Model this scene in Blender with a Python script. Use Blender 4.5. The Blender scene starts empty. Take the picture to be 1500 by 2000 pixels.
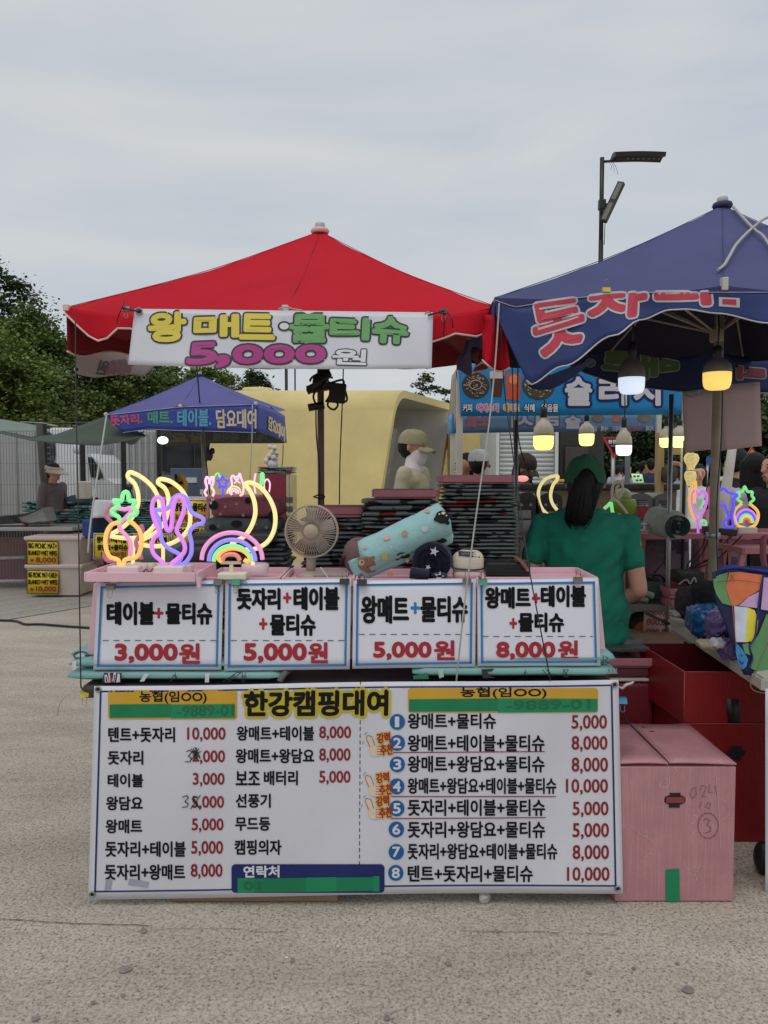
import bpy, bmesh, math, random
from mathutils import Vector, Matrix, noise
random.seed(7)
SC = bpy.context.scene
COL = SC.collection
R = math.radians
# ------------------------------------------------------------------ camera, sky, sun, exposure
CAM_H = 1.456; PITCH = R(2.862); FPX = 1500.0
cam_d = bpy.data.cameras.new('camera'); cam = bpy.data.objects.new('camera', cam_d); COL.objects.link(cam)
cam.location = (0,0, CAM_H); cam.rotation_euler = (R(90) - PITCH, 0,0)
cam_d.sensor_fit = 'VERTICAL'; cam_d.sensor_height = 24; cam_d.lens = 18; cam_d.clip_start = .05; cam_d.clip_end = 2000
SC.camera = cam
SUN_EL, SUN_AZ = R(66), R(-20)      # overcast: broad soft glow high up on the viewer's side
world = bpy.data.worlds.new('World'); SC.world = world; world.use_nodes = True
wn, wl = world.node_tree.nodes, world.node_tree.links
wn.clear()
w_out = wn.new('ShaderNodeOutputWorld'); w_bg = wn.new('ShaderNodeBackground'); w_bg.inputs[1].default_value = .1
w_sky = wn.new('ShaderNodeTexSky'); w_sky.sky_type = 'NISHITA'; w_sky.sun_disc = False
w_sky.sun_elevation = SUN_EL; w_sky.sun_rotation = R(180) + SUN_AZ; w_sky.dust_density = 3
w_tc = wn.new('ShaderNodeTexCoord')
w_map = wn.new('ShaderNodeMapping'); w_map.inputs['Scale'].default_value = (1.1,1.1,5.2); w_map.inputs['Location'].default_value = (.3, .1, .35)
w_map.inputs['Rotation'].default_value = (0, R(5),0)
w_no = wn.new('ShaderNodeTexNoise'); w_no.inputs['Scale'].default_value = 1.7; w_no.inputs['Detail'].default_value = 6; w_no.inputs['Roughness'].default_value = .48; w_no.inputs['Distortion'].default_value = .35
w_cr = wn.new('ShaderNodeValToRGB')
w_cr.color_ramp.elements[0].position = .33; w_cr.color_ramp.elements[0].color = (5.0,5.65,6.5,1)
w_cr.color_ramp.elements[1].position = .68; w_cr.color_ramp.elements[1].color = (6.75,6.9,6.85,1)
w_mx = wn.new('ShaderNodeMixRGB'); w_mx.inputs[0].default_value = .93
wl.new(w_tc.outputs['Generated'], w_map.inputs[0]); wl.new(w_map.outputs[0], w_no.inputs['Vector']); wl.new(w_no.outputs['Fac'], w_cr.inputs[0])
wl.new(w_sky.outputs[0], w_mx.inputs[1]); wl.new(w_cr.outputs[0], w_mx.inputs[2])
wl.new(w_mx.outputs[0], w_bg.inputs[0]); wl.new(w_bg.outputs[0], w_out.inputs[0])
sun_d = bpy.data.lights.new('sun', 'SUN'); sun_d.energy = .75; sun_d.angle = R(35); sun_d.color = (1, .97, .93)
sun = bpy.data.objects.new('sun', sun_d); COL.objects.link(sun)
sun.rotation_euler = (R(90) - SUN_EL, 0, SUN_AZ)
SC.view_settings.view_transform = 'Standard'; SC.view_settings.look = 'None'
SC.view_settings.exposure = 0.0; SC.view_settings.gamma = 1; SC.view_settings.use_curve_mapping = False

# ------------------------------------------------------------------ helpers
_c, _s = math.cos(PITCH), math.sin(PITCH)
def at(px, py, Y):
    """point of the place seen at photo pixel (px,py) that stands Y metres in front of the viewer"""
    a = (px - 750) / FPX; b = (1000 - py) / FPX
    t = Y / (_c + b * _s)
    return Vector((a * t, Y, CAM_H + t * (b * _c - _s)))
def gy(py):
    """distance of the ground point at photo row py"""
    b = (1000 - py) / FPX
    return CAM_H / (_s - b * _c) * (_c + b * _s)
def lin(c): return c / 12.92 if c <= .04045 else ((c + .055) / 1.055) ** 2.4
def rgb(r, g, b, k=1.0): return tuple(min(.85, lin(v / 255) * k) for v in (r, g, b)) + (1,)
MATS = {}
def mat(name, col, rough=.6, var=.12, scale=14, bump=0.0, bscale=60, metal=0, emit=0, ecol=None, trans=0, alpha=1, spec=None, coat=0, sheen=0, col2=None, ramp=(.4, .65)):
    if name in MATS: return MATS[name]
    m = bpy.data.materials.new(name); m.use_nodes = True; MATS[name] = m
    n, l = m.node_tree.nodes, m.node_tree.links
    b = n['Principled BSDF']
    b.inputs['Roughness'].default_value = rough; b.inputs['Metallic'].default_value = metal
    if spec is not None: b.inputs['Specular IOR Level'].default_value = spec
    if coat: b.inputs['Coat Weight'].default_value = coat; b.inputs['Coat Roughness'].default_value = .08
    if sheen: b.inputs['Sheen Weight'].default_value = sheen
    if trans: b.inputs['Transmission Weight'].default_value = trans
    if alpha < 1: b.inputs['Alpha'].default_value = alpha
    tc = n.new('ShaderNodeTexCoord')
    no = n.new('ShaderNodeTexNoise'); no.inputs['Scale'].default_value = scale; no.inputs['Detail'].default_value = 5; no.inputs['Roughness'].default_value = .6
    l.new(tc.outputs['Object'], no.inputs['Vector'])
    cr = n.new('ShaderNodeValToRGB')
    c2 = col2 or tuple(v * (1 - var * 1.6) for v in col[:3]) + (1,)
    cr.color_ramp.elements[0].position = ramp[0] if col2 else .3; cr.color_ramp.elements[0].color = c2
    cr.color_ramp.elements[1].position = ramp[1] if col2 else .68; cr.color_ramp.elements[1].color = tuple(min(.9, v * (1 + (0 if col2 else var * .4))) for v in col[:3]) + (1,)
    l.new(no.outputs['Fac'], cr.inputs[0]); l.new(cr.outputs[0], b.inputs['Base Color'])
    if bump:
        nb = n.new('ShaderNodeTexNoise'); nb.inputs['Scale'].default_value = bscale; nb.inputs['Detail'].default_value = 4
        l.new(tc.outputs['Object'], nb.inputs['Vector'])
        bm_ = n.new('ShaderNodeBump'); bm_.inputs['Strength'].default_value = bump; bm_.inputs['Distance'].default_value = .01
        l.new(nb.outputs['Fac'], bm_.inputs['Height']); l.new(bm_.outputs[0], b.inputs['Normal'])
    if emit:
        b.inputs['Emission Color'].default_value = ecol or col; b.inputs['Emission Strength'].default_value = emit
    return m

ROOTLOC = {}
def thing(name, label, cat, loc=(0,0,0), group=None, kind=None):
    o = bpy.data.objects.new(name, None); COL.objects.link(o); o.location = loc; o.empty_display_size = .05
    if label: o['label'] = label
    if cat: o['category'] = cat
    if group: o['group'] = group
    if kind: o['kind'] = kind
    ROOTLOC[o] = Vector(loc); return o
def tag(o, label=None, cat=None, group=None, kind=None):
    for k, v in (('label', label),('category', cat),('group', group),('kind', kind)):
        if v: o[k] = v
    return o
def put(name, bm, m, parent=None, smooth=False, label=None, kind=None, top=None):
    """link a bmesh (world coordinates) as one mesh object; top=(label,cat[,group]) for a thing that is one mesh"""
    me = bpy.data.meshes.new(name)
    off = None
    if parent is not None:
        off = ROOTLOC[parent]
    else:
        xs = [v.co for v in bm.verts]
        mn = Vector((min(v.x for v in xs), min(v.y for v in xs), min(v.z for v in xs))); mxx = Vector((max(v.x for v in xs), max(v.y for v in xs), max(v.z for v in xs)))
        off = Vector(((mn.x + mxx.x) / 2,(mn.y + mxx.y) / 2, mn.z))
    for v in bm.verts: v.co -= off
    bm.normal_update(); bm.to_mesh(me); bm.free()
    if isinstance(m, (list, tuple)):
        for q in m: me.materials.append(q)
    else: me.materials.append(m)
    if smooth: me.shade_smooth()
    o = bpy.data.objects.new(name, me); COL.objects.link(o)
    if parent is not None: o.parent = parent; ROOTLOC[o] = off
    else: o.location = off; ROOTLOC[o] = off.copy()
    if label: o['label'] = label
    if kind: o['kind'] = kind
    if top: tag(o, *top)
    return o
def copy_thing(root, delta, label=None, group=None, rz=0, scale=None):
    def cp(o, par):
        c = o.copy(); COL.objects.link(c)
        if par is not None: c.parent = par
        for ch in [x for x in o.children]: cp(ch, c)
        return c
    r = cp(root, None); r.location = root.location + Vector(delta); r.rotation_euler.z += rz
    if scale: r.scale = scale
    if label: r['label'] = label
    if group: r['group'] = group
    return r
def NB(): return bmesh.new()
def box(bm, lo, hi, rot=None, c=None, bev=0, mi=0):
    lo, hi = Vector(lo), Vector(hi)
    r = bmesh.ops.create_cube(bm, size=1)
    M_ = Matrix.Translation((lo + hi) / 2) @ Matrix.Diagonal((*(hi - lo),1))
    bmesh.ops.transform(bm, matrix=M_, verts=r['verts'])
    fs = list({f for v in r['verts'] for f in v.link_faces})
    vs = r['verts']
    if bev:
        es = list({e for f in fs for e in f.edges})
        q = bmesh.ops.bevel(bm, geom=es, offset=bev, segments=2, affect='EDGES', profile=.5)
        vs = list({v for f in q['faces'] for v in f.verts} | {v for v in vs if v.is_valid})
        fs = list({f for v in vs for f in v.link_faces})
    if mi:
        for f in fs: f.material_index = mi
    if rot is not None:
        cc = Vector(c) if c is not None else (lo + hi) / 2
        bmesh.ops.transform(bm, matrix=Matrix.Translation(cc) @ rot.to_4x4() @ Matrix.Translation(-cc), verts=vs)
    return vs
def rz(a): return Matrix.Rotation(a, 3, 'Z')
def rx(a): return Matrix.Rotation(a, 3, 'X')
def ry(a): return Matrix.Rotation(a, 3, 'Y')
def frame(d):
    d = d.normalized(); u = Vector((0,0,1)) if abs(d.z) < .9 else Vector((1,0,0))
    x = d.cross(u).normalized(); y = x.cross(d).normalized(); return x, y
def tube(bm, pts, r, n=8, cap=True, closed=False, r2=None, mi=0, sq=1):
    pts = [Vector(p) for p in pts]; k = len(pts); rings = []
    px_ = None
    for i, p in enumerate(pts):
        if closed: d = pts[(i + 1) % k] - pts[i - 1]
        else: d = pts[min(i + 1, k - 1)] - pts[max(i - 1,0)]
        if d.length < 1e-9: d = Vector((0,0,1))
        d.normalize()
        if px_ is None: x, _ = frame(d); y = d.cross(x)
        else:
            x = px_ - d * px_.dot(d)
            if x.length < 1e-6: x, _ = frame(d)
            x.normalize(); y = d.cross(x)
        px_ = x
        rr = r if r2 is None else r + (r2 - r) * i / max(1, k - 1)
        if isinstance(r, (list, tuple)): rr = r[i]
        rings.append([bm.verts.new(p + x * rr * math.cos(2 * math.pi * j / n) + y * rr * sq * math.sin(2 * math.pi * j / n)) for j in range(n)])
    m = k if closed else k - 1
    for i in range(m):
        a, b = rings[i], rings[(i + 1) % k]
        for j in range(n):
            f = bm.faces.new((a[j], a[(j + 1) % n], b[(j + 1) % n], b[j])); f.smooth = True; f.material_index = mi
    if cap and not closed:
        f = bm.faces.new(rings[0][::-1]); f.material_index = mi; f = bm.faces.new(rings[-1]); f.material_index = mi
    return rings
def lathe(bm, c, prof, n=24, axis=Vector((0,0,1)), mi=0, smooth=True):
    """prof: list of (radius, height along axis)"""
    c = Vector(c); axis = axis.normalized(); x, y = frame(axis); rings = []
    for r, h in prof:
        rings.append([bm.verts.new(c + axis * h + (x * math.cos(2 * math.pi * j / n) + y * math.sin(2 * math.pi * j / n)) * max(r, 1e-4)) for j in range(n)])
    for a, b in zip(rings, rings[1:]):
        for j in range(n):
            f = bm.faces.new((a[j], a[(j + 1) % n], b[(j + 1) % n], b[j])); f.smooth = smooth; f.material_index = mi
    f = bm.faces.new(rings[0][::-1]); f.material_index = mi; f = bm.faces.new(rings[-1]); f.material_index = mi
def prism(bm, front, depth, mi=0):
    """front: list of 3-D points (polygon); depth: Vector offset to the back"""
    depth = Vector(depth)
    a = [bm.verts.new(Vector(p)) for p in front]; b = [bm.verts.new(Vector(p) + depth) for p in front]; n = len(a)
    fs = [bm.faces.new(a), bm.faces.new(b[::-1])]
    for i in range(n): fs.append(bm.faces.new((a[i], b[i], b[(i + 1) % n], a[(i + 1) % n])))
    for f in fs: f.material_index = mi
    bmesh.ops.recalc_face_normals(bm, faces=fs)
def grid(bm, f, nu, nv, thick=0, mi=0, smooth=True):
    """sheet from f(s,t) in [0,1]; thick gives it a back"""
    V = [[bm.verts.new(f(i / nu, j / nv)) for j in range(nv + 1)] for i in range(nu + 1)]
    fs = []
    for i in range(nu):
        for j in range(nv):
            q = bm.faces.new((V[i][j], V[i][j + 1], V[i + 1][j + 1], V[i + 1][j])); q.smooth = smooth; q.material_index = mi; fs.append(q)
    if thick:
        bm.normal_update()
        W = [[bm.verts.new(V[i][j].co - V[i][j].normal * thick) for j in range(nv + 1)] for i in range(nu + 1)]
        for i in range(nu):
            for j in range(nv):
                q = bm.faces.new((W[i][j], W[i + 1][j], W[i + 1][j + 1], W[i][j + 1])); q.smooth = smooth; q.material_index = mi
        ring = [(i, 0) for i in range(nu)] + [(nu, j) for j in range(nv)] + [(i, nv) for i in range(nu, 0,-1)] + [(0, j) for j in range(nv, 0,-1)]
        for k in range(len(ring)):
            a, b = ring[k], ring[(k + 1) % len(ring)]
            q = bm.faces.new((V[a[0]][a[1]], V[b[0]][b[1]], W[b[0]][b[1]], W[a[0]][a[1]])); q.material_index = mi
    return V
def catmull(pts, n=5, closed=False):
    pts = [Vector(p) for p in pts]; k = len(pts); out = []
    m = k if closed else k - 1
    for i in range(m):
        if closed: p0, p1, p2, p3 = pts[i - 1], pts[i], pts[(i + 1) % k], pts[(i + 2) % k]
        else: p0, p1, p2, p3 = pts[max(i - 1,0)], pts[i], pts[i + 1], pts[min(i + 2, k - 1)]
        for j in range(n):
            t = j / n
            out.append(.5 * ((2 * p1) + (p2 - p0) * t + (2 * p0 - 5 * p1 + 4 * p2 - p3) * t * t + (3 * p1 - p0 - 3 * p2 + p3) * t ** 3))
    if not closed: out.append(pts[-1])
    return out
def rope(name, pts, r, m, label, cat='rope', n=6, group=None, seg=6):
    bm = NB(); tube(bm, catmull([at(*p) for p in pts], seg), r, n)
    return put(name, bm, m, top=(label, cat, group))
def sup(bm, c, rx_, ry_, rz_, rot=None, n=14, m=9, e=1.0, mi=0):
    """ellipsoid (e<1 squarer)"""
    c = Vector(c); rings = []
    def pw(v): return math.copysign(abs(v) ** e, v)
    for i in range(m + 1):
        th = math.pi * i / m - math.pi / 2; ring = []
        for j in range(n):
            a = 2 * math.pi * j / n
            p = Vector((rx_ * pw(math.cos(th)) * pw(math.cos(a)), ry_ * pw(math.cos(th)) * pw(math.sin(a)), rz_ * pw(math.sin(th))))
            if rot is not None: p = rot @ p
            ring.append(bm.verts.new(c + p))
        rings.append(ring)
    for a, b in zip(rings, rings[1:]):
        for j in range(n):
            f = bm.faces.new((a[j], a[(j + 1) % n], b[(j + 1) % n], b[j])); f.smooth = True; f.material_index = mi
    bmesh.ops.remove_doubles(bm, verts=rings[0] + rings[-1], dist=1e-6)
def rumple(bm, amp, sc, seed=0, verts=None):
    for v in (verts or bm.verts):
        v.co += Vector(noise.noise_vector(v.co * sc + Vector((seed, seed * 1.7,0)))) * amp
# ---------------------------------------------------------------- lettering
_txt = {}
def glyphs(s):
    if s in _txt: return _txt[s]
    cu = bpy.data.curves.new('lettering', 'FONT'); cu.body = s; cu.resolution_u = 3
    ob = bpy.data.objects.new('lettering', cu)
    me = bpy.data.meshes.new_from_object(ob)
    bm = bmesh.new(); bm.from_mesh(me); bpy.data.meshes.remove(me); bpy.data.objects.remove(ob); bpy.data.curves.remove(cu)
    bmesh.ops.remove_doubles(bm, verts=bm.verts, dist=1e-5)
    bm.verts.index_update()
    P = [(v.co.x, v.co.y) for v in bm.verts]; F = [tuple(v.index for v in f.verts) for f in bm.faces]
    E = [(e.verts[0].index, e.verts[1].index) for e in bm.edges if len(e.link_faces) == 1]
    bm.free()
    x0 = min(p[0] for p in P); x1 = max(p[0] for p in P); y0 = min(p[1] for p in P); y1 = max(p[1] for p in P)
    P = [((p[0] - x0) / (x1 - x0),(y1 - p[1]) / (y1 - y0)) for p in P]
    _txt[s] = (P, F, E); return _txt[s]
def quadmap(q):
    if len(q) == 4 and not hasattr(q[0], '__len__'): x0, y0, x1, y1 = q; q = ((x0, y0),(x1, y0),(x1, y1),(x0, y1))
    (ax, ay),(bx, by),(cx, cy),(dx, dy) = q
    return lambda s, t: ((1 - t) * ((1 - s) * ax + s * bx) + t * ((1 - s) * dx + s * cx),(1 - t) * ((1 - s) * ay + s * by) + t * ((1 - s) * dy + s * cy))
def infl(q, d):
    if callable(q): return q
    if not hasattr(q[0], '__len__'): x0, y0, x1, y1 = q; q = ((x0, y0),(x1, y0),(x1, y1),(x0, y1))
    (a, b),(c, e),(f, g),(h, i) = q; sx = d if c > a else -d; return ((a - sx, b - d),(c + sx, e - d),(f + sx, g + d),(h - sx, i + d))
def txt(bm, s, q, Yf, off=.0012, grow=0, mi=0):
    """lettering s whose ink fills quad q (photo measure) on the surface Yf(px,py), raised off metres; grow = extra stroke half-width in photo px"""
    P, F, E = glyphs(s)
    qm = q if callable(q) else quadmap(q)
    Y = Yf if callable(Yf) else (lambda a, b: Yf)
    Q = [qm(*p) for p in P]
    def w(p, o): return at(p[0], p[1], Y(p[0], p[1]) - o)
    V = [bm.verts.new(w(p, off + .0002 * (grow > 0))) for p in Q]
    for f in F:
        try: ff = bm.faces.new([V[i] for i in f]); ff.material_index = mi
        except ValueError: pass
    if grow:
        hi, lo = off + .00025, off
        seen = set()
        for a, b in E:
            A, B = Q[a], Q[b]; dx, dy = B[0] - A[0], B[1] - A[1]; L = math.hypot(dx, dy)
            if L < 1e-6: continue
            nx, ny = -dy / L * grow, dx / L * grow
            l0 = bm.verts.new(w((A[0] + nx, A[1] + ny), lo)); l1 = bm.verts.new(w((B[0] + nx, B[1] + ny), lo))
            r0 = bm.verts.new(w((A[0] - nx, A[1] - ny), lo)); r1 = bm.verts.new(w((B[0] - nx, B[1] - ny), lo))
            c0 = bm.verts.new(w(A, hi)); c1 = bm.verts.new(w(B, hi))
            for ff in ((l0, l1, c1, c0),(c0, c1, r1, r0)): bm.faces.new(ff).material_index = mi
            if a not in seen:
                seen.add(a); cc = bm.verts.new(w(A, hi + .00005))
                ring = [bm.verts.new(w((A[0] + grow * math.cos(k * math.pi / 3.5), A[1] + grow * math.sin(k * math.pi / 3.5)), lo)) for k in range(7)]
                for k in range(7): bm.faces.new((cc, ring[k], ring[(k + 1) % 7])).material_index = mi
def poly(bm, pts, Yf, off=.001, mi=0):
    Y = Yf if callable(Yf) else (lambda a, b: Yf)
    xs = [p[0] for p in pts]; ys = [p[1] for p in pts]
    if callable(Yf) and max(max(xs) - min(xs), max(ys) - min(ys)) > 14:
        tb = bmesh.new(); tb.faces.new([tb.verts.new((p[0], p[1], 0)) for p in pts]); bmesh.ops.triangulate(tb, faces=tb.faces[:]); lim = max(5,(max(xs) - min(xs)) / 30)
        for _ in range(9):
            es = [e for e in tb.edges if e.calc_length() > lim]
            if not es: break
            bmesh.ops.subdivide_edges(tb, edges=es, cuts=1); bmesh.ops.triangulate(tb, faces=[f for f in tb.faces if len(f.verts) > 3])
        tb.verts.index_update(); V = [bm.verts.new(at(v.co.x, v.co.y, Y(v.co.x, v.co.y) - off)) for v in tb.verts]
        for f in tb.faces: bm.faces.new([V[v.index] for v in f.verts]).material_index = mi
        tb.free(); return
    f = bm.faces.new([bm.verts.new(at(p[0], p[1], Y(*p) - off)) for p in pts]); f.material_index = mi
    return f
def line(bm, pts, w, Yf, off=.001, mi=0, dash=None, closed=False):
    """printed or drawn line w px wide along pts"""
    if closed: pts = list(pts) + [pts[0]]
    for (ax, ay),(bx, by) in zip(pts, pts[1:]):
        L = math.hypot(bx - ax, by - ay)
        if L < 1e-6: continue
        ux, uy = (bx - ax) / L, (by - ay) / L; nx, ny = -uy * w / 2, ux * w / 2
        segs = [(-w / 2 if not dash else 0, L + (w / 2 if not dash else 0))] if not dash else [(s0, min(s0 + dash[0], L)) for s0 in [k * (dash[0] + dash[1]) for k in range(int(L / (dash[0] + dash[1])) + 1)]]
        if not dash and L > 60:
            k = int(L / 40) + 1; s0, s1 = segs[0]; segs = [(s0 + (s1 - s0) * i / k, s0 + (s1 - s0) * (i + 1) / k) for i in range(k)]
        for s0, s1 in segs:
            a = (ax + ux * s0, ay + uy * s0); b = (ax + ux * s1, ay + uy * s1)
            poly(bm, [(a[0] + nx, a[1] + ny),(b[0] + nx, b[1] + ny),(b[0] - nx, b[1] - ny),(a[0] - nx, a[1] - ny)], Yf, off, mi)
def disc(bm, cx, cy, rx_, ry_, Yf, off=.001, n=20, mi=0):
    poly(bm, [(cx + rx_ * math.cos(2 * math.pi * k / n), cy + ry_ * math.sin(2 * math.pi * k / n)) for k in range(n)], Yf, off, mi)
# ---------------------------------------------------------------- remeshed bodies
def caps(bm, p0, p1, r0, r1, sy=1.0, n=12):
    p0, p1 = Vector(p0), Vector(p1); d = p1 - p0; L = d.length
    if L < 1e-6: d = Vector((0,0,1)); L = 1e-6
    d.normalize(); x, y = frame(d); rings = []
    prof = [(r0 * math.sin(a),-r0 * math.cos(a)) for a in (0.05, .5,1.0,1.5)] + [(r1 * math.sin(a), L - r1 * math.cos(a)) for a in (1.6,2.1,2.6,3.09)]
    mid = (p0 + p1) / 2; vs = []
    for r, h in prof:
        ring = [bm.verts.new(p0 + d * h + (x * math.cos(2 * math.pi * j / n) + y * math.sin(2 * math.pi * j / n)) * r) for j in range(n)]
        rings.append(ring); vs += ring
    if sy != 1:
        for v in vs: v.co.y = mid.y + (v.co.y - mid.y) * sy
    for a, b in zip(rings, rings[1:]):
        for j in range(n): bm.faces.new((a[j], a[(j + 1) % n], b[(j + 1) % n], b[j]))
    bm.faces.new(rings[0][::-1]); bm.faces.new(rings[-1])
def melt(bm, voxel, it=3, fac=.5):
    """fuse the closed pieces of bm into one continuous surface"""
    me = bpy.data.meshes.new('tmp'); bm.to_mesh(me); bm.free()
    ob = bpy.data.objects.new('tmp', me); COL.objects.link(ob)
    md = ob.modifiers.new('r', 'REMESH'); md.mode = 'VOXEL'; md.voxel_size = voxel; md.use_smooth_shade = True
    sm = ob.modifiers.new('s', 'SMOOTH'); sm.iterations = it; sm.factor = fac
    dg = bpy.context.evaluated_depsgraph_get(); m2 = bpy.data.meshes.new_from_object(ob.evaluated_get(dg))
    bpy.data.objects.remove(ob); bpy.data.meshes.remove(me)
    b2 = bmesh.new(); b2.from_mesh(m2); bpy.data.meshes.remove(m2)
    for f in b2.faces: f.smooth = True
    return b2
# ---------------------------------------------------------------- common materials
BLACK = mat('black_plastic', (.012, .012, .013,1), .45)
BLK = mat('black_print', (.008, .008, .010,1), .6, .05, spec=.2)
RED = mat('red_print', (.36, .012, .02,1), .5, .08)
WHITEP = mat('white_print', (.72, .72, .74,1), .5, .03)
BLUEP = mat('blue_print', rgb(20,95,160), .4, .05)
NAVYP = mat('navy_print', rgb(18,35,100), .4, .05)
YELP = mat('yellow_print', rgb(235,205,40), .45, .06)
STEEL = mat('dull_steel', (.35, .35, .35,1), .4, .1, metal=.8)
CORD = mat('black_cord', (.015, .015, .018,1), .5)
WROPE = mat('pale_rope', (.5, .49, .45,1), .8, .15,300)
PINK = mat('pink_plastic', rgb(238,190,200,1.05), .45, .05,8)
PINKD = mat('dusty_pink_plastic', rgb(190,120,130), .45, .08,8)
SKIN = mat('skin', rgb(205,150,125), .5, .06,30)
HAIR = mat('black_hair', (.009, .008, .007,1), .55, .3,60, bump=.5, bscale=240, spec=.3)
# ================================================================ GROUND
def ground_mat(name, base, dark, light, sc=1.0, pit=.55):
    m = bpy.data.materials.new(name); m.use_nodes = True; n, l = m.node_tree.nodes, m.node_tree.links; b = n['Principled BSDF']; b.inputs['Roughness'].default_value = .9
    b.inputs['Specular IOR Level'].default_value = .25
    tc = n.new('ShaderNodeTexCoord')
    def noi(s, d, r=.6, warp=0):
        q = n.new('ShaderNodeTexNoise'); q.inputs['Scale'].default_value = s * sc; q.inputs['Detail'].default_value = d; q.inputs['Roughness'].default_value = r; q.inputs['Distortion'].default_value = warp
        l.new(tc.outputs['Object'], q.inputs['Vector']); return q.outputs['Fac']
    def ramp(src, p0, c0, p1, c1):
        q = n.new('ShaderNodeValToRGB'); q.color_ramp.elements[0].position = p0; q.color_ramp.elements[0].color = c0; q.color_ramp.elements[1].position = p1; q.color_ramp.elements[1].color = c1
        l.new(src, q.inputs[0]); return q.outputs[0]
    def mix(mode, f, a, c):
        q = n.new('ShaderNodeMixRGB'); q.blend_type = mode
        if isinstance(f, float): q.inputs[0].default_value = f
        else: l.new(f, q.inputs[0])
        l.new(a, q.inputs[1]); l.new(c, q.inputs[2]); return q.outputs[0]
    mp = n.new('ShaderNodeMapping'); mp.inputs['Scale'].default_value = (.55,1.7,1); l.new(tc.outputs['Object'], mp.inputs[0])
    bn = n.new('ShaderNodeTexNoise'); bn.inputs['Scale'].default_value = 1.3 * sc; bn.inputs['Detail'].default_value = 7; bn.inputs['Roughness'].default_value = .68; bn.inputs['Distortion'].default_value = .5; l.new(mp.outputs[0], bn.inputs['Vector'])
    big = ramp(bn.outputs['Fac'], .36, tuple(v * f for v, f in zip(base[:3], (.76, .75, .74))) + (1,), .62, base)
    fine = ramp(noi(92,4, .8), .32, dark, .52, light)
    c = mix('MULTIPLY', .85, big, fine)
    med = ramp(noi(26,4, .7), .3,(.82, .8, .78,1), .55,(1,1,1,1)); c = mix('MULTIPLY', .9, c, med)
    vo = n.new('ShaderNodeTexVoronoi'); vo.inputs['Scale'].default_value = 62 * sc; vo.inputs['Randomness'].default_value = 1; l.new(tc.outputs['Object'], vo.inputs['Vector'])
    pm = ramp(vo.outputs['Distance'], .14,(.16, .14, .12,1), .3,(1,1,1,1)); c = mix('MULTIPLY', pit, c, pm)
    st = ramp(noi(5.5,6, .7, .6), .66,(1,1,1,1), .74,(.55, .52, .5,1)); c = mix('MULTIPLY', .75, c, st)      # small dark spots
    rs = ramp(noi(2.3,5, .6, .3), .68,(1,1,1,1), .78,(1.0, .84, .68,1)); c = mix('MULTIPLY', .7, c, rs)      # rusty stains
    wv = n.new('ShaderNodeTexWave'); wv.inputs['Scale'].default_value = .35; wv.inputs['Distortion'].default_value = 9; wv.inputs['Detail'].default_value = 3; wv.bands_direction = 'Y'
    l.new(tc.outputs['Object'], wv.inputs['Vector']); cw = ramp(wv.outputs['Fac'], .0,(.86, .85, .83,1), .35,(1,1,1,1)); c = mix('MULTIPLY', .6, c, cw)
    l.new(c, b.inputs['Base Color'])
    bp = n.new('ShaderNodeBump'); bp.inputs['Strength'].default_value = .5; bp.inputs['Distance'].default_value = .006
    l.new(fine, bp.inputs['Height']); l.new(bp.outputs[0], b.inputs['Normal']); return m
G_M = ground_mat('rough_concrete', (.64, .57, .475,1),(.34, .32, .30,1),(1,1,1,1))
bm = NB()
def gz(x, y): return 0
grid(bm, lambda s, t: Vector((-260 + 520 * s, -60 + 560 * t, 0)),8,8)
g = put('ground', bm, G_M, kind='structure')
# crack and grooves in the concrete: narrow strips a few mm proud/dark
CR_M = mat('crack_dirt', (.10, .09, .08,1), .95, .3,40)
def crack(pts, w0, label=None):
    bm = NB(); P = []
    for (px, py) in pts:
        d = at(px, py, 1) - Vector((0,0, CAM_H)); t = -CAM_H / d.z; P.append(Vector((d.x * t, d.y * t, .004)))
    P = catmull(P, 8); V = []
    for i, p in enumerate(P):
        w = w0 * (.5 + .8 * abs(noise.noise(p * 23))); q = p + Vector((0, noise.noise(p * 9) * .012,0)); V.append((bm.verts.new(q - Vector((0, w, 0))), bm.verts.new(q + Vector((0, w, 0)))))
    for a, b in zip(V, V[1:]): bm.faces.new((a[0], b[0], b[1], a[1]))
    return put('ground_crack', bm, CR_M, g)
ROOTLOC[g] = g.location.copy()
crack([(-20,1795),(60,1800),(150,1806),(230,1808),(290,1811)], .0022)
crack([(900,1818),(1010,1822),(1100,1824),(1200,1828)], .0012)
crack([(295,1820),(420,1815),(560,1822)], .0012)
def ground_xy(px, py):
    d = at(px, py, 1) - Vector((0,0, CAM_H)); t = -CAM_H / d.z; return Vector((d.x * t, d.y * t, 0))
# oil / gum spots
SPOT = mat('gum_spot', (.27, .24, .21,1), .8, .2,50)
for i, (px, py, w) in enumerate([(1345,1935,13),(280,1820,9),(245,1895,13),(875,1884,8),(1323,1884,5),(1238,1893,5),(182,1960,6),(755,1990,9),(572,1878,6),(1150,1902,5),(70,1992,9),(1210,1976,5),(240,1946,6)]):
    bm = NB(); c = ground_xy(px, py); r = w / 1500 * c.y * .75; n = 14
    bm.faces.new([bm.verts.new(c + Vector((math.cos(k * 6.283 / n) * r * (1.15 + .9 * noise.noise(Vector((i * 3.3 + k * .77, .3,0)))), math.sin(k * 6.283 / n) * r * 1.3 * (1 + .35 * noise.noise(Vector((k * 2.1, i, 0)))), .004))) for k in range(n)])
    put('ground_spot', bm, SPOT, g)
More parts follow.
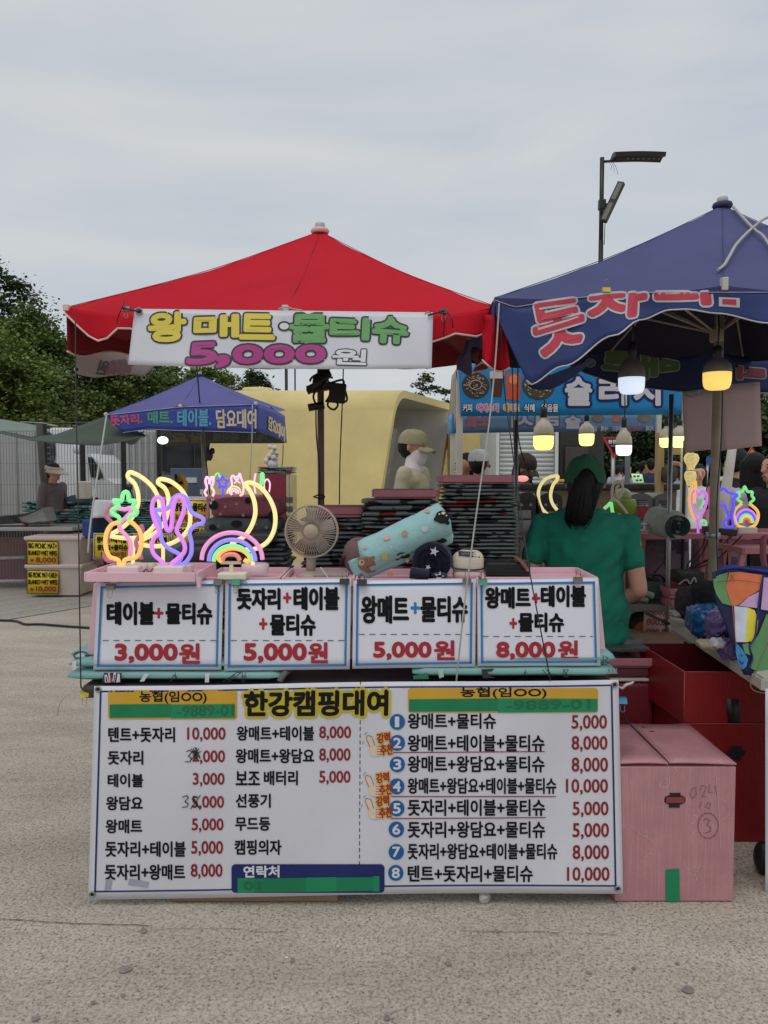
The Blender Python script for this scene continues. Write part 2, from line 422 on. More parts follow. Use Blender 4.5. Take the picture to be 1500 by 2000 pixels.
# paved path on the left, grey slabs with open joints
PATH_M = ground_mat('path_bed', (.16, .15, .14,1),(.6, .6, .6,1),(1,1,1,1),1)
SLAB_M = ground_mat('slab_concrete', (.50, .47, .42,1),(.7, .7, .69,1),(1,1,1,1), .8, .2)
A = ground_xy(-700,1330); B = ground_xy(180,1184); D = (B - A).normalized(); Nn = Vector((-D.y, D.x, 0))
bm = NB(); E0 = A - D * 8; E1 = B + D * 3
bm.faces.new([bm.verts.new(p + Vector((0,0, .004))) for p in (E0, E1, E1 + Nn * 3.2, E0 + Nn * 3.2)])
path = put('path', bm, PATH_M, kind='structure')
bm = NB(); box(bm, (-.298,-.148,0),(.298, .148, .02), bev=.004)
slab = None
L0 = (A - E0).length
k0 = 0
for i in range(16):
    for j in range(9):
        p = B + D * (2.6 - i * .604 - (.3 if j % 2 else 0)) + Nn * (.155 + j * .304)
        if slab is None:
            me = bpy.data.meshes.new('paving_slab'); bm.to_mesh(me); bm.free(); me.materials.append(SLAB_M)
            slab = me
        o = bpy.data.objects.new('paving_slab', slab); COL.objects.link(o); o.parent = path
        o.location = p + Vector((0,0,-.012 + random.random() * .002)) - path.location; o.rotation_euler.z = math.atan2(D.y, D.x) + random.uniform(-.006, .006)
# ================================================================ TREES
def leaf_mat(name, c1, c2):
    m = bpy.data.materials.new(name); m.use_nodes = True; n, l = m.node_tree.nodes, m.node_tree.links; b = n['Principled BSDF']; b.inputs['Roughness'].default_value = .55
    g_ = n.new('ShaderNodeNewGeometry'); cr = n.new('ShaderNodeValToRGB'); cr.color_ramp.elements[0].color = c1; cr.color_ramp.elements[1].color = c2
    l.new(g_.outputs['Random Per Island'], cr.inputs[0]); l.new(cr.outputs[0], b.inputs['Base Color'])
    tr = n.new('ShaderNodeBsdfTranslucent'); l.new(cr.outputs[0], tr.inputs[0]); mx = n.new('ShaderNodeMixShader'); mx.inputs[0].default_value = .25
    l.new(b.outputs[0], mx.inputs[1]); l.new(tr.outputs[0], mx.inputs[2]); l.new(mx.outputs[0], n['Material Output'].inputs[0]); return m
LEAF = [leaf_mat('leaf_mid', (.04, .078, .018,1),(.19, .25, .055,1)), leaf_mat('leaf_deep', (.022, .042, .016,1),(.09, .125, .04,1)), leaf_mat('leaf_light', (.07, .125, .025,1),(.25, .32, .07,1))]
BARK = mat('bark', (.06, .05, .04,1), .9, .3,12, bump=.6)
def tree(loc, h, w, mi=0, label='', seed=0, crown=.2, leaf=.16, nclump=90, per=70, group=None, open_=False, name='broadleaf_tree'):
    leaf *= .7; per = int(per * 1.7)
    rnd = random.Random(seed); loc = Vector(loc); t = thing(name, label, 'tree', loc, group)
    bm = NB(); top = loc + Vector((rnd.uniform(-.2, .2),0, h * .8)); base = loc
    tube(bm, [base, base + Vector((.05,0, h * .2)), base + Vector((-.05, .1, h * .45)), top], .035 * h * .7,8, r2=.02)
    cl = []
    for i in range(nclump):
        for _ in range(20):
            u = Vector((rnd.uniform(-1,1), rnd.uniform(-1,1), rnd.uniform(-1,1)))
            if u.length < 1 and (u.length > .45 or rnd.random() < .3): break
        zz = u.z * .5 + .5; wid = (1 - (zz * 1.6 - .62) ** 2 * .55)
        c = loc + Vector((u.x * w * wid, u.y * w * wid, h * (crown + (1 - crown) * zz)))
        c += Vector(noise.noise_vector(c * .35)) * w * .16; cl.append(c)
    for c in cl[::3]:
        p0 = base + Vector((0,0, min(h * .75, max(h * .12,(c.z - loc.z) * .55)))); mid = (p0 + c) / 2 + Vector((0,0, h * .03)); tube(bm, [p0, mid, c], .012 * h * .5,5, r2=.01)
    put('trunk', bm, BARK, t)
    vs, fs = [], []
    cr_ = w * (.125 if not open_ else .10)
    for c in cl:
        sc_ = rnd.uniform(.6,1.25) * cr_
        for k in range(per):
            d = Vector((rnd.gauss(0,1), rnd.gauss(0,1), rnd.gauss(0, .55))) * sc_ * .75
            p = c + d; a = Vector((rnd.uniform(-1,1), rnd.uniform(-1,1), rnd.uniform(-.7, .3))).normalized(); s_ = leaf * rnd.uniform(.6,1.3)
            nn = Vector((rnd.gauss(0, .6), rnd.gauss(0, .6),1)); b_ = a.cross(nn); b_ = b_.normalized() * s_ * .42 if b_.length > .01 else Vector((s_ * .4,0,0))
            i0 = len(vs); vs += [p - a * s_ * .5, p + b_, p + a * s_ * .5, p - b_]; fs.append((i0, i0 + 1, i0 + 2, i0 + 3))
    me = bpy.data.meshes.new('crown'); me.from_pydata([v - loc for v in vs], [], fs); me.materials.append(LEAF[mi])
    o = bpy.data.objects.new('crown', me); COL.objects.link(o); o.parent = t
    return t
def tree_px(px, toppy, Y, w, mi, label, seed, **k):
    p = at(px, toppy, Y); return tree((p.x, Y, 0), p.z, w, mi, label, seed, **k)
tree_px(-70,492,27,3.3,1, 'tallest dark tree rising out of frame at the far left', 1, nclump=200, per=110, leaf=.2, crown=.25)
tree_px(62,590,22,2.5,0, 'bushy mid green tree left of the red umbrella', 2, nclump=240, per=130, leaf=.15, crown=.12)
tree_px(-60,615,19,2.5,2, 'brighter green tree low at the left edge of the photo', 3, nclump=230, per=130, leaf=.14, crown=.1)
tree_px(190,655,24,2.4,0, 'green tree behind the white banner that hangs from the red umbrella', 4, nclump=220, per=120, leaf=.16, crown=.1)
tree_px(285,690,26,2.4,0, 'green tree just left of the peak of the small blue umbrella', 5, nclump=200, per=110, leaf=.17, crown=.05)
tree_px(395,708,30,2.2,2, 'lighter tree behind the peak of the small blue umbrella', 6, nclump=150, per=110, leaf=.18, crown=.05)
tree_px(500,716,34,1.9,1, 'dark treetop above the left end of the yellow building', 7, nclump=120, per=90, leaf=.2, crown=.05)
tree_px(845,728,26,1.35,1, 'thin young tree standing behind the right end of the yellow building', 8, nclump=60, per=60, leaf=.15, crown=.3, open_=True)
# far hedge of trees behind the stalls on the right
for i, (px, py, Y, w) in enumerate([(1080,800,34,3.4),(1200,790,33,3.4),(1320,780,32,3.5),(1440,770,30,3.4),(1560,760,31,3.5),(1020,830,37,3)]):
    tree_px(px, py, Y, w, 1, ['dark tree behind the white shutter kiosk', 'dark tree behind the red triangle yield sign', 'dark tree behind the hanging cafe lamps', 'dark tree behind the brown boards on the grey pole', 'dark tree beyond the right edge of the navy umbrella', 'dark low tree left of the shutter kiosk'][i], 20 + i, nclump=170, per=80, leaf=.24, crown=0.02, group='dark trees behind the right stalls')
bm = NB()
vs, fs = [], []
rnd = random.Random(5)
for k in range(26000):
    x = rnd.uniform(2,24); y = rnd.uniform(25,28); hh = 1.3 + .5 * noise.noise(Vector((x * .6,0,0))); z = rnd.uniform(0, hh)
    p = Vector((x, y + .5 * noise.noise(Vector((x, z * 2,3))), z)); a = Vector((rnd.uniform(-1,1), rnd.uniform(-1,1), rnd.uniform(-1,1))).normalized() * .09; b_ = a.cross(Vector((rnd.random(), rnd.random(),1))).normalized() * .045
    i0 = len(vs); vs += [p - a, p + b_, p + a, p - b_]; fs.append((i0, i0 + 1, i0 + 2, i0 + 3))
me = bpy.data.meshes.new('hedge'); me.from_pydata(vs, [], fs); me.materials.append(LEAF[0]); bm.free()
o = bpy.data.objects.new('hedge', me); COL.objects.link(o); tag(o, 'low green hedge running behind the crowd on the right', 'hedge')
# ================================================================ YELLOW BUILDING
YEL = mat('yellow_painted_panel', rgb(234,212,142), .55, .10,1.3, bump=.05, bscale=8)
GREYI = mat('grey_render', rgb(200,198,190), .7, .08,3)
GREYG = mat('grey_green_steel', rgb(108,116,108), .5, .08,3)
yb = thing('kiosk_building', 'pale yellow rounded kiosk building with slanted end and grey doorway recess', 'building', (0,14,0))
def section(pb, pt, depth, r, inset=0):
    """front bottom, front top, then rounded corner and roof going back"""
    out = [pb]; d = (pt - pb).normalized()
    p1 = pt - d * r; bk = Vector((depth[0], depth[1], 0)).normalized()
    out.append(p1)
    for k in range(1,7):
        a = k / 7 * math.pi / 2
        out.append(p1 + d * r * math.sin(a) + bk * r * (1 - math.cos(a)))
    out.append(pt + bk * r); out.append(pt + Vector((depth[0], depth[1], 0))); out.append(Vector((pb.x + depth[0], pb.y + depth[1], pb.z)))
    return out
zt = at(775,757,13).z
FRb = Vector((at(722,1000,12.7).x, 12.7,0)); FRt = Vector((at(776,757,13.1).x, 13.1, zt))
BK = (at(886,792,16.2).x - FRt.x, 16.2 - 13.1)
FLb = Vector((at(372,1000,12.7).x, 12.7,0)); FLt = Vector((at(428,757,13.1).x, 13.1, zt))
S1 = section(FRb, FRt, BK, .38); S0 = section(FLb, FLt, BK, .38)
bm = NB()
V1 = [bm.verts.new(p) for p in S1]; V0 = [bm.verts.new(p) for p in S0]
for i in range(len(S1)):
    j = (i + 1) % len(S1); f = bm.faces.new((V0[i], V1[i], V1[j], V0[j])); f.smooth = 0 < i < 9
# end rim: ring between outer section and inner (inset) section, then the recess
cen = sum(S1, Vector()) / len(S1)
def inner(S, k=.92, dz=.05):
    c = Vector((cen.x, cen.y, 0)); return [Vector((c.x + (p.x - c.x) * k, c.y + (p.y - c.y) * k, max(.02, p.z * .955))) for p in S]
I1 = inner(S1); W1 = [bm.verts.new(p) for p in I1]
for i in range(len(S1)):
    j = (i + 1) % len(S1); bm.faces.new((V1[i], W1[i], W1[j], V1[j]))
bm.faces.new(V0)
put('shell', bm, YEL, yb)
bm = NB()
dx = Vector((-1.15,0,0)); W2 = [bm.verts.new(p) for p in I1]; W3 = [bm.verts.new(p + dx) for p in I1]
for i in range(len(S1)):
    j = (i + 1) % len(S1); bm.faces.new((W2[i], W3[i], W3[j], W2[j]))
bm.faces.new(W3)
put('doorway_recess', bm, GREYI, yb)
# door leaves inside the recess
def on_end(s, z, dxx=0): return Vector((FRb.x + (FRt.x - FRb.x) * z / zt + BK[0] * s + dxx, FRb.y + .03 + BK[1] * s, z))
bm = NB()
prism(bm, [on_end(.12, .05,-.95), on_end(.5, .05,-.95), on_end(.5,2.5,-.95), on_end(.12,2.5,-.95)], (-.06,0,0)); d1 = put('door', bm, GREYG, yb)
bm = NB(); prism(bm, [on_end(.56, .05,-.93), on_end(.86, .05,-.93), on_end(.86,2.35,-.93), on_end(.56,2.35,-.93)], (-.06,0,0)); put('door', bm, GREYI, yb)
bm = NB(); prism(bm, [on_end(.2,1.0,-.92), on_end(.27,1.0,-.92), on_end(.27,1.9,-.92), on_end(.2,1.9,-.92)], (-.01,0,0)); put('notice', bm, mat('pale_blue_notice', rgb(130,175,205), .4), yb)
bm = NB(); c = at(503,757,14.5); c.z = zt; lathe(bm, c, [(.3,0),(.3, .1),(.27, .15),(0.02, .17)], 20); put('roof_vent', bm, YEL, yb)
# second yellow unit further right
yb2 = thing('kiosk_building', 'smaller yellow kiosk part seen between the white tent poles', 'building', (at(935,925,15).x, 15,0))
bm = NB(); x0, x1 = at(886,0,15).x, at(956,0,15).x
prism(bm, [Vector((x0,15,0)), Vector((x1 - .1,15,0)), Vector((x1 + .05,15,2.5)), Vector((x0,15,2.5))], (0,3,0)); put('shell', bm, YEL, yb2)
bm = NB(); prism(bm, [Vector((x1 - .1,14.9,0)), Vector((x1 + .38,14.9,0)), Vector((x1 + .62,14.9,2.7)), Vector((x1 + .08,14.9,2.7))], (0,3,0)); put('end_frame', bm, GREYI, yb2)
# dark glazed kiosk left of it
gb = thing('glass_kiosk', 'dark glazed kiosk front between the wire fence and the yellow building', 'building', (at(330,900,13.2).x, 13.2,0))
GLASSD = mat('dark_window_glass', (.015, .02, .02,1), .12, .1)
x0, x1 = at(296,0,13.2).x, at(400,0,13.2).x
bm = NB(); box(bm, (x0,13.25,0),(x1,16,2.75)); put('wall', bm, GREYG, gb)
for a, b in ((304,366),(370,398)):
    bm = NB(); box(bm, (at(a, 0,13.2).x, 13.2,1.5),(at(b, 0,13.2).x, 13.24,2.6)); put('window', bm, GLASSD, gb)
bm = NB(); box(bm, (at(318,0,13.1).x, 13.15, .4),(at(386,0,13.1).x, 13.19,1.55), bev=.01); put('poster', bm, mat('blue_grey_poster', rgb(95,110,135), .4, .2,4), gb)
for a, b, z in ((328,343,1.32),(350,372,1.3),(378,384,1.1)):
    bm = NB(); box(bm, (at(a, 0,13.1).x, 13.135, z),(at(b, 0,13.1).x, 13.149, z + .09)); put('poster_print', bm, WHITEP, gb)
# ================================================================ WIRE FENCE AND TRUCKS
fy = 11.2; zf = at(0,830, fy).z
WIRE = mat('galvanised_wire', (.26, .26, .26,1), .5, metal=.5); POST = mat('dark_post', (.018, .017, .016,1), .6)
fx0, fx1 = -8.2, at(300,0, fy).x
fence = thing('wire_fence', 'grey welded wire mesh fence with dark posts along the left', 'fence', (fx0, fy, 0))
posts = [-330,-230,-130,-30,70,146,228,300]
for a, b in zip(posts, posts[1:]):
    bm = NB(); xa, xb = at(a, 0, fy).x, at(b, 0, fy).x; k = int((xb - xa) / .042)
    for i in range(k):
        x = xa + (xb - xa) * (i + .5) / k; box(bm, (x - .0028, fy - .0028, .05),(x + .0028, fy + .0028, zf))
    for z in [.1 + j * .3 for j in range(8)]: box(bm, (xa, fy - .009, z - .003),(xb, fy - .003, z + .003))
    put('wire_panel', bm, WIRE, fence)
for px in posts:
    bm = NB(); x = at(px, 0, fy).x; box(bm, (x - .03, fy - .07,0),(x + .03, fy - .012, zf + .03), bev=.004); put('fence_post', bm, POST, fence)
TW = mat('white_truck_paint', rgb(236,236,236), .35, .06,2, coat=.3); TG = mat('grey_cargo_panel', rgb(175,175,172), .5, .06,3); RUB = mat('rubber', (.02, .02, .02,1), .8)
def boxtruck(px0, px1, Y, label, m, ridges, depth=2.0):
    x0, x1 = at(px0,0, Y).x, at(px1,0, Y).x; t = thing('box_truck', label, 'truck', ((x0 + x1) / 2, Y, 0))
    bm = NB(); box(bm, (x0, Y, .75),(x1, Y + depth, 2.2), bev=.03)
    put('cargo_box', bm, m, t)
    for i in range(ridges):
        bm = NB(); x = x0 + (x1 - x0) * (i + .5) / ridges; box(bm, (x - .02, Y - .03, .8),(x + .02, Y - .002,2.14)); put('rib', bm, m, t)
    bm = NB(); box(bm, (x0 + .1, Y + .2, .5),(x1 - .1, Y + depth - .2, .74)); put('chassis', bm, RUB, t)
    for x in (x0 + .5, x1 - .5):
        bm = NB(); lathe(bm, (x, Y + .1, .36), [(.2,0),(.36, .02),(.36, .2),(.2, .22)], 20, Vector((0,1,0))); put('wheel', bm, RUB, t)
    return t
t1 = boxtruck(-460,66,12.6, 'long grey cargo truck behind the fence at the left edge', TG, 14)
t2 = boxtruck(78,148,12.5, 'white box truck carrying a picture of a black football', TW, 0)
bm = NB(); c = at(95,880,12.48); n = 22
bm.faces.new([bm.verts.new(c + Vector((.1 * math.cos(k * 6.283 / n) + .01,0, .3 * math.sin(k * 6.283 / n)))) for k in range(n)]); put('picture', bm, BLACK, t2)
bm = NB()
for cx_, cz_, r_ in ((.0, .0, .05),(.0, .17, .04),(.0,-.17, .04),(.06, .08, .03),(-.05,-.09, .03),(.05,-.12, .03),(-.05, .1, .03)):
    for k in range(6):
        a0, a1 = k * 1.047,(k + 1) * 1.047; p = [c + Vector((cx_ + rr * .7 * math.cos(aa),-.006, cz_ + rr * 1.25 * math.sin(aa))) for rr, aa in ((r_, a0),(r_, a1),(r_ * .8, a1),(r_ * .8, a0))]
        bm.faces.new([bm.verts.new(q) for q in p])
put('picture_line', bm, mat('grey_print', rgb(160,160,160), .5), t2)
t3 = boxtruck(205,292,13.2, 'grey ribbed cargo container behind the small blue umbrella', TG, 7)
# small white truck cab
cb = thing('small_truck', 'small white truck cab with round mirror behind the fence', 'truck', (at(172,0,12.1).x, 12.1,0))
X = lambda p: at(p, 0,12.1).x
Zz = lambda p: at(200, p, 12.1).z
bm = NB(); prism(bm, [Vector((X(a),12.1, Zz(b))) for a, b in ((150,888),(158,886),(178,905),(190,935),(208,945),(212,1020),(150,1020))], (0,1.5,0)); put('cab', bm, TW, cb)
bm = NB(); prism(bm, [Vector((X(a),12.085, Zz(b))) for a, b in ((155,893),(163,893),(179,915),(186,934),(160,932))], (0, .01,0)); put('side_window', bm, GLASSD, cb)
bm = NB(); sup(bm, at(152,876,11.9), .09, .05, .09); put('beacon', bm, TW, cb)
bm = NB(); sup(bm, at(192,928,11.9), .055, .06, .075); tube(bm, [at(186,920,11.95), at(192,928,11.9)], .012,6); put('mirror', bm, BLACK, cb)
bm = NB(); sup(bm, at(252,952,11.9), .055, .06, .05); tube(bm, [at(262,975,12), at(252,952,11.9)], .012,6); put('mirror', bm, BLACK, cb)
for x in (X(165), X(200)):
    bm = NB(); lathe(bm, (x, 12.05, .3), [(.15,0),(.3, .02),(.3, .2),(.15, .22)], 18, Vector((0,1,0))); put('wheel', bm, RUB, cb)
# ================================================================ STREET LAMP
sl = thing('street_lamp', 'tall black street lamp with flat head and side floodlight behind the navy umbrella', 'street lamp', (at(1172,600,16).x, 16,0))
LB = mat('dark_lamp_metal', (.02, .021, .02,1), .45, .2,20)
LY = 16
bx_ = at(1172,600, LY).x
bm = NB(); zt_ = at(1177,308, LY).z; tube(bm, [(bx_, LY, 0),(bx_, LY, at(1174,470, LY).z)], .05,12); tube(bm, [(bx_, LY, at(1174,478, LY).z),(bx_, LY, zt_)], .046,12); put('pole', bm, LB, sl)
bm = NB(); tube(bm, [(bx_, LY, zt_ - .08),(bx_ + .28, LY, zt_ - .06)], .028,8); put('arm', bm, LB, sl)
bm = NB(); y0 = zt_ - .05
grid(bm, lambda s, t: Vector((bx_ + .22 + 1.02 * s, LY - .15 + .3 * t * (1), y0 + .04 * math.sin(math.pi * t) + .015 * math.sin(math.pi * s) + .01)),12,6, thick=.09); put('lamp_head', bm, LB, sl)
bm = NB()
for i in range(7):
    x = bx_ + .45 + i * .105; box(bm, (x, LY - .165, y0 - .05),(x + .05, LY - .152, y0 - .02))
put('heat_sink', bm, mat('lamp_fin', (.05, .05, .048,1), .5), sl)
bm = NB(); p = at(1196,395, LY - .15); box(bm, p - Vector((.07, .05, .43)), p + Vector((.07, .05, .43)), rot=ry(R(25)) @ rz(R(-35)), bev=.01); fl = put('floodlight', bm, LB, sl)
bm = NB()
for dz in (-.22, .22): box(bm, p + Vector((-.035,-.06, dz - .18)), p + Vector((.06,-.052, dz + .18)), rot=ry(R(25)) @ rz(R(-35)), c=p)
put('diffuser', bm, mat('grey_diffuser', rgb(120,118,108), .4), sl)
bm = NB(); box(bm, (bx_ - .06, LY - .06, p.z - .1),(bx_ + .08, LY + .06, p.z + .1), bev=.01); tube(bm, [(bx_ + .05, LY, p.z),(p.x, LY - .05, p.z)], .03,8); put('bracket', bm, LB, sl)
bm = NB(); tube(bm, [at(1182,428, LY - .1), at(1181,450, LY - .06), at(1180,478, LY - .05)], .008,5); put('cable', bm, CORD, sl)
for i in range(3):
    bm = NB(); q = at(1190 + i * 4,318, LY - .05); tube(bm, catmull([q, q + Vector((.05,0,-.08)), q + Vector((.02 + .04 * i, 0,-.14 - .05 * i))], 4), .004,4); put('loose_wire', bm, mat('loose_twine', (.2, .2, .2,1)), sl)
# thin distant masts beside the yellow building
for i, (px, top) in enumerate(((553,716),(556,710),(572,706))):
    bm = NB(); x = at(px, 0,40).x; tube(bm, [(x, 40,0),(x, 40, at(px, top, 40).z)], .045,6); put('mast', bm, LB, top=(['thin dark mast left of a close pair above the yellow building', 'thin dark mast right of a close pair above the yellow building', 'single thin mast nearest to the red umbrella pole'][i], 'mast'))
# ================================================================ SHUTTER KIOSK, YIELD SIGN
sk = thing('shutter_kiosk', 'white kiosk with closed roller shutter behind the cafe tent', 'building', (at(1042,925,12).x, 12,0))
SHW = mat('white_shutter', rgb(215,218,215), .45, .06,3)
x0, x1 = at(975,0,12).x, at(1100,0,12).x
bm = NB(); box(bm, (x0,12.05,0),(x1,14,2.6)); put('wall', bm, SHW, sk)
z = .05
while z < 2.3:
    bm = NB(); tube(bm, [(x0 + .06,12.04, z + .033),(x1 - .06,12.04, z + .033)], .034,6, sq=.8); put('slat', bm, SHW, sk); z += .069
for x in (x0, x1 - .05):
    bm = NB(); box(bm, (x, 11.98,0),(x + .05,12.049,2.45)); put('side_rail', bm, SHW, sk)
kb = thing('dark_kiosk', 'dark kiosk wall carrying the yield sign, right of the shutter', 'building', (at(1170,925,13).x, 13,0))
bm = NB(); box(bm, (at(1104,0,13).x, 13,0),(at(1192,0,13).x, 15,2.6)); put('wall', bm, mat('dark_wall', (.035, .033, .03,1), .7), kb)
bm = NB(); box(bm, (at(1115,0,12.9).x, 12.93, .9),(at(1162,0,12.9).x, 12.99,1.9), bev=.01); put('hatch', bm, mat('dark_hatch', (.06, .05, .045,1), .4), kb)
YP = mat('yellow_steel', rgb(215,175,60), .5)
bm = NB(); 
for z in (.55,1.0,1.35): tube(bm, [at(1100,1000,11.5) * Vector((1,1,0)) + Vector((0,0, z)) if False else Vector((at(1098,0,11.5).x, 11.5, z)), Vector((at(1135,0,11.5).x, 11.5, z))], .022,8)
for px in (1098,1117,1135): tube(bm, [(at(px, 0,11.5).x, 11.5,0),(at(px, 0,11.5).x, 11.5,1.38 if px < 1135 else 1.35)], .025,8)
put('yellow_barrier', bm, YP, top=('yellow tubular steel barrier beside the roller shutter kiosk', 'barrier'))
ys = thing('yield_sign', 'red and white triangle road sign with black lettering on a grey post', 'road sign', (at(1204,925,11).x, 11,0))
SY = 11
bm = NB(); poly(bm, [(1178,854),(1219,854),(1199,893)], SY); prism_pts = None
q = [at(a, b, SY) for a, b in ((1177,853),(1220,853),(1199,895))]
bm.free(); bm = NB(); prism(bm, q, (0, .02,0)); pl = put('plate', bm, mat('sign_red', rgb(190,40,40), .4), ys)
bm = NB(); poly(bm, [(1184,857),(1214,857),(1199,887)], SY, .003); put('sign_face', bm, BLK, ys)
bm = NB(); txt(bm, '천천히', (1188,859,1212,866), SY, .006, grow=.4); txt(bm, 'SLOW', (1193,869,1206,872), SY, .006); put('lettering', bm, WHITEP, ys)
bm = NB(); tube(bm, [(q[2].x, SY + .04,0),(q[2].x, SY + .04, q[0].z)], .03,8); put('post', bm, STEEL, ys)
tube_post = NB(); tube(tube_post, [(at(1240,0,10).x, 10,0),(at(1240,0,10).x, 10,2.3)], .035,8); put('grey_post', tube_post, mat('grey_paint', rgb(95,98,98), .5), top=('plain grey steel post right of the road sign', 'post'))
# ================================================================ PEOPLE
DKEYE = mat('eye_dark', (.01, .01, .01,1), .2); LIP = mat('lips', rgb(170,95,90), .5)
def cloth(name, c, bump=.35): return mat(name, c, .85, .12,9, bump=bump, bscale=22)
CAPN = mat('olive_cap', rgb(158,152,118), .8, .1,30)
def hand(bm, p, d, side, s=1.0, curl=.5):
    """palm and five bent fingers at wrist p pointing along d"""
    p = Vector(p); d = Vector(d).normalized(); sd = Vector(side).normalized(); nrm = d.cross(sd).normalized()
    pe = p + d * .075 * s; caps(bm, p, pe, .026 * s, .036 * s)
    for i, (o, L) in enumerate(((-.028, .062),(-.01, .075),(.01, .07),(.027, .055))):
        a = pe + sd * o * s; b = a + (d + nrm * curl * .4) * L * .5 * s; c = b + (d + nrm * curl * 1.5).normalized() * L * .5 * s
        caps(bm, a, b, .010 * s, .009 * s, n=8); caps(bm, b, c, .009 * s, .007 * s, n=8)
    a = p + d * .02 * s + sd * -.02 * s; b = a + (d * .6 - sd * .9).normalized() * .04 * s; c = b + (d - sd * .2 + nrm * .3).normalized() * .03 * s
    caps(bm, a, b, .013 * s, .011 * s, n=8); caps(bm, b, c, .011 * s, .008 * s, n=8)
def person(loc, h, face, label, shirt, pants, hair=None, cap=None, arms=None, vox=.014, wide=1.0, detail=True, tilt=0, seated=False, skin=None, gaiter=None, longhair=False, group=None, sleeves=.55, visor=None, ponytail=False, shoes=True, dress=False, hem=0):
    s = h / 1.7; t = thing('person', label, 'person', loc, group)
    M_ = Matrix.Translation(Vector(loc)) @ Matrix.Rotation(face, 4, 'Z') @ Matrix.Scale(s, 4)
    sk_ = skin or SKIN; hipz = .92; drop = 0
    if seated: drop = .42
    def fin(bm, name, m, v=None, it=3):
        if v: bm = melt(bm, v, it)
        bmesh.ops.transform(bm, matrix=M_, verts=bm.verts); return put(name, bm, m, t, smooth=True)
    hd = Matrix.Translation((0,0,1.47 - drop)) @ Matrix.Rotation(tilt, 4, 'X') @ Matrix.Translation((0,0,-1.47 + drop))
    def hp(x, y, z): return hd @ Vector((x, y, z - drop))
    A_ = arms or {}
    def armj(sgn):
        k = 'L' if sgn < 0 else 'R'
        return A_.get(k) or [(sgn * .175 * wide, .0,1.385 - drop),(sgn * .225 * wide, .03,1.10 - drop),(sgn * .2,-.10, .88 - drop)]
    W = wide
    def torso(bm, g):
        caps(bm, (-.10 * W, 0,1.33 - drop),(.10 * W, 0,1.33 - drop), .085 + g, .085 + g, .95)
        caps(bm, (0, .0,1.27 - drop),(0,0,1.10 - drop), .150 * W + g, .138 * W + g, .72)
        caps(bm, (0,0,1.10 - drop),(0,0, .95 - drop), .138 * W + g, .155 * W + g, .75)
    def legs(bm, g):
        for sg in (-1,1):
            if seated:
                caps(bm, (sg * .09,0, .5),(sg * .1,-.42, .5), .085 + g, .062 + g); caps(bm, (sg * .1,-.42, .48),(sg * .1,-.4, .08), .058 + g, .042 + g)
            else:
                caps(bm, (sg * .085,0, .90),(sg * .09,-.01, .48), .092 + g, .062 + g); caps(bm, (sg * .09,-.01, .48),(sg * .09, .01, .08), .058 + g, .042 + g)
    bm = NB()
    torso(bm, 0); legs(bm, 0)
    yk = -.4 if seated else 0
    for sg in (-1,1):
        caps(bm, (sg * .09, .02 + yk, .05),(sg * .1,-.15 + yk, .035), .042, .032)
        a, b, c = [Vector(q) for q in armj(sg)]
        caps(bm, a, b, .052, .043); caps(bm, b, c, .041, .028)
        d = (c - b); side = Vector((sg * .3,1,0)) - d.normalized() * Vector((sg * .3,1,0)).dot(d.normalized())
        hand(bm, c, d, side * (-1 if sg > 0 else 1),1.0)
    caps(bm, (0, .005,1.36 - drop), hp(0,-.0,1.50), .056, .052)
    if detail:
        caps(bm, hp(0, .012,1.615), hp(0, .0,1.60), .085, .088,1.12); caps(bm, hp(0,-.025,1.545), hp(0,-.045,1.515), .062, .045)
        caps(bm, hp(0,-.088,1.60), hp(0,-.108,1.565), .012, .016)
        for sg in (-1,1): caps(bm, hp(sg * .084, .01,1.6), hp(sg * .09, .015,1.56), .016, .012)
        caps(bm, hp(-.02,-.085,1.527), hp(.02,-.085,1.527), .012, .012)
    else:
        caps(bm, hp(0,0,1.62), hp(0,-.01,1.54), .088, .07)
    body = fin(bm, 'body', sk_, vox, 2)
    if detail:
        bm = NB()
        for sg in (-1,1): sup(bm, hp(sg * .032,-.083,1.592), .014, .008, .007)
        fin(bm, 'eyes', DKEYE)
        bm = NB(); sup(bm, hp(0,-.096,1.527), .024, .006, .008); fin(bm, 'lips', LIP)
        if not cap or True:
            bm = NB()
            for sg in (-1,1): sup(bm, hp(sg * .033,-.086,1.617), .02, .006, .004)
            fin(bm, 'eyebrows', HAIR)
    # shirt
    bm = NB(); torso(bm, .016)
    for sg in (-1,1):
        a, b, c = [Vector(q) for q in armj(sg)]
        if sleeves <= 1:
            e = a.lerp(b, sleeves / .55 * .62 if sleeves < 1 else 1); caps(bm, a, e, .056, .060)
        else: caps(bm, a, b, .064, .055); caps(bm, b, b.lerp(c, .93), .053, .038)
    caps(bm, (0, .003,1.37 - drop),(0, .0,1.425 - drop), .068, .058)
    if hem: caps(bm, (0,0, .95),(0,0, hem), .178 * W, .182 * W, .8)
    if dress: caps(bm, (0,0, .95),(0,0, .4), .17, .25)
    b2 = melt(bm, vox, 2)
    for v in b2.verts:      # folds
        q = v.co; n1 = noise.noise(Vector((q.x * 5, q.y * 5, q.z * 9))); n2 = noise.noise(Vector((q.x * 14 + q.z * 8, q.y * 9, q.z * 6))); n3 = noise.noise(Vector((q.x * 9 + q.z * 16, q.y * 6, q.z * 13 - abs(q.x) * 18))); fa = 2.0 if vox < .01 else 1; v.co += v.normal * fa * (.005 * n1 + .0040 * n2 + .0035 * n3)
    fin(b2, 'shirt', shirt)
    bm = NB(); legs(bm, .014); caps(bm, (0,0, .98 - drop),(0,0, .88 - drop if not seated else .5), .158 * W, .165 * W, .75); fin(bm, 'trousers', pants, vox, 2)
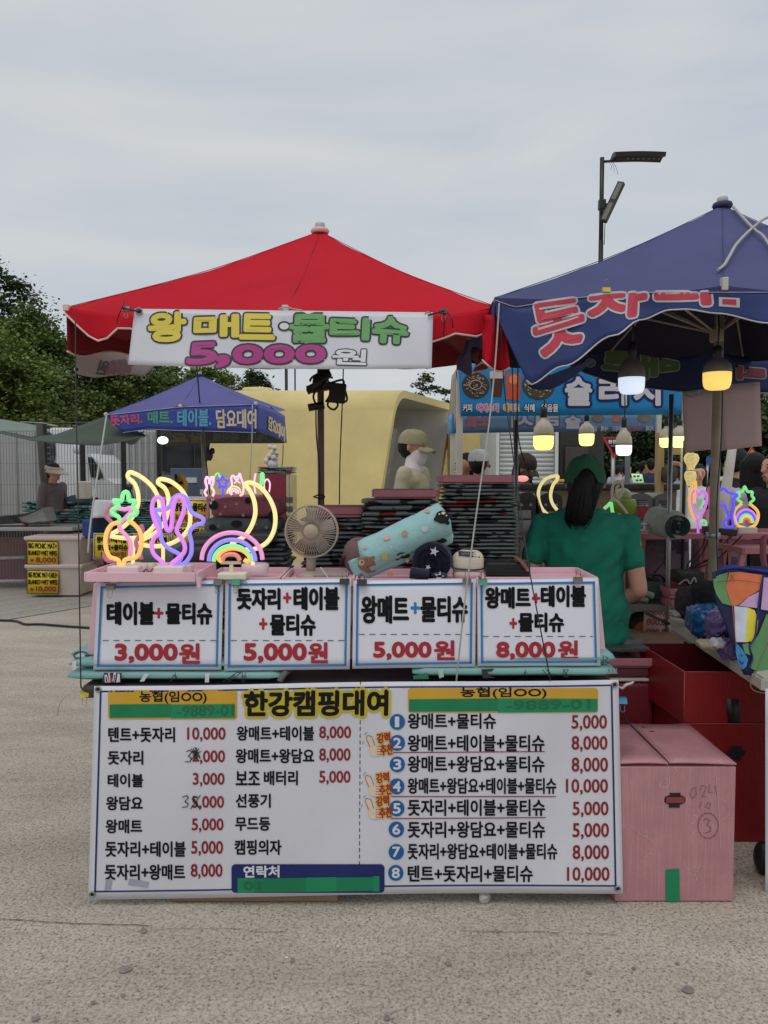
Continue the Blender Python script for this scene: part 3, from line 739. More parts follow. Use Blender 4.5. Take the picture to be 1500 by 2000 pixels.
    if shoes:
        bm = NB()
        for sg in (-1,1): caps(bm, (sg * .09, .03 + yk, .045),(sg * .1,-.17 + yk, .038), .05, .04)
        fin(bm, 'shoes', cloth('dark_shoe', (.03, .03, .03,1)), vox, 1)
    if hair and not gaiter or hair:
        bm = NB(); caps(bm, hp(0, .028 + (.02 if cap else 0),1.635 - (.03 if cap else 0)), hp(0, .035 + (.015 if cap else 0),1.60 - (.02 if cap else 0)), .093 - (.006 if cap else 0), .09 - (.004 if cap else 0),1.08)
        if longhair:
            caps(bm, hp(0, .05,1.62), hp(0, .07,1.30), .092, .085, .7)
            for sg in (-1,1): caps(bm, hp(sg * .075, .01,1.63), hp(sg * .085, .02,1.36), .035, .03)
            caps(bm, hp(0, .06,1.35), hp(0, .09,1.16), .09, .05, .6)
        else:
            caps(bm, hp(0, .055,1.58), hp(0, .055,1.54), .07, .055)
            if ponytail: caps(bm, hp(0, .045,1.58), hp(.01, .05,1.48), .097, .068, .85)
        b2 = melt(bm, vox * .8,2)
        for v in b2.verts: v.co += v.normal * .004 * noise.noise(Vector((v.co.x * 60, v.co.y * 60, v.co.z * 8)))
        fin(b2, 'hair', hair)
    if ponytail:
        bm = NB(); pts = [hp(0, .10,1.61), hp(.006, .16,1.595), hp(.016, .185,1.54), hp(.028, .18,1.46), hp(.038, .155,1.40), hp(.04, .14,1.365)]
        tube(bm, catmull(pts, 4), [.028, .031, .034, .037, .041, .045, .048, .051, .054, .057, .060, .062, .064, .065, .064, .062, .058, .051, .041, .027, .010], 60, sq=.8)
        bm.verts.ensure_lookup_table()
        for k, v in enumerate(bm.verts): j = k % 60; v.co += Vector((v.co.x - .02, v.co.y - .16,0)).normalized() * (.0045 * noise.noise(Vector((j * .9, k // 60 * .12,0))) + .002 * (j % 2))
        pt = fin(bm, 'ponytail', hair); bm = NB(); r_ = random.Random(4); Cp = catmull(pts, 4)
        for k in range(70):
            a = r_.uniform(0,6.283); L = r_.uniform(.8,1.12); S = []
            for i in range(2,21): u = i / 20; q = Cp[i]; rad = (.030 + .036 * math.sin(min(1, u * 1.25) * 1.57)) * (1.04 if u < .8 else 1.04 - (u - .8) * 2.2); w_ = .006 * math.sin(u * 5 + a * 3); S.append(q + Vector((math.cos(a) * rad + w_, math.sin(a) * rad * .8,-.05 * (L - .9) * max(0, u - .5) * 4)))
            tube(bm, S, .0013,3)
        fin(bm, 'hair_strands', hair)['kind'] = 'stuff'
    if cap:
        bm = NB(); cz = hp(0, .02,1.625); rt = hd.to_3x3()
        rings = []; NJ = 48; kc = .97 if ponytail else .94
        for i in range(9):
            th = i / 8 * math.pi / 2; ring = []
            for j in range(NJ):
                a = 2 * math.pi * j / NJ
                low = -.045 * (1 - i / 8) * (.45 if not ponytail else (1.1 if abs(a - math.pi / 2) > .55 else (abs(a - math.pi / 2) / .55) ** 2 * 1.4 - .5))
                p = Vector((kc * .108 * math.cos(th) ** .55 * math.cos(a), kc * .128 * math.cos(th) ** .55 * math.sin(a), kc * .102 * math.sin(th) + low))
                ring.append(bm.verts.new(cz + rt @ p))
            rings.append(ring)
        for a, b in zip(rings, rings[1:]):
            for j in range(NJ): f = bm.faces.new((a[j], a[(j + 1) % NJ], b[(j + 1) % NJ], b[j])); f.smooth = True
        bm.faces.new(rings[-1])
        sup(bm, cz + rt @ Vector((0,0, .1)), .008, .008, .005)
        fin(bm, 'cap', cap)
        bm = NB(); grid(bm, lambda u, v: cz + rt @ Vector(((u - .5) * .19 * (1 - .25 * v * v),-.085 - .105 * v * math.sin(math.pi * (.15 + .7 * u)) ** .5,-.02 - .03 * v - .05 * (u - .5) ** 2 * 4 * .6)),10,5, thick=.006); fin(bm, 'cap_brim', cap)
    if visor:
        bm = NB(); cz = hp(0, .01,1.64); rt = hd.to_3x3()
        for i in range(1): pass
        tube(bm, [cz + rt @ Vector((.1 * math.cos(a * .2618), .115 * math.sin(a * .2618),0)) for a in range(24)], .02,6, closed=True, sq=1.6); fin(bm, 'visor_band', visor)
        bm = NB(); grid(bm, lambda u, v: cz + rt @ Vector((math.cos(math.pi * (1.0 + u)) * (.1 + .075 * v), math.sin(math.pi * (1.0 + u)) * (.11 + .12 * v), .01 - .06 * v)),16,5, thick=.005); fin(bm, 'visor_brim', visor)
    if gaiter:
        bm = NB(); caps(bm, hp(0,-.035,1.545), hp(0,-.03,1.50), .074, .068); caps(bm, (0, .0,1.48 - drop),(0,0,1.41 - drop), .070, .085, .9); caps(bm, hp(0,-.088,1.578), hp(0,-.1,1.56), .016, .02)
        fin(bm, 'neck_gaiter', gaiter, vox * .8,2)
    return t
GREEN = mat('deep_green_jersey', rgb(20,122,98,1.0), .9, .08,7, bump=.3, bscale=30); GCAP = mat('dark_green_cap', rgb(26,84,54,1.0), .85, .08,20, bump=.2, bscale=200)
PBLACK = cloth('black_cloth', (.014, .014, .016,1))
gw = person(
    (at(1143,900,3.52).x, 3.52,0),1.52, R(168), 'woman with black ponytail, green cap and green t-shirt, seen from behind', GREEN, PBLACK, HAIR, cap=GCAP, vox=.009, wide=1.27, ponytail=True, tilt=R(3), hem=.8, sleeves=.5,
    arms={'L': [(-.215, .0,1.37),(-.27, .03,1.04),(-.10,-.12, .89)], 'R': [(.215,0,1.37),(.28, .04,1.08),(.2,-.2,1.0)]})
TAN = cloth('khaki_tshirt', rgb(192,184,150)); GAI = cloth('white_gaiter', rgb(238,230,232))
mp = person((at(808,900,6.2).x, 6.2,0),1.79, R(64), 'man in olive cap, white neck gaiter and khaki t-shirt by the yellow building', TAN, PBLACK, HAIR, cap=CAPN, gaiter=GAI, vox=.012, tilt=R(6))
bm = NB()
for i, (a, w) in enumerate(((905,10),(913,7),(918,9),(923,6),(928,8))): box(bm, at(772, a, 6.09) - Vector((0,0, .004)), at(772 + w, a, 6.09) + Vector((0, .003, .004)))
bm.free()
# seated woman with sun visor
person((at(103,900,10.1).x, 10.1,0),1.58, R(70), 'person in a wide sun visor and mauve top behind the left grey table', cloth('mauve_top', rgb(128,112,112)), cloth('beige_trousers', rgb(165,155,140)), HAIR, visor=cloth('beige_visor', rgb(200,188,172)), sleeves=2, tilt=R(10), vox=.013)
# people behind the tall stack and in the cafe tent
person((at(908,900,7.2).x, 7.2,0),1.63, R(-60), 'man with short black hair, face turned left, beside the white tent pole', cloth('dark_top', (.03, .03, .035,1)), PBLACK, HAIR, vox=.013)
person((at(936,900,7.0).x, 7.0,0),1.66, R(160), 'man in light grey cap and black t-shirt seen from behind by the tent pole', PBLACK, PBLACK, HAIR, cap=cloth('light_grey_cap', rgb(190,190,190)), vox=.013)
person((at(1022,900,6.9).x, 6.9,0),1.62, R(25), 'person in a brown cap bending over behind the small pink lamp', cloth('brown_top', rgb(60,45,40)), PBLACK, mat('brown_hair', (.05, .025, .015,1), .5), cap=cloth('dark_brown_cap', rgb(58,44,36)), vox=.012, tilt=R(22), longhair=True)
person((at(1364,900,8.8).x, 8.8,0),1.55, R(-8), 'woman in white dress with black hair facing the viewer behind the glowing hearts', cloth('white_dress', rgb(225,225,228)), cloth('white_skirt', rgb(220,220,222)), HAIR, longhair=True, vox=.013, dress=True, sleeves=2)
person((at(1438,900,6.6).x, 6.6,0),1.66, R(150), 'man in black t-shirt bending his neck, right of the white tent leg', PBLACK, PBLACK, HAIR, vox=.012, tilt=R(20))
person((at(1472,900,6.0).x, 6.0,0),1.60, R(170), 'woman with long black hair and white shirt seen from behind at the right edge', cloth('white_shirt', rgb(200,195,200)), PBLACK, HAIR, longhair=True, vox=.012, wide=1.05)
person((at(1512,900,5.7).x, 5.7,0),1.60, R(-75), 'woman in black whose profile shows at the right edge of the photo', PBLACK, PBLACK, HAIR, longhair=True, vox=.012)
crowd_c = [rgb(190,190,195), rgb(40,40,45), rgb(150,160,175), rgb(90,40,40), rgb(205,200,190), rgb(50,60,80)]
rr = random.Random(11)
CL = ['in pale grey top', 'in black top', 'in light blue top', 'in dark red top', 'in cream top', 'in navy top']
for i, px in enumerate([1206,1219,1226,1248,1260,1272,1284,1298,1320,1342,1418,1432,1216,1292]):
    Y = rr.uniform(15,21); ci = i % 6
    person((at(px, 900, Y).x, Y, 0), rr.uniform(1.5,1.74), rr.uniform(-3,3), 'far person %s, %s from the left in the crowd by the hedge' % (CL[ci], ['first', 'third', 'fourth', 'fifth', 'sixth', 'seventh', 'eighth', 'tenth', 'eleventh', 'twelfth', 'thirteenth', 'fourteenth', 'second', 'ninth'][i]), cloth('crowd_top_%d' % ci, crowd_c[ci]), PBLACK, HAIR, vox=.028, detail=False, group='people in the far crowd')
# ================================================================ FOLDED MATS (shared meshes)
def mat_fabric(name, base, bits, dark):
    m = bpy.data.materials.new(name); m.use_nodes = True; n, l = m.node_tree.nodes, m.node_tree.links; b = n['Principled BSDF']; b.inputs['Roughness'].default_value = .6
    tc = n.new('ShaderNodeTexCoord'); oi = n.new('ShaderNodeObjectInfo'); ad = n.new('ShaderNodeVectorMath'); ad.operation = 'MULTIPLY_ADD'; ad.inputs[1].default_value = (1,1,1)
    cmb = n.new('ShaderNodeCombineXYZ'); ml = n.new('ShaderNodeMath'); ml.operation = 'MULTIPLY'; ml.inputs[1].default_value = 37
    l.new(oi.outputs['Random'], ml.inputs[0]); l.new(ml.outputs[0], cmb.inputs[0]); l.new(ml.outputs[0], cmb.inputs[1]); l.new(tc.outputs['Object'], ad.inputs[0]); l.new(cmb.outputs[0], ad.inputs[2])
    mp_ = n.new('ShaderNodeMapping'); mp_.inputs['Scale'].default_value = (1,1, .9); l.new(ad.outputs[0], mp_.inputs[0])
    col = None
    rgbn = n.new('ShaderNodeRGB'); rgbn.outputs[0].default_value = base; col = rgbn.outputs[0]
    for i, (c, s_, th) in enumerate(bits):
        no = n.new('ShaderNodeTexVoronoi'); no.inputs['Scale'].default_value = s_; l.new(mp_.outputs[0], no.inputs['Vector'])
        sx = n.new('ShaderNodeSeparateColor'); l.new(no.outputs['Color'], sx.inputs[0])
        gt = n.new('ShaderNodeMath'); gt.operation = 'GREATER_THAN'; gt.inputs[1].default_value = th; l.new(sx.outputs[i % 3], gt.inputs[0])
        mx = n.new('ShaderNodeMixRGB'); l.new(gt.outputs[0], mx.inputs[0]); l.new(col, mx.inputs[1]); mx.inputs[2].default_value = c; col = mx.outputs[0]
    no = n.new('ShaderNodeTexNoise'); no.inputs['Scale'].default_value = 25; l.new(ad.outputs[0], no.inputs['Vector']); mx = n.new('ShaderNodeMixRGB'); mx.blend_type = 'MULTIPLY'; mx.inputs[0].default_value = .35; l.new(col, mx.inputs[1]); l.new(no.outputs['Color'], mx.inputs[2])
    l.new(mx.outputs[0], b.inputs['Base Color']); return m
MINT = mat_fabric('mint_mat_fabric', rgb(125,175,165), [(rgb(225,230,228),9, .86),(rgb(30,45,75),24, .93),(rgb(170,40,45),17, .93)], 0)
TEALF = mat_fabric('teal_mat_fabric', rgb(110,170,158), [(rgb(180,35,40),12, .86),(rgb(30,60,60),22, .8),(rgb(190,210,205),17, .9)], 0)
DARKF = mat_fabric('slate_mat_fabric', rgb(134,142,139), [(rgb(28,30,34),15, .82),(rgb(140,30,38),9, .93),(rgb(30,30,32),30, .88)], 0)
_matmesh = {}
def folded_mesh(key, w, d, t, mtl, layers=2):
    k = (key, w, d, t, mtl.name)
    if k in _matmesh: return _matmesh[k]
    rnd = random.Random(key * 13 + 5); bm = NB(); th = t / layers
    for L in range(layers):
        prof = []
        for j in range(8):
            a = 2 * math.pi * j / 8; prof.append((math.copysign(abs(math.cos(a)) ** .5, math.cos(a)), math.copysign(abs(math.sin(a)) ** .7, math.sin(a))))
        rings = []; nx = 16
        for i in range(nx + 1):
            x = -w / 2 + w * i / nx; e = 1 - (.55 if i in (0, nx) else 0)
            oy = .006 * noise.noise(Vector((x * 4, key, L))); oz = .004 * noise.noise(Vector((x * 6, key + 9, L)))
            rings.append([bm.verts.new((x, oy + cy * d / 2 * (1 - .02 * (i in (0, nx))), th * (L + .5) + oz * .6 + cz_ * th / 2 * .96 * e)) for cy, cz_ in prof])
        for a, b in zip(rings, rings[1:]):
            for j in range(8): f = bm.faces.new((a[j], a[(j + 1) % 8], b[(j + 1) % 8], b[j])); f.smooth = True
        bm.faces.new(rings[0][::-1]); bm.faces.new(rings[-1])
    me = bpy.data.meshes.new('folded_mat'); bm.to_mesh(me); bm.free(); me.materials.append(mtl); _matmesh[k] = me; return me
_u = ['first', 'second', 'third', 'fourth', 'fifth', 'sixth', 'seventh', 'eighth', 'ninth', 'tenth', 'eleventh', 'twelfth', 'thirteenth', 'fourteenth', 'fifteenth', 'sixteenth', 'seventeenth', 'eighteenth', 'nineteenth']
ORD = ['topmost'] + _u[1:] + [d + t_ for a, d in (('twenty', 'twentieth'),('thirty', 'thirtieth'),('forty', 'fortieth')) for d, t_ in [(d, '')] + [(a + '-', x) for x in _u[:9]]]
def mat_stack(x, y, z0, z1, w, d, t, mtl, what, colour, seed=0, jit=.012, rot=0, layers=2):
    n_ = max(1, round((z1 - z0) / t)); t = (z1 - z0) / n_; rnd = random.Random(seed)
    for i in range(n_):
        me = folded_mesh(rnd.randrange(5), w, d, round(t, 4), mtl, layers)
        o = bpy.data.objects.new('folded_mat', me); COL.objects.link(o); o.location = (x + rnd.uniform(-jit, jit), y + rnd.uniform(-jit, jit), z0 + i * t); o.rotation_euler.z = rot + rnd.uniform(-.035, .035); o.scale = (rnd.uniform(.96,1.03),1,1)
        k = n_ - 1 - i
        tag(o, '%s mat, %s in the stack %s' % (colour, ORD[k] if k == 0 else ORD[k] + ' from top', what), 'picnic mat', 'folded mats in the stack ' + what)
    return z1
# pink camp table (tray top with rim and fold-out legs)
def tray_table(x0, x1, y0, y1, z0, z1, label, m=None, group='pink camp tables', legs=True, folded=False, splay=.03, ly=.03):
    m = m or PINK; t = thing('camp_table', label, 'camp table', ((x0 + x1) / 2,(y0 + y1) / 2, z0), group); rim = .028
    zb = z1 - rim
    bm = NB(); box(bm, (x0 + .008, y0 + .008, zb),(x1 - .008, y1 - .008, zb + .006)); put('tray_floor', bm, m, t)
    bm = NB()
    P = [(x0, y0),(x1, y0),(x1, y1),(x0, y1)]
    for i in range(4):
        a, b = P[i], P[(i + 1) % 4]
        if a[0] == b[0]: box(bm, (a[0] - .004, min(a[1], b[1]), zb - .004),(a[0] + .004, max(a[1], b[1]), z1), bev=.002)
        else: box(bm, (min(a[0], b[0]) + .0045, a[1] - .004, zb - .004),(max(a[0], b[0]) - .0045, a[1] + .004, z1), bev=.002)
    put('tray_rim', bm, m, t)
    if folded: 
        bm = NB(); box(bm, (x0 + .006, y0 + .006, z0),(x1 - .006, y1 - .006, zb - .005), bev=.004); put('folded_legs', bm, m, t); return t
    if legs:
        for sg, xx in ((-1, x0 + .012),(1, x1 - .012)):
            for yy in (y0 + ly, y1 - .03):
                bm = NB(); prism(bm, [(xx - .014, yy - .012, zb - .005),(xx + .014, yy - .012, zb - .005),(xx + .012 + sg * splay, yy - .012, z0),(xx - .012 + sg * splay, yy - .012, z0)], (0, .024,0)); put('leg', bm, m, t)
            bm = NB(); box(bm, (xx - .006 + sg * splay * .8, y0 + ly + .013, z0 + .05),(xx + .006 + sg * splay * .8, y1 - .043, z0 + .075)); put('cross_bar', bm, m, t)
    return t
def px_tray(pa, pb, py_top, Y, dep, zlow, label, m=None, **k):
    return tray_table(at(pa, py_top, Y).x, at(pb, py_top, Y).x, Y, Y + dep, zlow, at(pa, py_top, Y).z, label, m, **k)
def trestle(x0, x1, y0, y1, z, label, name='folding_table', m=None, leg=True, rotz=0, th=.045):
    t = thing(name, label, 'table', ((x0 + x1) / 2,(y0 + y1) / 2,0)); m = m or TABLEM
    bm = NB(); box(bm, (x0, y0, z - th),(x1, y1, z), bev=.012); put('tabletop', bm, m, t)
    if leg:
        for x in (x0 + .18, x1 - .18):
            bm = NB(); tube(bm, [(x, y0 + .1, z - th - .01),(x, y0 + .1, .02), ], .014,8); put('leg', bm, STEEL, t)
            bm = NB(); tube(bm, [(x, y1 - .1, z - th - .01),(x, y1 - .1, .02)], .014,8); put('leg', bm, STEEL, t)
            bm = NB(); tube(bm, [(x, y0 + .115, .12),(x, y1 - .115, .12)], .01,6); put('cross_bar', bm, STEEL, t)
    return t
TABLEM = mat('grey_table_plastic', rgb(158,156,150), .55, .1,6)
def clip(px, py, Y, m, label, w=.030, h=.018, up=True, down=False, group='binder clips'):
    c = at(px, py, Y); t = thing('binder_clip', label, 'binder clip', c, group)
    bm = NB(); prism(bm, [c + Vector((-w / 2,-.011,-h / 2)), c + Vector((w / 2,-.011,-h / 2)), c + Vector((w / 2,-.003, h / 2)), c + Vector((-w / 2,-.003, h / 2))], (0, .016,0)); put('clip_body', bm, m, t)
    for sg in ((1,-1) if (up and down) else ((1,) if up else (-1,))):
        bm = NB(); z = h / 2 * sg; pts = [c + Vector((-.009,-.002, z)), c + Vector((-.006,-.006, z + sg * .016)), c + Vector((-.008,-.008, z + sg * .024)), c + Vector((0,-.009, z + sg * .029)), c + Vector((.008,-.008, z + sg * .024)), c + Vector((.006,-.006, z + sg * .016)), c + Vector((.009,-.002, z))]
        tube(bm, pts, .0011,5); put('wire_handle', bm, STEEL, t)
    return t
CG = mat('green_clip', rgb(70,150,110), .4, metal=0); CGR = mat('grey_clip', rgb(110,108,98), .4, metal=.5); CB = mat('black_clip', (.015, .015, .015,1), .4); CY = mat('yellow_clip', rgb(205,180,50), .4); CBL = mat('blue_clip', rgb(70,150,190), .4)
def neon(bm, pts, Y, r, closed=False, seg=5):
    P = [at(p[0], p[1], p[2] if len(p) > 2 else Y) for p in pts]; tube(bm, catmull(P, seg, closed), r, 8, closed=closed)
def neon_mat(name, c, e=.75, base=None):
    return mat(name, rgb(*c), .4, .02, emit=e, ecol=rgb(*c))
NPK = neon_mat('neon_pink', (214,140,190)); NPU = neon_mat('neon_purple', (205,125,222)); NBL = neon_mat('neon_lilac', (140,130,225)); NGR = neon_mat('neon_green', (130,222,145)); NOR = neon_mat('neon_orange', (250,185,95)); NWW = neon_mat('neon_warm_white', (252,220,150)); NSA = neon_mat('neon_salmon', (225,140,125), .4); NRO = neon_mat('dull_rose_tube', (190,120,150), .25); NBB = neon_mat('neon_blue', (90,80,255), .9)
CREAM = mat('cream_plastic', rgb(232,225,208), .5, .05); PALEP = mat('pale_pink_plastic', rgb(235,215,218), .5, .05)
# ================================================================ UMBRELLAS
def canopy(name, label, peak, corners, mids, m, seamm, finm, pole_x, pole_y, pole_r, polem, sag=.05, group='market umbrellas', ringm=None, lin=None):
    """peak: Vector; corners/mids alternating eight rim points; curved panels between ribs"""
    t = thing(name, label, 'umbrella', (pole_x, pole_y, 0), group)
    rim = []
    for i in range(4): rim += [corners[i], mids[i]]
    bm = NB()
    for i in range(8):
        a, b = rim[i], rim[(i + 1) % 8]
        def f(s, v, a=a, b=b):
            q = a.lerp(b, s); p = peak.lerp(q, v); p = p + Vector((0,0,-.045 * math.sin(math.pi * s) * v * v - sag * math.sin(math.pi * v) * .5))
            p.z += .007 * noise.noise(p * 4) + .003 * noise.noise(Vector((p.x * 13, p.y * 13, p.z * 3))) * v; return p
        grid(bm, f, 14,18)
    bmesh.ops.remove_doubles(bm, verts=bm.verts, dist=.004)
    put('canopy', bm, m, t, smooth=False)
    if lin:  # added sheet below the canopy, its dark colour stands in for shade
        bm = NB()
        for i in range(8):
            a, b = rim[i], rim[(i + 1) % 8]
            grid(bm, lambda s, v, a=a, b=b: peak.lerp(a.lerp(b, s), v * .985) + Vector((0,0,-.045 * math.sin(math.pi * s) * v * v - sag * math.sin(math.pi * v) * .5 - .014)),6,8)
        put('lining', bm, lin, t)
    for i in range(8):
        bm = NB(); tube(bm, [peak + Vector((0,0,-.04)), peak.lerp(rim[i], .5) + Vector((0,0,-.03 - sag * .5)), rim[i] + Vector((0,0,-.012))], .007,6); put('rib', bm, polem, t)
        bm = NB(); mid = peak.lerp(rim[i], .5) + Vector((0,0,-.04 - sag * .5)); tube(bm, [mid, Vector((pole_x, pole_y, peak.z - .62))], .006,6); put('strut', bm, polem, t)
        bm = NB(); tube(bm, catmull([peak + Vector((0,0, .001)), peak.lerp(rim[i], .5) + Vector((0,0, .0005 - sag * .5)), rim[i]], 6), .0018,5); put('seam', bm, seamm if i == 1 else m, t)
    bm = NB(); tube(bm, [(pole_x, pole_y, 0),(peak.x, peak.y, peak.z)], pole_r, 12); put('pole', bm, polem, t)
    bm = NB(); lathe(bm, (pole_x, pole_y, peak.z - .66), [(.03,0),(.034, .01),(.034, .06),(.03, .07)], 14); put('runner', bm, polem, t)
    bm = NB(); lathe(bm, peak, [(.042,-.012),(.048,0),(.044, .012)], 16); put('cap_ring', bm, ringm or seamm, t)
    bm = NB(); lathe(bm, peak + Vector((0,0, .012)), [(.022,0),(.026, .003),(.026, .025),(.024, .028)], 16); put('finial', bm, finm, t)
    return t, rim
REDC = mat('red_umbrella_cloth', rgb(200,26,42), .8, .07,2.2, bump=.35, bscale=9, spec=.15); REDT = mat('cream_trim', rgb(235,205,195), .8)
REDS = mat('dark_red_seam', rgb(150,25,38), .8); NAVC = mat('navy_umbrella_cloth', rgb(84,88,130), .75, .08,2, bump=.35, bscale=9, spec=.2); NAVS = mat('navy_seam', rgb(60,62,105), .7)
BLUC = mat('blue_umbrella_cloth', rgb(88,86,150), .6, .06,2); POLEM = mat('brown_pole', rgb(128,98,92), .5, .12,10); POLEG = mat('grey_wood_pole', rgb(168,152,134), .6, .25,6); FIN = mat('finial_plastic', rgb(200,195,185), .5)
RED_SHADE = mat('red_lining', rgb(140,14,24), .85); NAVY_SHADE = mat('navy_lining', rgb(24,26,48), .85)  # umbrella cloth colours darkened to carry the shade underneath
# ---- red umbrella
FY = 3.12
rp = at(625,452,4.0)
C0 = at(130,600, FY); C1 = at(972,600, FY); BYd = 1.70
zr = C0.z + .03
C2 = Vector((C1.x + .12, FY + BYd, zr)); C3 = Vector((C0.x + .12, FY + BYd, zr))
M0 = at(558,606, FY - .02); M1 = (C1 + C2) / 2 + Vector((.02,0,0)); M2 = (C2 + C3) / 2; M3 = (C3 + C0) / 2 + Vector((-.02,0,0))
peak = Vector((rp.x, 4.0, rp.z))
ru, rimr = canopy('red_umbrella', 'large red square market umbrella over the front rental table', peak, [C0, C1, C2, C3], [M0, M1, M2, M3], REDC, REDS, FIN, rp.x, 4.0, .0175, POLEM, ringm=REDT, lin=RED_SHADE)
# front valance: hangs from the rim, blown about, with pale piping
def valance(rootobj, f_top, f_bot, y_wave, m, trim, name='valance', nu=40, nv=6):
    bm = NB()
    def f(s, v):
        a = f_top(s); b = f_bot(s); p = a.lerp(b, v); p = p + Vector((0, y_wave(s) * v, 0)); return p
    grid(bm, f, nu, nv, thick=.0012); put(name, bm, m, rootobj)
    bm = NB(); tube(bm, [f(i / nu, 1) for i in range(nu + 1)], .0042,6); put('piping', bm, trim, rootobj)
def interp(tab, x):
    for (a, ya),(b, yb_) in zip(tab, tab[1:]):
        if x <= b: 
            u = (x - a) / (b - a); u = u * u * (3 - 2 * u); return ya + (yb_ - ya) * u
    return tab[-1][1]
vt = [(135,600),(142,622),(160,662),(190,668 - 4),(212,670),(228,650),(240,642),(300,650),(420,672),(560,668),(700,672),(830,668),(850,667),(895,655),(930,657),(950,652),(962,628),(970,604)]
vt = [(135,603),(148,634),(165,652),(187,666),(205,669),(222,660),(232,645),(258,644),(330,665),(430,668),(560,640),(700,668),(830,668),(850,668),(885,655),(925,659),(948,650),(962,625),(970,606)]
def rimtop(px): 
    if px < 558: u = (px - 130) / 428; return C0.lerp(M0, u) + Vector((0,-.006,-.006 - .03 * math.sin(math.pi * u)))
    u = (px - 558) / 414; return M0.lerp(C1, u) + Vector((0,-.006,-.006 - .03 * math.sin(math.pi * u)))
valance(ru, lambda s: rimtop(130 + 842 * s), lambda s: Vector((rimtop(130 + 842 * s).x, FY, at(0, interp(vt, 131 + 839 * s), FY).z)), lambda s: .02 * math.sin(s * 40) - .02, REDC, REDT)
# side valances seen from inside, their shade painted in as a darker red
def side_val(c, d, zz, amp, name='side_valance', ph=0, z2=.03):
    valance(ru, lambda s: c.lerp(d, s) + Vector((0,0,-.004)), lambda s: c.lerp(d, s) + Vector((amp * math.sin(s * 9 + ph),0,-(zz + (z2 - zz) * min(1, s * 1.3)) * (1 + .1 * math.sin(s * 17 + ph)))), lambda s: 0, RED_SHADE, REDT, name)
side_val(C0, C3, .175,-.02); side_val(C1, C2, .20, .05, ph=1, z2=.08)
# hanging loose red corner at the right
bm = NB(); tp = [(935,640),(968,606),(985,640),(1000,712),(985,722),(960,690)]
grid(bm, lambda s, v: at(942 + 40 * s + 14 * v * s, 615 + v * (88 + 22 * math.sin(s * 2.4)),3.05 + .03 * math.sin(s * 8 + v * 3)),10,8, thick=.0012); put('loose_corner', bm, REDC, ru)
bm = NB(); tube(bm, [at(942 + 54 * s, 615 + (88 + 22 * math.sin(s * 2.4)),3.045 + .03 * math.sin(s * 8 + 3)) for s in [k / 10 for k in range(11)]], .0035,6); put('piping', bm, REDT, ru)
bm = NB(); c = M0 + Vector((0,-.015,-.0)); box(bm, c - Vector((.012, .012, .012)), c + Vector((.014, .012, .016)), bev=.003); put('rib_end', bm, mat('white_rib_end', rgb(215,212,210), .4), ru)
bm = NB(); c = C0; box(bm, c - Vector((.012, .012, .016)), c + Vector((.012, .012, .01)), bev=.003); put('rib_end', bm, REDT, ru)
# ---- white banner under the red umbrella front
BNW = mat('white_vinyl', rgb(213,212,219,1.06), .42, .055,2.2, bump=.04, bscale=5)
BNW2 = mat('white_vinyl_back', rgb(200,190,186,1.0), .6, .04,3)
UY = 3.045
def ub(px, py): return UY - .05 * (py - 606) / 110 + .006 * math.sin(px * .021) * math.sin((py - 600) * .03) + .004 * math.sin(px * .05)
t = thing('price_banner', 'white vinyl banner with rounded yellow, green and magenta lettering hung on the red umbrella', 'banner', at(550,715, UY))
qm = quadmap(((263,603),(846,610),(843,720),(250,712)))
bm = NB(); grid(bm, lambda s, v: (lambda q: at(q[0], q[1] + 4 * math.sin(math.pi * s) * (v - .0) , ub(*q)))(qm(s, v)),48,10, thick=.0009); put('vinyl_sheet', bm, BNW, t)
DG = mat('charcoal_print', (.03, .03, .032,1), .5); YE2 = mat('butter_yellow_print', rgb(225,205,75), .5, .04); GR2 = mat('leaf_green_print', rgb(110,170,100), .5, .04); MG = mat('magenta_print', rgb(178,60,135), .5, .04)
def outlined(parent, items, Yf, g_in, g_out, dark, name='lettering', off=.002, ex=0):
    """items: (string, quad, material)"""
    items = [(s_, infl(q, ex), m_) for s_, q, m_ in items]
    bm = NB()
    for s_, q, m_ in items: txt(bm, s_, q, Yf, off, grow=g_out)
    put(name + '_outline', bm, dark, parent)
    ms = {}
    for s_, q, m_ in items: ms.setdefault(m_.name, []).append((s_, q, m_))
    for k, L in ms.items():
        bm = NB()
        for s_, q, m_ in L: txt(bm, s_, q, Yf, off + .0014, grow=g_in)
        put(name, bm, L[0][2], parent)
outlined(t, [('왕', ((298,617),(357,615),(357,660),(294,662)), YE2),('매', ((386,622),(460,620),(460,652),(384,654)), YE2),('트', ((476,619),(530,620),(530,657),(474,656)), YE2),
    ('물', ((574,620),(636,620),(636,662),(570,662)), GR2),('티', ((652,625),(716,628),(714,658),(650,657)), GR2),('슈', ((736,622),(792,628),(790,666),(732,662)), GR2),
    ('5', ((376,676),(418,674),(418,704),(370,706)), MG),(',', ((430,700),(444,700),(440,712),(426,712)), MG),('000', ((462,680),(630,680),(630,702),(460,704)), MG), ], ub, 3.3,6.6, DG, ex=4)
outlined(t, [('원', ((654,684),(714,686),(712,710),(650,708)), WHITEP)], ub, 1.4,3.6, DG, ex=2)
bm = NB(); disc(bm, 555,637,13,10, ub, .0022); put('lettering_outline', bm, DG, t); bm = NB(); disc(bm, 555,637,9,6.5, ub, .0034); put('lettering', bm, WHITEP, t)
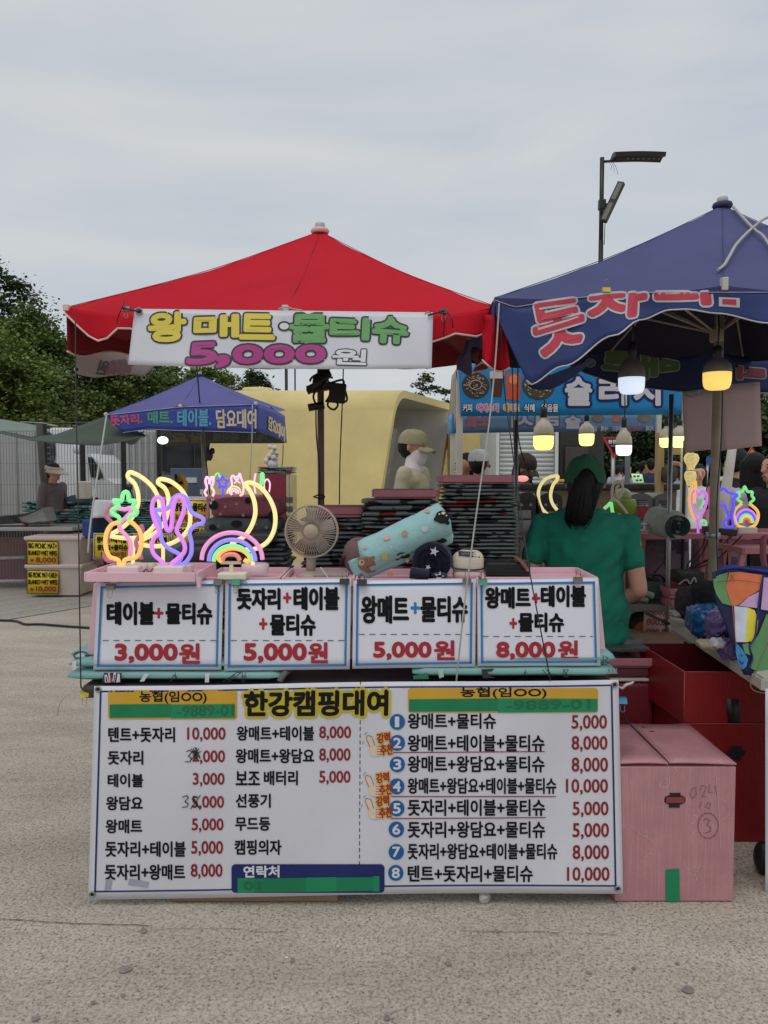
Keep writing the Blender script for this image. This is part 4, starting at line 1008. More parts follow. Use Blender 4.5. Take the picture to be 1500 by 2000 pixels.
def eyelet(px, py, Y, par, r=.009):
    c = at(px, py, Y) - Vector((0, .003,0)); bm = NB(); n = 16
    tube(bm, [c + Vector((r * math.cos(k * 6.283 / n),0, r * math.sin(k * 6.283 / n))) for k in range(n)], .0028,6, closed=True); ey = put('eyelet', bm, STEEL, par)
    bm = NB(); lathe(bm, c + Vector((0, .002,0)), [(r * .75,0),(r * .75, .001)], 12, Vector((0,-1,0))); put('eyelet_hole', bm, BLACK, ey)
for p in ((272,608),(836,616),(256,706),(834,714)): eyelet(*p, UY - .004, t, .012)
# cords that tie it
for i, (a, l_) in enumerate((([(272,608),(250,604),(240,602)], 'black cord tying the top left eyelet of the white umbrella banner'),([(836,616),(860,609),(868,607)], 'black cord tying the top right eyelet of the white umbrella banner'))):
    rope('rope', [(x, y, UY - .02) for x, y in a], .004, CORD, l_, 'cord')
rope('rope', [(243,585, UY),(239,600, UY - .03),(232,615, UY - .02),(228,632, UY - .01)], .0025, CORD, 'loose black cord end hanging at the left of the white umbrella banner', 'cord')
rope('rope', [(866,608, UY),(868,625, UY - .03),(866,656, UY - .01)], .003, CORD, 'longer black cord end dangling right of the white umbrella banner', 'cord')
rope('rope', [(872,606, UY),(882,622, UY - .03),(884,640, UY - .01)], .0025, CORD, 'shorter black cord end dangling right of the white umbrella banner', 'cord')
clip(247,603, UY - .012, CGR, 'grey binder clip on the left of the red umbrella rim', up=False); clip(866,608, UY - .012, CB, 'black binder clip on the right of the red umbrella rim', up=False)
rope('rope', [(553,606, UY - .02),(545,603, UY - .03),(560,600, UY - .035),(575,604, UY - .02),(590,606, UY - .01)], .003, WROPE, 'tangled pale string at the middle rib of the red umbrella', 'cord')
# second white banner on the left side, seen from behind
t = thing('price_banner', 'second white banner, back view with mirrored lettering, under the red umbrella left side', 'banner', at(220,740,3.6))
def sb(px, py): return 3.22 + (px - 148) * .008
qm2 = quadmap(((150,665),(318,700),(280,743),(147,728)))
def qm2w(s, v):
    x, y = qm2(s, v); return (x, y + (7 * math.sin(s * 5.2 + .4) - 2) * v)
bm = NB(); grid(bm, lambda s, v: (lambda q: at(q[0], q[1], sb(*q)))(qm2w(s, v)),24,8, thick=.001); put('vinyl_sheet', bm, BNW2, t)
bm = NB(); txt(bm, '5,000', ((262,702),(218,706),(205,733),(250,730)), sb, .004, grow=3.4); put('lettering', bm, mat('faded_magenta', rgb(165,120,135), .6), t)
bm = NB(); txt(bm, '원', ((216,706),(196,704),(188,730),(208,732)), sb, .004, grow=1.2); put('lettering', bm, mat('faded_charcoal', rgb(95,82,82), .6), t)
eyelet(281,738, sb(281,0) - .005, t, .012); eyelet(151,722, sb(150,0) - .005, t, .01)
# third banner: right side, seen edge on
# ---- lights and cables on the red umbrella pole
PYo = 3.98
t = thing('flood_light', 'black twin floodlight rig clamped to the brown umbrella pole with tangled cables', 'lamp', at(626,760, PYo))
bm = NB(); c = at(659,768, PYo - .05); box(bm, c - Vector((.042, .02, .05)), c + Vector((.042, .02, .05)), rot=ry(R(6)), bev=.006); put('lamp_housing', bm, BLACK, t)
bm = NB(); c = at(614,794, PYo - .08); tube(bm, [c + Vector((-.03,0,-.006)), c + Vector((.05,0, .008))], .019,12); put('lamp_housing', bm, BLACK, t)
bm = NB(); c = at(628,757, PYo - .03); box(bm, c - Vector((.075, .03, .02)), c + Vector((.055, .03, .018)), rot=ry(R(-10)), bev=.006); put('clamp', bm, BLACK, t)
bm = NB(); tube(bm, [at(640,725, PYo - .03), at(622,745, PYo - .04), at(618,762, PYo - .05)], [.03, .036, .03], 8); rumple(bm, .008,40,2); put('cable_bundle', bm, BLACK, t)
bm = NB()
for p in ([(618,760),(612,775),(618,792)], [(640,750),(668,742),(672,752)], [(645,775),(640,792),(652,800),(660,790),(650,780)], [(605,745),(612,735),(640,722),(648,718)], [(672,755),(678,780),(670,786)], [(612,750),(600,758),(604,770)], [(622,742),(636,735),(650,738)], [(640,742),(646,762),(642,776),(636,785)]):
    tube(bm, catmull([at(x, y, PYo - .05) for x, y in p], 5), .006,6)
put('cable', bm, BLACK, t)
rope('power_cable', [(617,795,3.97),(618,850,3.97),(623,905,3.975),(624,950,3.975),(622,990,3.975)], .004, CORD, 'black cable running down beside the brown pole', 'cable')
rope('power_cable', [(672,560,3.9),(671,700,3.9),(668,800,3.9),(664,900,3.9),(663,985,3.9)], .0035, CORD, 'thin black cable hanging in front of the yellow wall right of the pole', 'cable')
rope('power_cable', [(614,970,3.97),(624,966,3.96),(634,970,3.97),(626,974,3.96),(612,970,3.97)], .004, CORD, 'black cable tie loop round the brown pole', 'cable')
# ================================================================ NAVY UMBRELLA
NY = 2.95
np_ = at(1411,402,3.83); D0 = at(966,582, NY); dm = at(1414,558, NY); D1 = at(1868,572, NY)
zz = D0.z + .02
D2 = Vector((D1.x + .02, NY + 1.76, zz)); D3 = Vector((D0.x + .02, NY + 1.76, zz))
nu, _r = canopy('navy_umbrella', 'large navy square market umbrella at the right with white rope over it', Vector((np_.x, 3.83, np_.z)), [D0, D1, D2, D3], [dm, (D1 + D2) / 2 + Vector((.02,0,0)),(D2 + D3) / 2,(D3 + D0) / 2 - Vector((.02,0,0))], NAVC, NAVS, FIN, np_.x - .015,3.83, .023, POLEG, lin=NAVY_SHADE)
DN = mat('deep_navy_cloth', rgb(28,42,88), .75, .1,3)
bm = NB(); c = dm; box(bm, c + Vector((-.012,-.014,-.02)), c + Vector((.012, .012, .03)), bev=.003); put('rib_end', bm, FIN, nu)
def nvw(s): return .03 * math.sin(s * 26)
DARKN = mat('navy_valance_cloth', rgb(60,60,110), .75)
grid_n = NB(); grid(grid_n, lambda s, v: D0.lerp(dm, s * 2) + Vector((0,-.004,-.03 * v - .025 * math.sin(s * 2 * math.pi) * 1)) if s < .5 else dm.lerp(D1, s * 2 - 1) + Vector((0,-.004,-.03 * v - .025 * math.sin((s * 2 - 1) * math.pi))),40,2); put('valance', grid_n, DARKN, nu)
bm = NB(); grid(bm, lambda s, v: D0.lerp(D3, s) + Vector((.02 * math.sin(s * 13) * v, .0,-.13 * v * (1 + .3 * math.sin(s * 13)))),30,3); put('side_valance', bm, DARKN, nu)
# banner of that umbrella (arched)
NB_M = mat('navy_banner_vinyl', rgb(34,54,112), .5, .12,4, bump=.08, bscale=6); REDL = mat('rose_red_print', rgb(200,62,80), .55, .06); WEDGE = mat('pale_edge_print', rgb(205,203,208), .5)
top_t = [(966,586),(1005,600),(1080,588),(1200,573),(1300,571),(1413,571),(1500,571),(1700,573),(1860,575)]
bot_t = [(966,610),(985,650),(1032,752),(1100,715),(1200,655),(1250,625),(1310,605),(1340,604),(1400,612),(1500,631),(1650,655),(1800,690),(1860,700)]
def li(tab, x):
    for (a, ya),(b, yb_) in zip(tab, tab[1:]):
        if x <= b: return ya + (yb_ - ya) * (x - a) / (b - a)
    return tab[-1][1]
NBY = 2.92
def ny(px, py): return NBY + .012 * math.sin(px * .018 + py * .01) + .010 * math.sin(px * .041 - py * .03) - .0003 * max(0, py - 600)
t = thing('lettered_banner', 'navy banner with big red Korean lettering arching under the front of the navy umbrella', 'banner', at(1300,620, NBY))
import bisect
bm = NB()
def nbf(s, v):
    x = 968 + (1868 - 968) * s; a = li(top_t, x); b = interp(bot_t, x) if x > 1032 else li(bot_t, x); y = a + (b - a) * v; return at(x, y, ny(x, y))
grid(bm, nbf, 90,8, thick=.001); put('vinyl_sheet', bm, NB_M, t)
bm = NB(); tube(bm, [nbf(i / 90,1) - Vector((0, .001,0)) for i in range(6,91)], .006,6, sq=.5); put('white_hem', bm, WEDGE, t)
bm = NB(); tube(bm, [nbf(i / 90,0) - Vector((0, .001,0)) for i in range(91)], .0025,6, sq=.5); put('white_hem', bm, WEDGE, t)
def ncl(q):
    m = quadmap(q)
    def f(s, v): x, y = m(s, v); return (x, max(y, li(top_t, x) + 4))
    return f
outlined(t, [('돗', ncl(((1036,592),(1132,578),(1142,660),(1054,698))), REDL),('자', ncl(((1150,572),(1262,552),(1258,612),(1152,626))), REDL),('리', ncl(((1282,550),(1384,550),(1386,592),(1282,592))), REDL)], ny, 4.6,8.6, WEDGE)
bm = NB(); poly(bm, [(1404,580),(1445,582),(1445,601),(1404,598)], ny, .002); put('lettering_outline', bm, WEDGE, t)
bm = NB(); poly(bm, [(1411,584),(1438,585),(1438,596),(1411,594)], ny, .0035); put('lettering', bm, REDL, t)
outlined(t, [('매', (1540,590,1640,625), mat('banner_green', rgb(85,125,70), .5)), ], ny, 5.5,9, WEDGE)
# twisted lower left flap of that banner
bm = NB()
grid(bm, lambda s, v: at(1032 + 128 * s, 752 - 62 * s * (1 - .2 * s) + v * (2 + 26 * math.sin(math.pi * s ** .8)) , 3.0 + .1 * s + .05 * v),16,6, thick=.001); put('twisted_flap', bm, DN, t)
# rear banner (mirrored green lettering) seen through the arch
RY = 4.62
t = thing('lettered_banner', 'navy banner with mirrored green and red lettering at the back edge of the navy umbrella', 'banner', at(1300,760, RY))
rt_ = [(1108,700),(1140,685),(1200,676),(1300,686),(1340,695),(1365,685),(1380,664),(1395,655),(1412,682),(1430,695),(1500,700),(1700,705)]
rb_ = [(1108,712),(1140,728),(1200,748),(1260,758),(1330,765),(1500,768),(1700,770)]
def ry_(px, py): return RY + .01 * math.sin(px * .04)
bm = NB(); grid(bm, lambda s, v: (lambda x: at(x, li(rt_, x) + (li(rb_, x) - li(rt_, x)) * v, ry_(x, 0)))(1108 + 592 * s),70,5, thick=.001); put('vinyl_sheet', bm, DN, t)
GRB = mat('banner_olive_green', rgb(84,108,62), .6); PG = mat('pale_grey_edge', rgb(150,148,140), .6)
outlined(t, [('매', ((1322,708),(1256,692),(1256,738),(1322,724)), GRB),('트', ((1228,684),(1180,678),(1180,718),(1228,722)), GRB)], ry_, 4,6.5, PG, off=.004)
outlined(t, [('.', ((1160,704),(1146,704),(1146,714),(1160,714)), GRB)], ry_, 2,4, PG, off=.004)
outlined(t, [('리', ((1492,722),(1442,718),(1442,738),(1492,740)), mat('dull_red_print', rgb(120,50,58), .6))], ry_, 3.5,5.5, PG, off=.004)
bm = NB(); tube(bm, [at(x, li(rb_, x), ry_(x, 0)) for x in range(1108,1700,12)], .007,5, sq=.5); put('white_hem', bm, PG, t)
# dark sheet seen up inside the canopy is painted shade. ropes of the navy umbrella
rope('rope', [(1432,404,3.76),(1470,445,3.55),(1492,463,3.45),(1515,500,3.3),(1560,560,2.98)], .0065, WROPE, 'white rope running from the navy umbrella peak down to the right')
rope('rope', [(1560,405,3.6),(1500,424,3.60),(1470,445,3.54),(1440,475,3.36),(1425,500,3.2),(1414,518,3.14),(1402,527,3.09)], .0065, WROPE, 'white rope crossing the navy umbrella with its frayed end on the left')
clip(1184,566, NY - .02, CY, 'yellow binder clip on the left half of the navy umbrella rim', up=True)
rope('rope', [(975,592,2.9),(968,700,2.86),(955,830,2.80),(938,950,2.72),(920,1080,2.64),(905,1200,2.56),(891,1332,2.55)], .0032, mat('ivory_rope', (.42, .41, .38,1), .8), 'taut pale rope slanting from the navy umbrella corner to the middle of the price banner')
rope('rope', [(147,612,3.0),(149,800,2.85),(153,1000,2.7),(155,1150,2.62),(158,1342,2.56)], .0022, CORD, 'thin black guy cord dropping from the red umbrella left corner to the banner corner', 'cord')
rope('rope', [(978,640,2.9),(985,760,3.0),(998,860,2.9),(1012,960,2.8),(1030,1090,2.62),(1052,1210,2.53),(1075,1328,2.54)], .0022, CORD, 'black cord crossing the fourth white sign board from upper left', 'cord')
rope('rope', [(1000,690,3.1),(1004,860,3.1),(1012,1000,3.05),(1030,1080,2.95)], .0025, CORD, 'black cord hanging beside the tallest mat stack', 'cord')
rope('rope', [(1012,700,3.4),(1012,850,3.5),(1035,930,3.4),(1062,1012,3.3)], .003, CORD, 'black cable sagging toward the woman in green', 'cord')
tp_ = NB(); tube(tp_, [at(1008,820,4.4), at(1008,1050,4.4), Vector((at(1008,1050,4.4).x, 4.4,0))], .012,10); put('steel_pole', tp_, STEEL, top=('thin steel pole left of the brown cap, behind the tall stack', 'pole'))
# hanging bulbs
HOUS = mat('lamp_housing_grey', rgb(105,100,95), .5, .1,10); HOUW = mat('lamp_housing_white', rgb(200,190,170), .5, .1,10)
def bulb(px, ptop, pmid, pbot, w, Y, col, e, label, hous=HOUS, cordtop=None, cool=False):
    t = thing('hanging_bulb', label, 'lamp', at(px, pbot, Y), 'hanging LED bulbs'); z0, z1, z2 = at(px, pbot, Y).z, at(px, pmid, Y).z, at(px, ptop, Y).z; x = at(px, 900, Y).x; r = w / 1500 * Y / 2; H = z2 - z1; h = z1 - z0
    bm = NB(); lathe(bm, (x, Y, z0), [(.01,0),(r * .6, h * .02),(r * .82, h * .1),(r * .94, h * .28),(r * .99, h * .55),(r, h)], 24); put('diffuser', bm, mat('bulb_glow_%d_%d_%d' % tuple(col), rgb(*col), .5, .01, emit=e, ecol=rgb(*col)), t)
    bm = NB(); lathe(bm, (x, Y, z1), [(r, .0005),(r * 1.02, H * .1),(r * .95, H * .32),(r * .6, H * .52),(r * .32, H * .62),(r * .26, H * .99),(.01, H)], 24); put('heat_sink', bm, hous, t)
    if True:
        bm = NB(); lathe(bm, (x, Y, z1 + H * .68), [(r * .3,0),(r * .34, .005),(r * .34, H * .32),(r * .2, H * .42)], 14); put('socket', bm, BLACK, t)
        zt2 = at(px, cordtop or ptop - 50, Y).z
        bm = NB(); tube(bm, [(x, Y, z2),(x + .004, Y, (z2 + zt2) / 2),(x, Y, zt2)], .004,6); put('cord', bm, CORD, t)
    return t
bulb(1231,675,738,770,50,3.5,(205,215,235),1.0, 'white lit bulb hanging at the left under the navy umbrella', cordtop=610)
bulb(1397,680,728,762,53,3.3,(252,200,105),1.0, 'yellow lit bulb hanging in front of the grey umbrella pole', cordtop=615)
bulb(1061,800,852,879,39,5.2,(255,226,95),2.6, 'big warm bulb hanging leftmost under the blue cafe banner', HOUW, 770)
bulb(1145,812,848,871,29,6.0,(255,230,115),2.4, 'smaller warm bulb hanging in the middle under the blue cafe banner', HOUW, 770)
bulb(1218,820,870,890,30,5.4,(245,250,235),2.2, 'white bulb hanging right of the road sign', HOUW, 770)
bulb(1300,822,856,874,24,5.6,(255,228,120),2.4, 'warm bulb at the beige wooden posts, left one of two', HOUW, 800)
bulb(1326,822,853,874,32,5.5,(255,230,125),2.6, 'warm bulb at the beige wooden posts, right one of two', HOUW, 800)
# ================================================================ SMALL BLUE UMBRELLA
BY = 9.0
bp = at(390,733,9.8); E0_ = at(208,808, BY); E1_ = at(500,787, BY); E2_ = at(556,800,10.5); E3_ = Vector((E0_.x + (E2_.x - E1_.x),10.5, E0_.z + .02))
em = at(353,792, BY)
bu, _q = canopy('blue_umbrella', 'smaller blue square umbrella over the far left rental stall', Vector((bp.x, 9.8, bp.z)), [E0_, E1_, E2_, E3_], [em, (E1_ + E2_) / 2,(E2_ + E3_) / 2,(E3_ + E0_) / 2], BLUC, NAVS, FIN, at(408,925,9.8).x, 9.8, .03, POLEG, sag=.04)
for c in (E0_, em, E1_):
    bm = NB(); sup(bm, c + Vector((0,-.02,-.01)), .025, .025, .025); put('rib_end', bm, FIN, bu)
bt_ = [(206,808),(353,792),(500,787)]; bb_ = [(206,812),(240,845),(290,838),(330,840),(400,842),(500,845)]
def byf(px, py): return BY - .03 + .02 * math.sin(px * .07)
t = thing('lettered_banner', 'blue banner with pink, green, cyan and cream Korean lettering on the small blue umbrella', 'banner', at(350,845, BY))
BLB = mat('blue_banner_vinyl', rgb(50,70,158), .5, .08,4)
bm = NB(); grid(bm, lambda s, v: (lambda x: at(x, li(bt_, x) + 3 + (li(bb_, x) - li(bt_, x) - 3) * v, byf(x, 0)))(208 + 292 * s),50,5, thick=.003); put('vinyl_sheet', bm, BLB, t)
PKL = mat('banner_pink', rgb(205,85,120), .5); GRL = mat('banner_teal_green', rgb(80,160,120), .5); CYL = mat('banner_cyan', rgb(95,170,200), .5); CRL = mat('banner_cream', rgb(225,205,160), .5)
for s_, q, m_ in (('돗자리.', ((214,812),(277,809),(278,826),(218,832)), PKL),('매트.', ((289,804),(336,802),(337,828),(289,826)), GRL),('테이블.', ((347,801),(412,799),(412,832),(347,832)), CYL),('담요대여', ((422,800),(500,800),(500,836),(424,836)), CRL)):
    bm = NB(); txt(bm, s_, q, byf, .006, grow=.9); put('lettering', bm, m_, t)
for pts, lb in ((bt_, 0),(bb_[1:], 1)):
    bm = NB(); tube(bm, [at(x, li(pts, x) + (3 if lb == 0 else 0), byf(x, 0) - .004) for x in range(pts[0][0], 501,10)], .006,5, sq=.5); put('white_hem', bm, WEDGE, t)
# right side banner, receding
t = thing('lettered_banner', 'blue banner with cream lettering on the right side of the small blue umbrella', 'banner', at(530,860,9.6))
def bry(px, py): return BY + (px - 500) / 62 * 1.5
q3 = quadmap(((502,788),(556,812),(560,866),(500,842)))
bm = NB(); grid(bm, lambda s, v: (lambda q: at(q[0] + 6 * math.sin(s * 3.1), q[1], bry(*q)))(q3(s, v)),14,6, thick=.003); put('vinyl_sheet', bm, BLB, t)
bm = NB(); txt(bm, '담요대여', ((526,812),(556,834),(556,862),(524,838)), lambda a, b: bry(a - 6 * math.sin(max(0,(a - 502) / 56) * 3.1),0), .03, grow=.8); put('lettering', bm, CRL, t)
# rear banner seen from inside
t = thing('lettered_banner', 'dim blue grey banner with mirrored lettering at the back of the small blue umbrella', 'banner', at(440,868,10.5))
rb2 = [(322,874),(360,872),(400,866),(560,866)]
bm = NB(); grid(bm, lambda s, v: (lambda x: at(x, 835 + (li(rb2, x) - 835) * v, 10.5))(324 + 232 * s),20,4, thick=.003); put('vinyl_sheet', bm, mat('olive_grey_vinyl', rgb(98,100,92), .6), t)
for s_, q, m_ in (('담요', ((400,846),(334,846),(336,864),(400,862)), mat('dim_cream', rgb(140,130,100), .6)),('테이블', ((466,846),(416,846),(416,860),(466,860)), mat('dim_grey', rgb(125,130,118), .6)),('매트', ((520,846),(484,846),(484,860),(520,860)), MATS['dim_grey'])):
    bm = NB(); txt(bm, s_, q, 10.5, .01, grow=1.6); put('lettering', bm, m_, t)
bm = NB(); sup(bm, at(318,860,9.9), .07, .05, .05); put('lit_lamp', bm, mat('white_lamp_glow', (.9, .92, .9,1), .5, emit=2.2, ecol=(.95,1, .95,1)), top=('small bright white lamp under the left of the small blue umbrella', 'lamp'))
bm = NB(); c = at(410,889,9.6); sup(bm, c, .035, .05, .075); sup(bm, c + Vector((.03,0, .05)), .03, .03, .045); sup(bm, c + Vector((-.02,0,-.04)), .045, .03, .03); rumple(bm, .012,30,4); put('cable_knot', bm, mat('brown_cord', (.05, .025, .02,1), .7), top=('brown knot of cords tied to the blue umbrella pole', 'cord'))
rope('rope', [(208,812,8.95),(190,930,8.3),(176,1030,7.9),(172,1080,7.8)], .010, WROPE, 'pale guy rope from the left corner of the small blue umbrella')
rope('rope', [(493,790,8.9),(492,860,8.9),(488,935,8.9)], .006, WROPE, 'white guy rope under the right corner of the small blue umbrella')
rope('rope', [(553,868,10.3),(552,900,10.3),(548,925,10.3)], .006, CORD, 'dark cord hanging from the rear corner of the small blue umbrella', 'cord')
rope('rope', [(375,560,5),(388,760,8.85),(398,860,8.9),(412,985,8.9)], .008, CORD, 'black cord slanting across the small blue umbrella', 'cord')
# ================================================================ TARPS ON THE LEFT
TARP = mat('dark_green_tarp', rgb(58,70,54), .7, .15,2); TARP2 = mat('pale_grey_tarp', rgb(120,132,122), .6, .1,2)
bm = NB(); tt = [(-60,835),(0,841),(60,853),(110,848),(170,826),(208,812),(285,850)]; tb = [(-60,842),(0,846),(60,860),(130,867),(190,870),(250,861),(285,852)]
grid(bm, lambda s, v: (lambda x: at(x, li(tt, x) + (li(tb, x) - li(tt, x)) * v, 9.6 - .9 * v + .3 * (1 - s)))(-60 + 345 * s),40,6, thick=.004); put('green_tarp', bm, TARP, top=('dark green tarpaulin sagging from the small blue umbrella to the left', 'tarpaulin'))
bm = NB(); grid(bm, lambda s, v: (lambda x: at(x, (818 + (x / 70 * 12 if x > 0 else 0)) + (842 - (818 + (x / 70 * 12 if x > 0 else 0))) * v, 10.2 - .5 * v))(-60 + 131 * s),12,4, thick=.004); put('grey_tarp', bm, TARP2, top=('pale grey tarpaulin above the green one at the left edge', 'tarpaulin'))
bm = NB(); grid(bm, lambda s, v: at(240 + 42 * s, 858 - 16 * s + v * (2 + 16 * math.sin(math.pi * s)),9.3 + .2 * v),10,4, thick=.004); put('grey_tarp', bm, TARP2, top=('small pale grey flap of tarpaulin under the left corner of the blue banner', 'tarpaulin'))
bm = NB(); tube(bm, [Vector((at(76,0,10.6).x, 10.6,0)), at(76,826,10.6)], .045,8); put('tent_post', bm, mat('weathered_post', (.08, .075, .065,1), .8), top=('weathered post topping the tarpaulins on the left', 'post'))
rope('rope', [(40,824,10.4),(80,826,10.4),(112,832,10.4),(92,830,10.3)], .006, WROPE, 'pale cord lashing the tarpaulins to the weathered post')
# ================================================================ LEFT STALL (under the small blue umbrella)
def lerpx(px, Y): return at(px, 900, Y).x
TZ = .74
# grey table at far left
trestle(lerpx(-110,9.2), lerpx(136,9.2),9.25,9.95, at(60,1030,9.2).z, 'light grey folding table at the left edge with bags on it', m=mat('light_table', rgb(165,163,158), .5, .08,5), th=.05)
tz_ = at(60,1030,9.2).z
PKC = mat('faded_pink_panel', rgb(165,120,122), .7, .1,5)
bm = NB(); box(bm, (lerpx(-110,9.6),10.0, .06),(lerpx(50,9.6),10.03, .62)); put('pink_board', bm, PKC, top=('faded pink board standing under the grey table at the left edge', 'board'))
bar = thing('low_fence', 'low wire guard with a white rail in front of the faded pink board', 'fence', (-4.5,9.75,0)); bm = NB()
xa, xb = lerpx(-110,9.7), lerpx(46,9.7)
k = int((xb - xa) / .04)
for i in range(k): x = xa + i * .04; box(bm, (x - .003,9.7, .05),(x + .003,9.706, .62))
put('wires', bm, WIRE, bar); bm = NB(); tube(bm, [(xa, 9.68, .36),(xb, 9.68, .40)], .022,8); put('rail', bm, mat('white_tube', rgb(205,205,202), .4), bar); bm = NB(); tube(bm, [(xa, 9.68, .08),(xb, 9.68, .1)], .022,8); put('rail', bm, MATS['white_tube'], bar)
# bags on grey table
GBAG = mat('grey_felt', rgb(150,148,146), .8, .1,20)
def wedge(pts, Y, dep, m, name, label, cat, par=None, rum=.0):
    bm = NB(); prism(bm, [at(x, y, Y) for x, y in pts], (0, dep, 0))
    bmesh.ops.subdivide_edges(bm, edges=bm.edges[:], cuts=2, use_grid_fill=True)
    if rum: rumple(bm, rum, 12, len(pts))
    return put(name, bm, m, par, top=None if par else (label, cat))
wedge([(30,1012),(82,992),(92,1018),(46,1022)], 9.3, .3, GBAG, 'flat_pouch', 'grey felt pouch with black rim on the left grey table', 'pouch', rum=.01)
wedge([(-30,1012),(26,1006),(44,1022),(-30,1026)], 9.28, .3, mat('black_mesh', (.03, .03, .03,1), .8), 'mesh_bag', 'flat black mesh bag at the left end of the grey table', 'bag', rum=.012)
bm = NB(); tube(bm, catmull([at(28,1012,9.27), at(50,1022,9.27), at(98,1022,9.27)], 5), .012,6); tube(bm, catmull([at(28,1012,9.26), at(60,1002,9.27), at(80,992,9.28)], 5), .008,6); put('black_strap', bm, BLACK, top=('black rim strap lying on the grey felt pouch', 'strap'))
bm = NB(); box(bm, at(42,1027,9.26), at(52,1024,9.3) + Vector((0, .05,0))); put('red_clip', bm, RED, top=('small red buckle lying on the left grey table', 'buckle'))
# mats behind
mat_stack(lerpx(98,9.9),10.15, tz_, at(0,995,10).z, .62, .35, .036, TEALF, 'on the left grey table behind the pouch', 'teal', 3, layers=1)
trestle(lerpx(55,10), lerpx(212,10),10.45,11.0, .66, 'green topped table carrying the long teal mats behind the left grey table', m=mat('green_table_top', rgb(40,105,80), .5))
mat_stack(lerpx(115,10.6),10.65, .66, at(0,978,10.6).z, .92, .4, .05, TEALF, 'in front of the visor wearer', 'teal', 4, layers=1)
mat_stack(lerpx(170,9.9),10.2, .56, at(0,988,10).z, .6, .3, .035, TEALF, 'behind the two pale tubs', 'teal', 5, layers=1)
trestle(lerpx(130,9.9), lerpx(205,9.9),10.0,10.5, .56, 'low table behind the two pale tubs', m=TABLEM)
bm = NB(); box(bm, (lerpx(112,10.3),10.0, .12),(lerpx(152,10.3),10.05, .56)); put('mint_box', bm, mat('mint_box', rgb(120,175,160), .6), top=('mint coloured box under the teal mats behind the tubs', 'box'))
bm = NB(); box(bm, at(147,975,10.0) , at(167,940,10.0) + Vector((0, .2,0)), bev=.02); put('white_canister', bm, CREAM, top=('cream canister behind the teal mats by the visor wearer', 'canister'))
wedge([(125,972),(150,966),(180,973),(172,982),(130,980)], 10.2, .25, mat('blue_grey_cloth', rgb(105,115,135), .8), 'folded_cloth', 'crumpled blue grey cloth on the teal mats', 'cloth', rum=.02)
# two pale tubs
TUB = mat('cream_tub', rgb(205,190,178), .5, .06,4)
TUBL = mat('pink_cream_lid', rgb(210,188,178), .5, .05,4)
def tub(x0p, x1p, ytop, ybot, Y, label, lines, price, quad):
    t = thing('storage_tub', label, 'storage tub', at((x0p + x1p) / 2, ybot, Y), 'stacked storage tubs'); z1, z0 = at(0, ytop, Y).z, at(0, ybot, Y).z; xa, xb = lerpx(x0p, Y), lerpx(x1p, Y)
    bm = NB(); d = .55; i = .035; V = []
    for z, k in ((z0, i),(z1 - .04,0)):
        V.append([bm.verts.new(p) for p in ((xa + k + .02, Y + .02 + k, z),(xb - k - .02, Y + .02 + k, z),(xb - k - .02, Y + d - k, z),(xa + k + .02, Y + d - k, z))])
    for j in range(4): bm.faces.new((V[0][j], V[0][(j + 1) % 4], V[1][(j + 1) % 4], V[1][j]))
    bm.faces.new(V[0]); bm.faces.new(V[1]); put('tub_body', bm, TUB, t)
    bm = NB(); box(bm, (xa, Y, z1 - .045),(xb, Y + d + .02, z1), bev=.012); put('lid', bm, TUBL, t)
    lY = Y - .0 + .012
    qq = quadmap(quad)
    bm = NB(); grid(bm, lambda s, v: at(*qq(s, v), lY),1,1, thick=.002); put('price_label', bm, YELP, t)
    bm = NB(); (ax, ay),(bx, by),(cx, cy),(dx_, dy) = quad; line(bm, quad, 1.1, lY, .003, closed=True); put('label_border', bm, BLK, t)
    def sub(a, b, c, d_): return (qq(a, b), qq(c, b), qq(c, d_), qq(a, d_))
    bm = NB(); txt(bm, lines[0], sub(.04, .08, .96, .3), lY, .004, grow=.35); txt(bm, lines[1], sub(.04, .4, .96, .6), lY, .004, grow=.35); put('lettering', bm, BLK, t)
    bm = NB(); txt(bm, '₩', sub(.1, .76, .2, .9), lY, .004, grow=.25); txt(bm, price, sub(.28, .69, .92, .93), lY, .004, grow=.6); put('lettering', bm, mat('brown_red_print', rgb(150,50,30), .5), t)
    return t
ty = 8.9
tub(42,156,1103,1164, ty, 'lower pale plastic tub with a yellow 10,000 won sign', ('BIG PICNIC MAT+TABLE+', 'BLANKET+WET WIPES'), '10,000', ((53,1114),(115,1115),(114,1160),(53,1159)))
tub(42,156,1048,1107, ty, 'upper pale plastic tub with a yellow 8,000 won sign', ('BIG PICNIC MAT+', 'BLANKET+WET WIPES'), '8,000', ((53,1057),(113,1058),(114,1104),(53,1102)))
# blue-umbrella stall table with tray tables, mats, signs
sy_ = 8.3
trestle(lerpx(182, sy_), lerpx(420, sy_), sy_ + .05, sy_ + .8, at(0,1045, sy_).z, 'folding table of the stall under the small blue umbrella', m=TABLEM)
szz = at(0,1045, sy_).z
mat_stack(lerpx(282, sy_), sy_ + .35, szz, at(0,978, sy_).z, .78, .5, .024, TEALF, 'beside the white cloth under the blue umbrella', 'teal', 7, jit=.02, layers=1)
tray_table(lerpx(300,8.9), lerpx(420,8.9),8.9,9.4, .76, at(0,972,8.9).z, 'pale pink camp table behind the teal mats under the blue umbrella', PALEP)
bm = NB(); f0 = [(186,976),(232,978),(226,1010),(176,1012)]; qq = quadmap(f0)
grid(bm, lambda s, v: at(*qq(s, v), sy_ - .06 - .02 * math.sin(s * 7) * v),10,8, thick=.006); put('white_cloth', bm, mat('white_towel', rgb(225,225,228), .9, .06,20, bump=.3, bscale=200), top=('white towel draped over the navy blanket at the left of the blue umbrella stall', 'towel'))
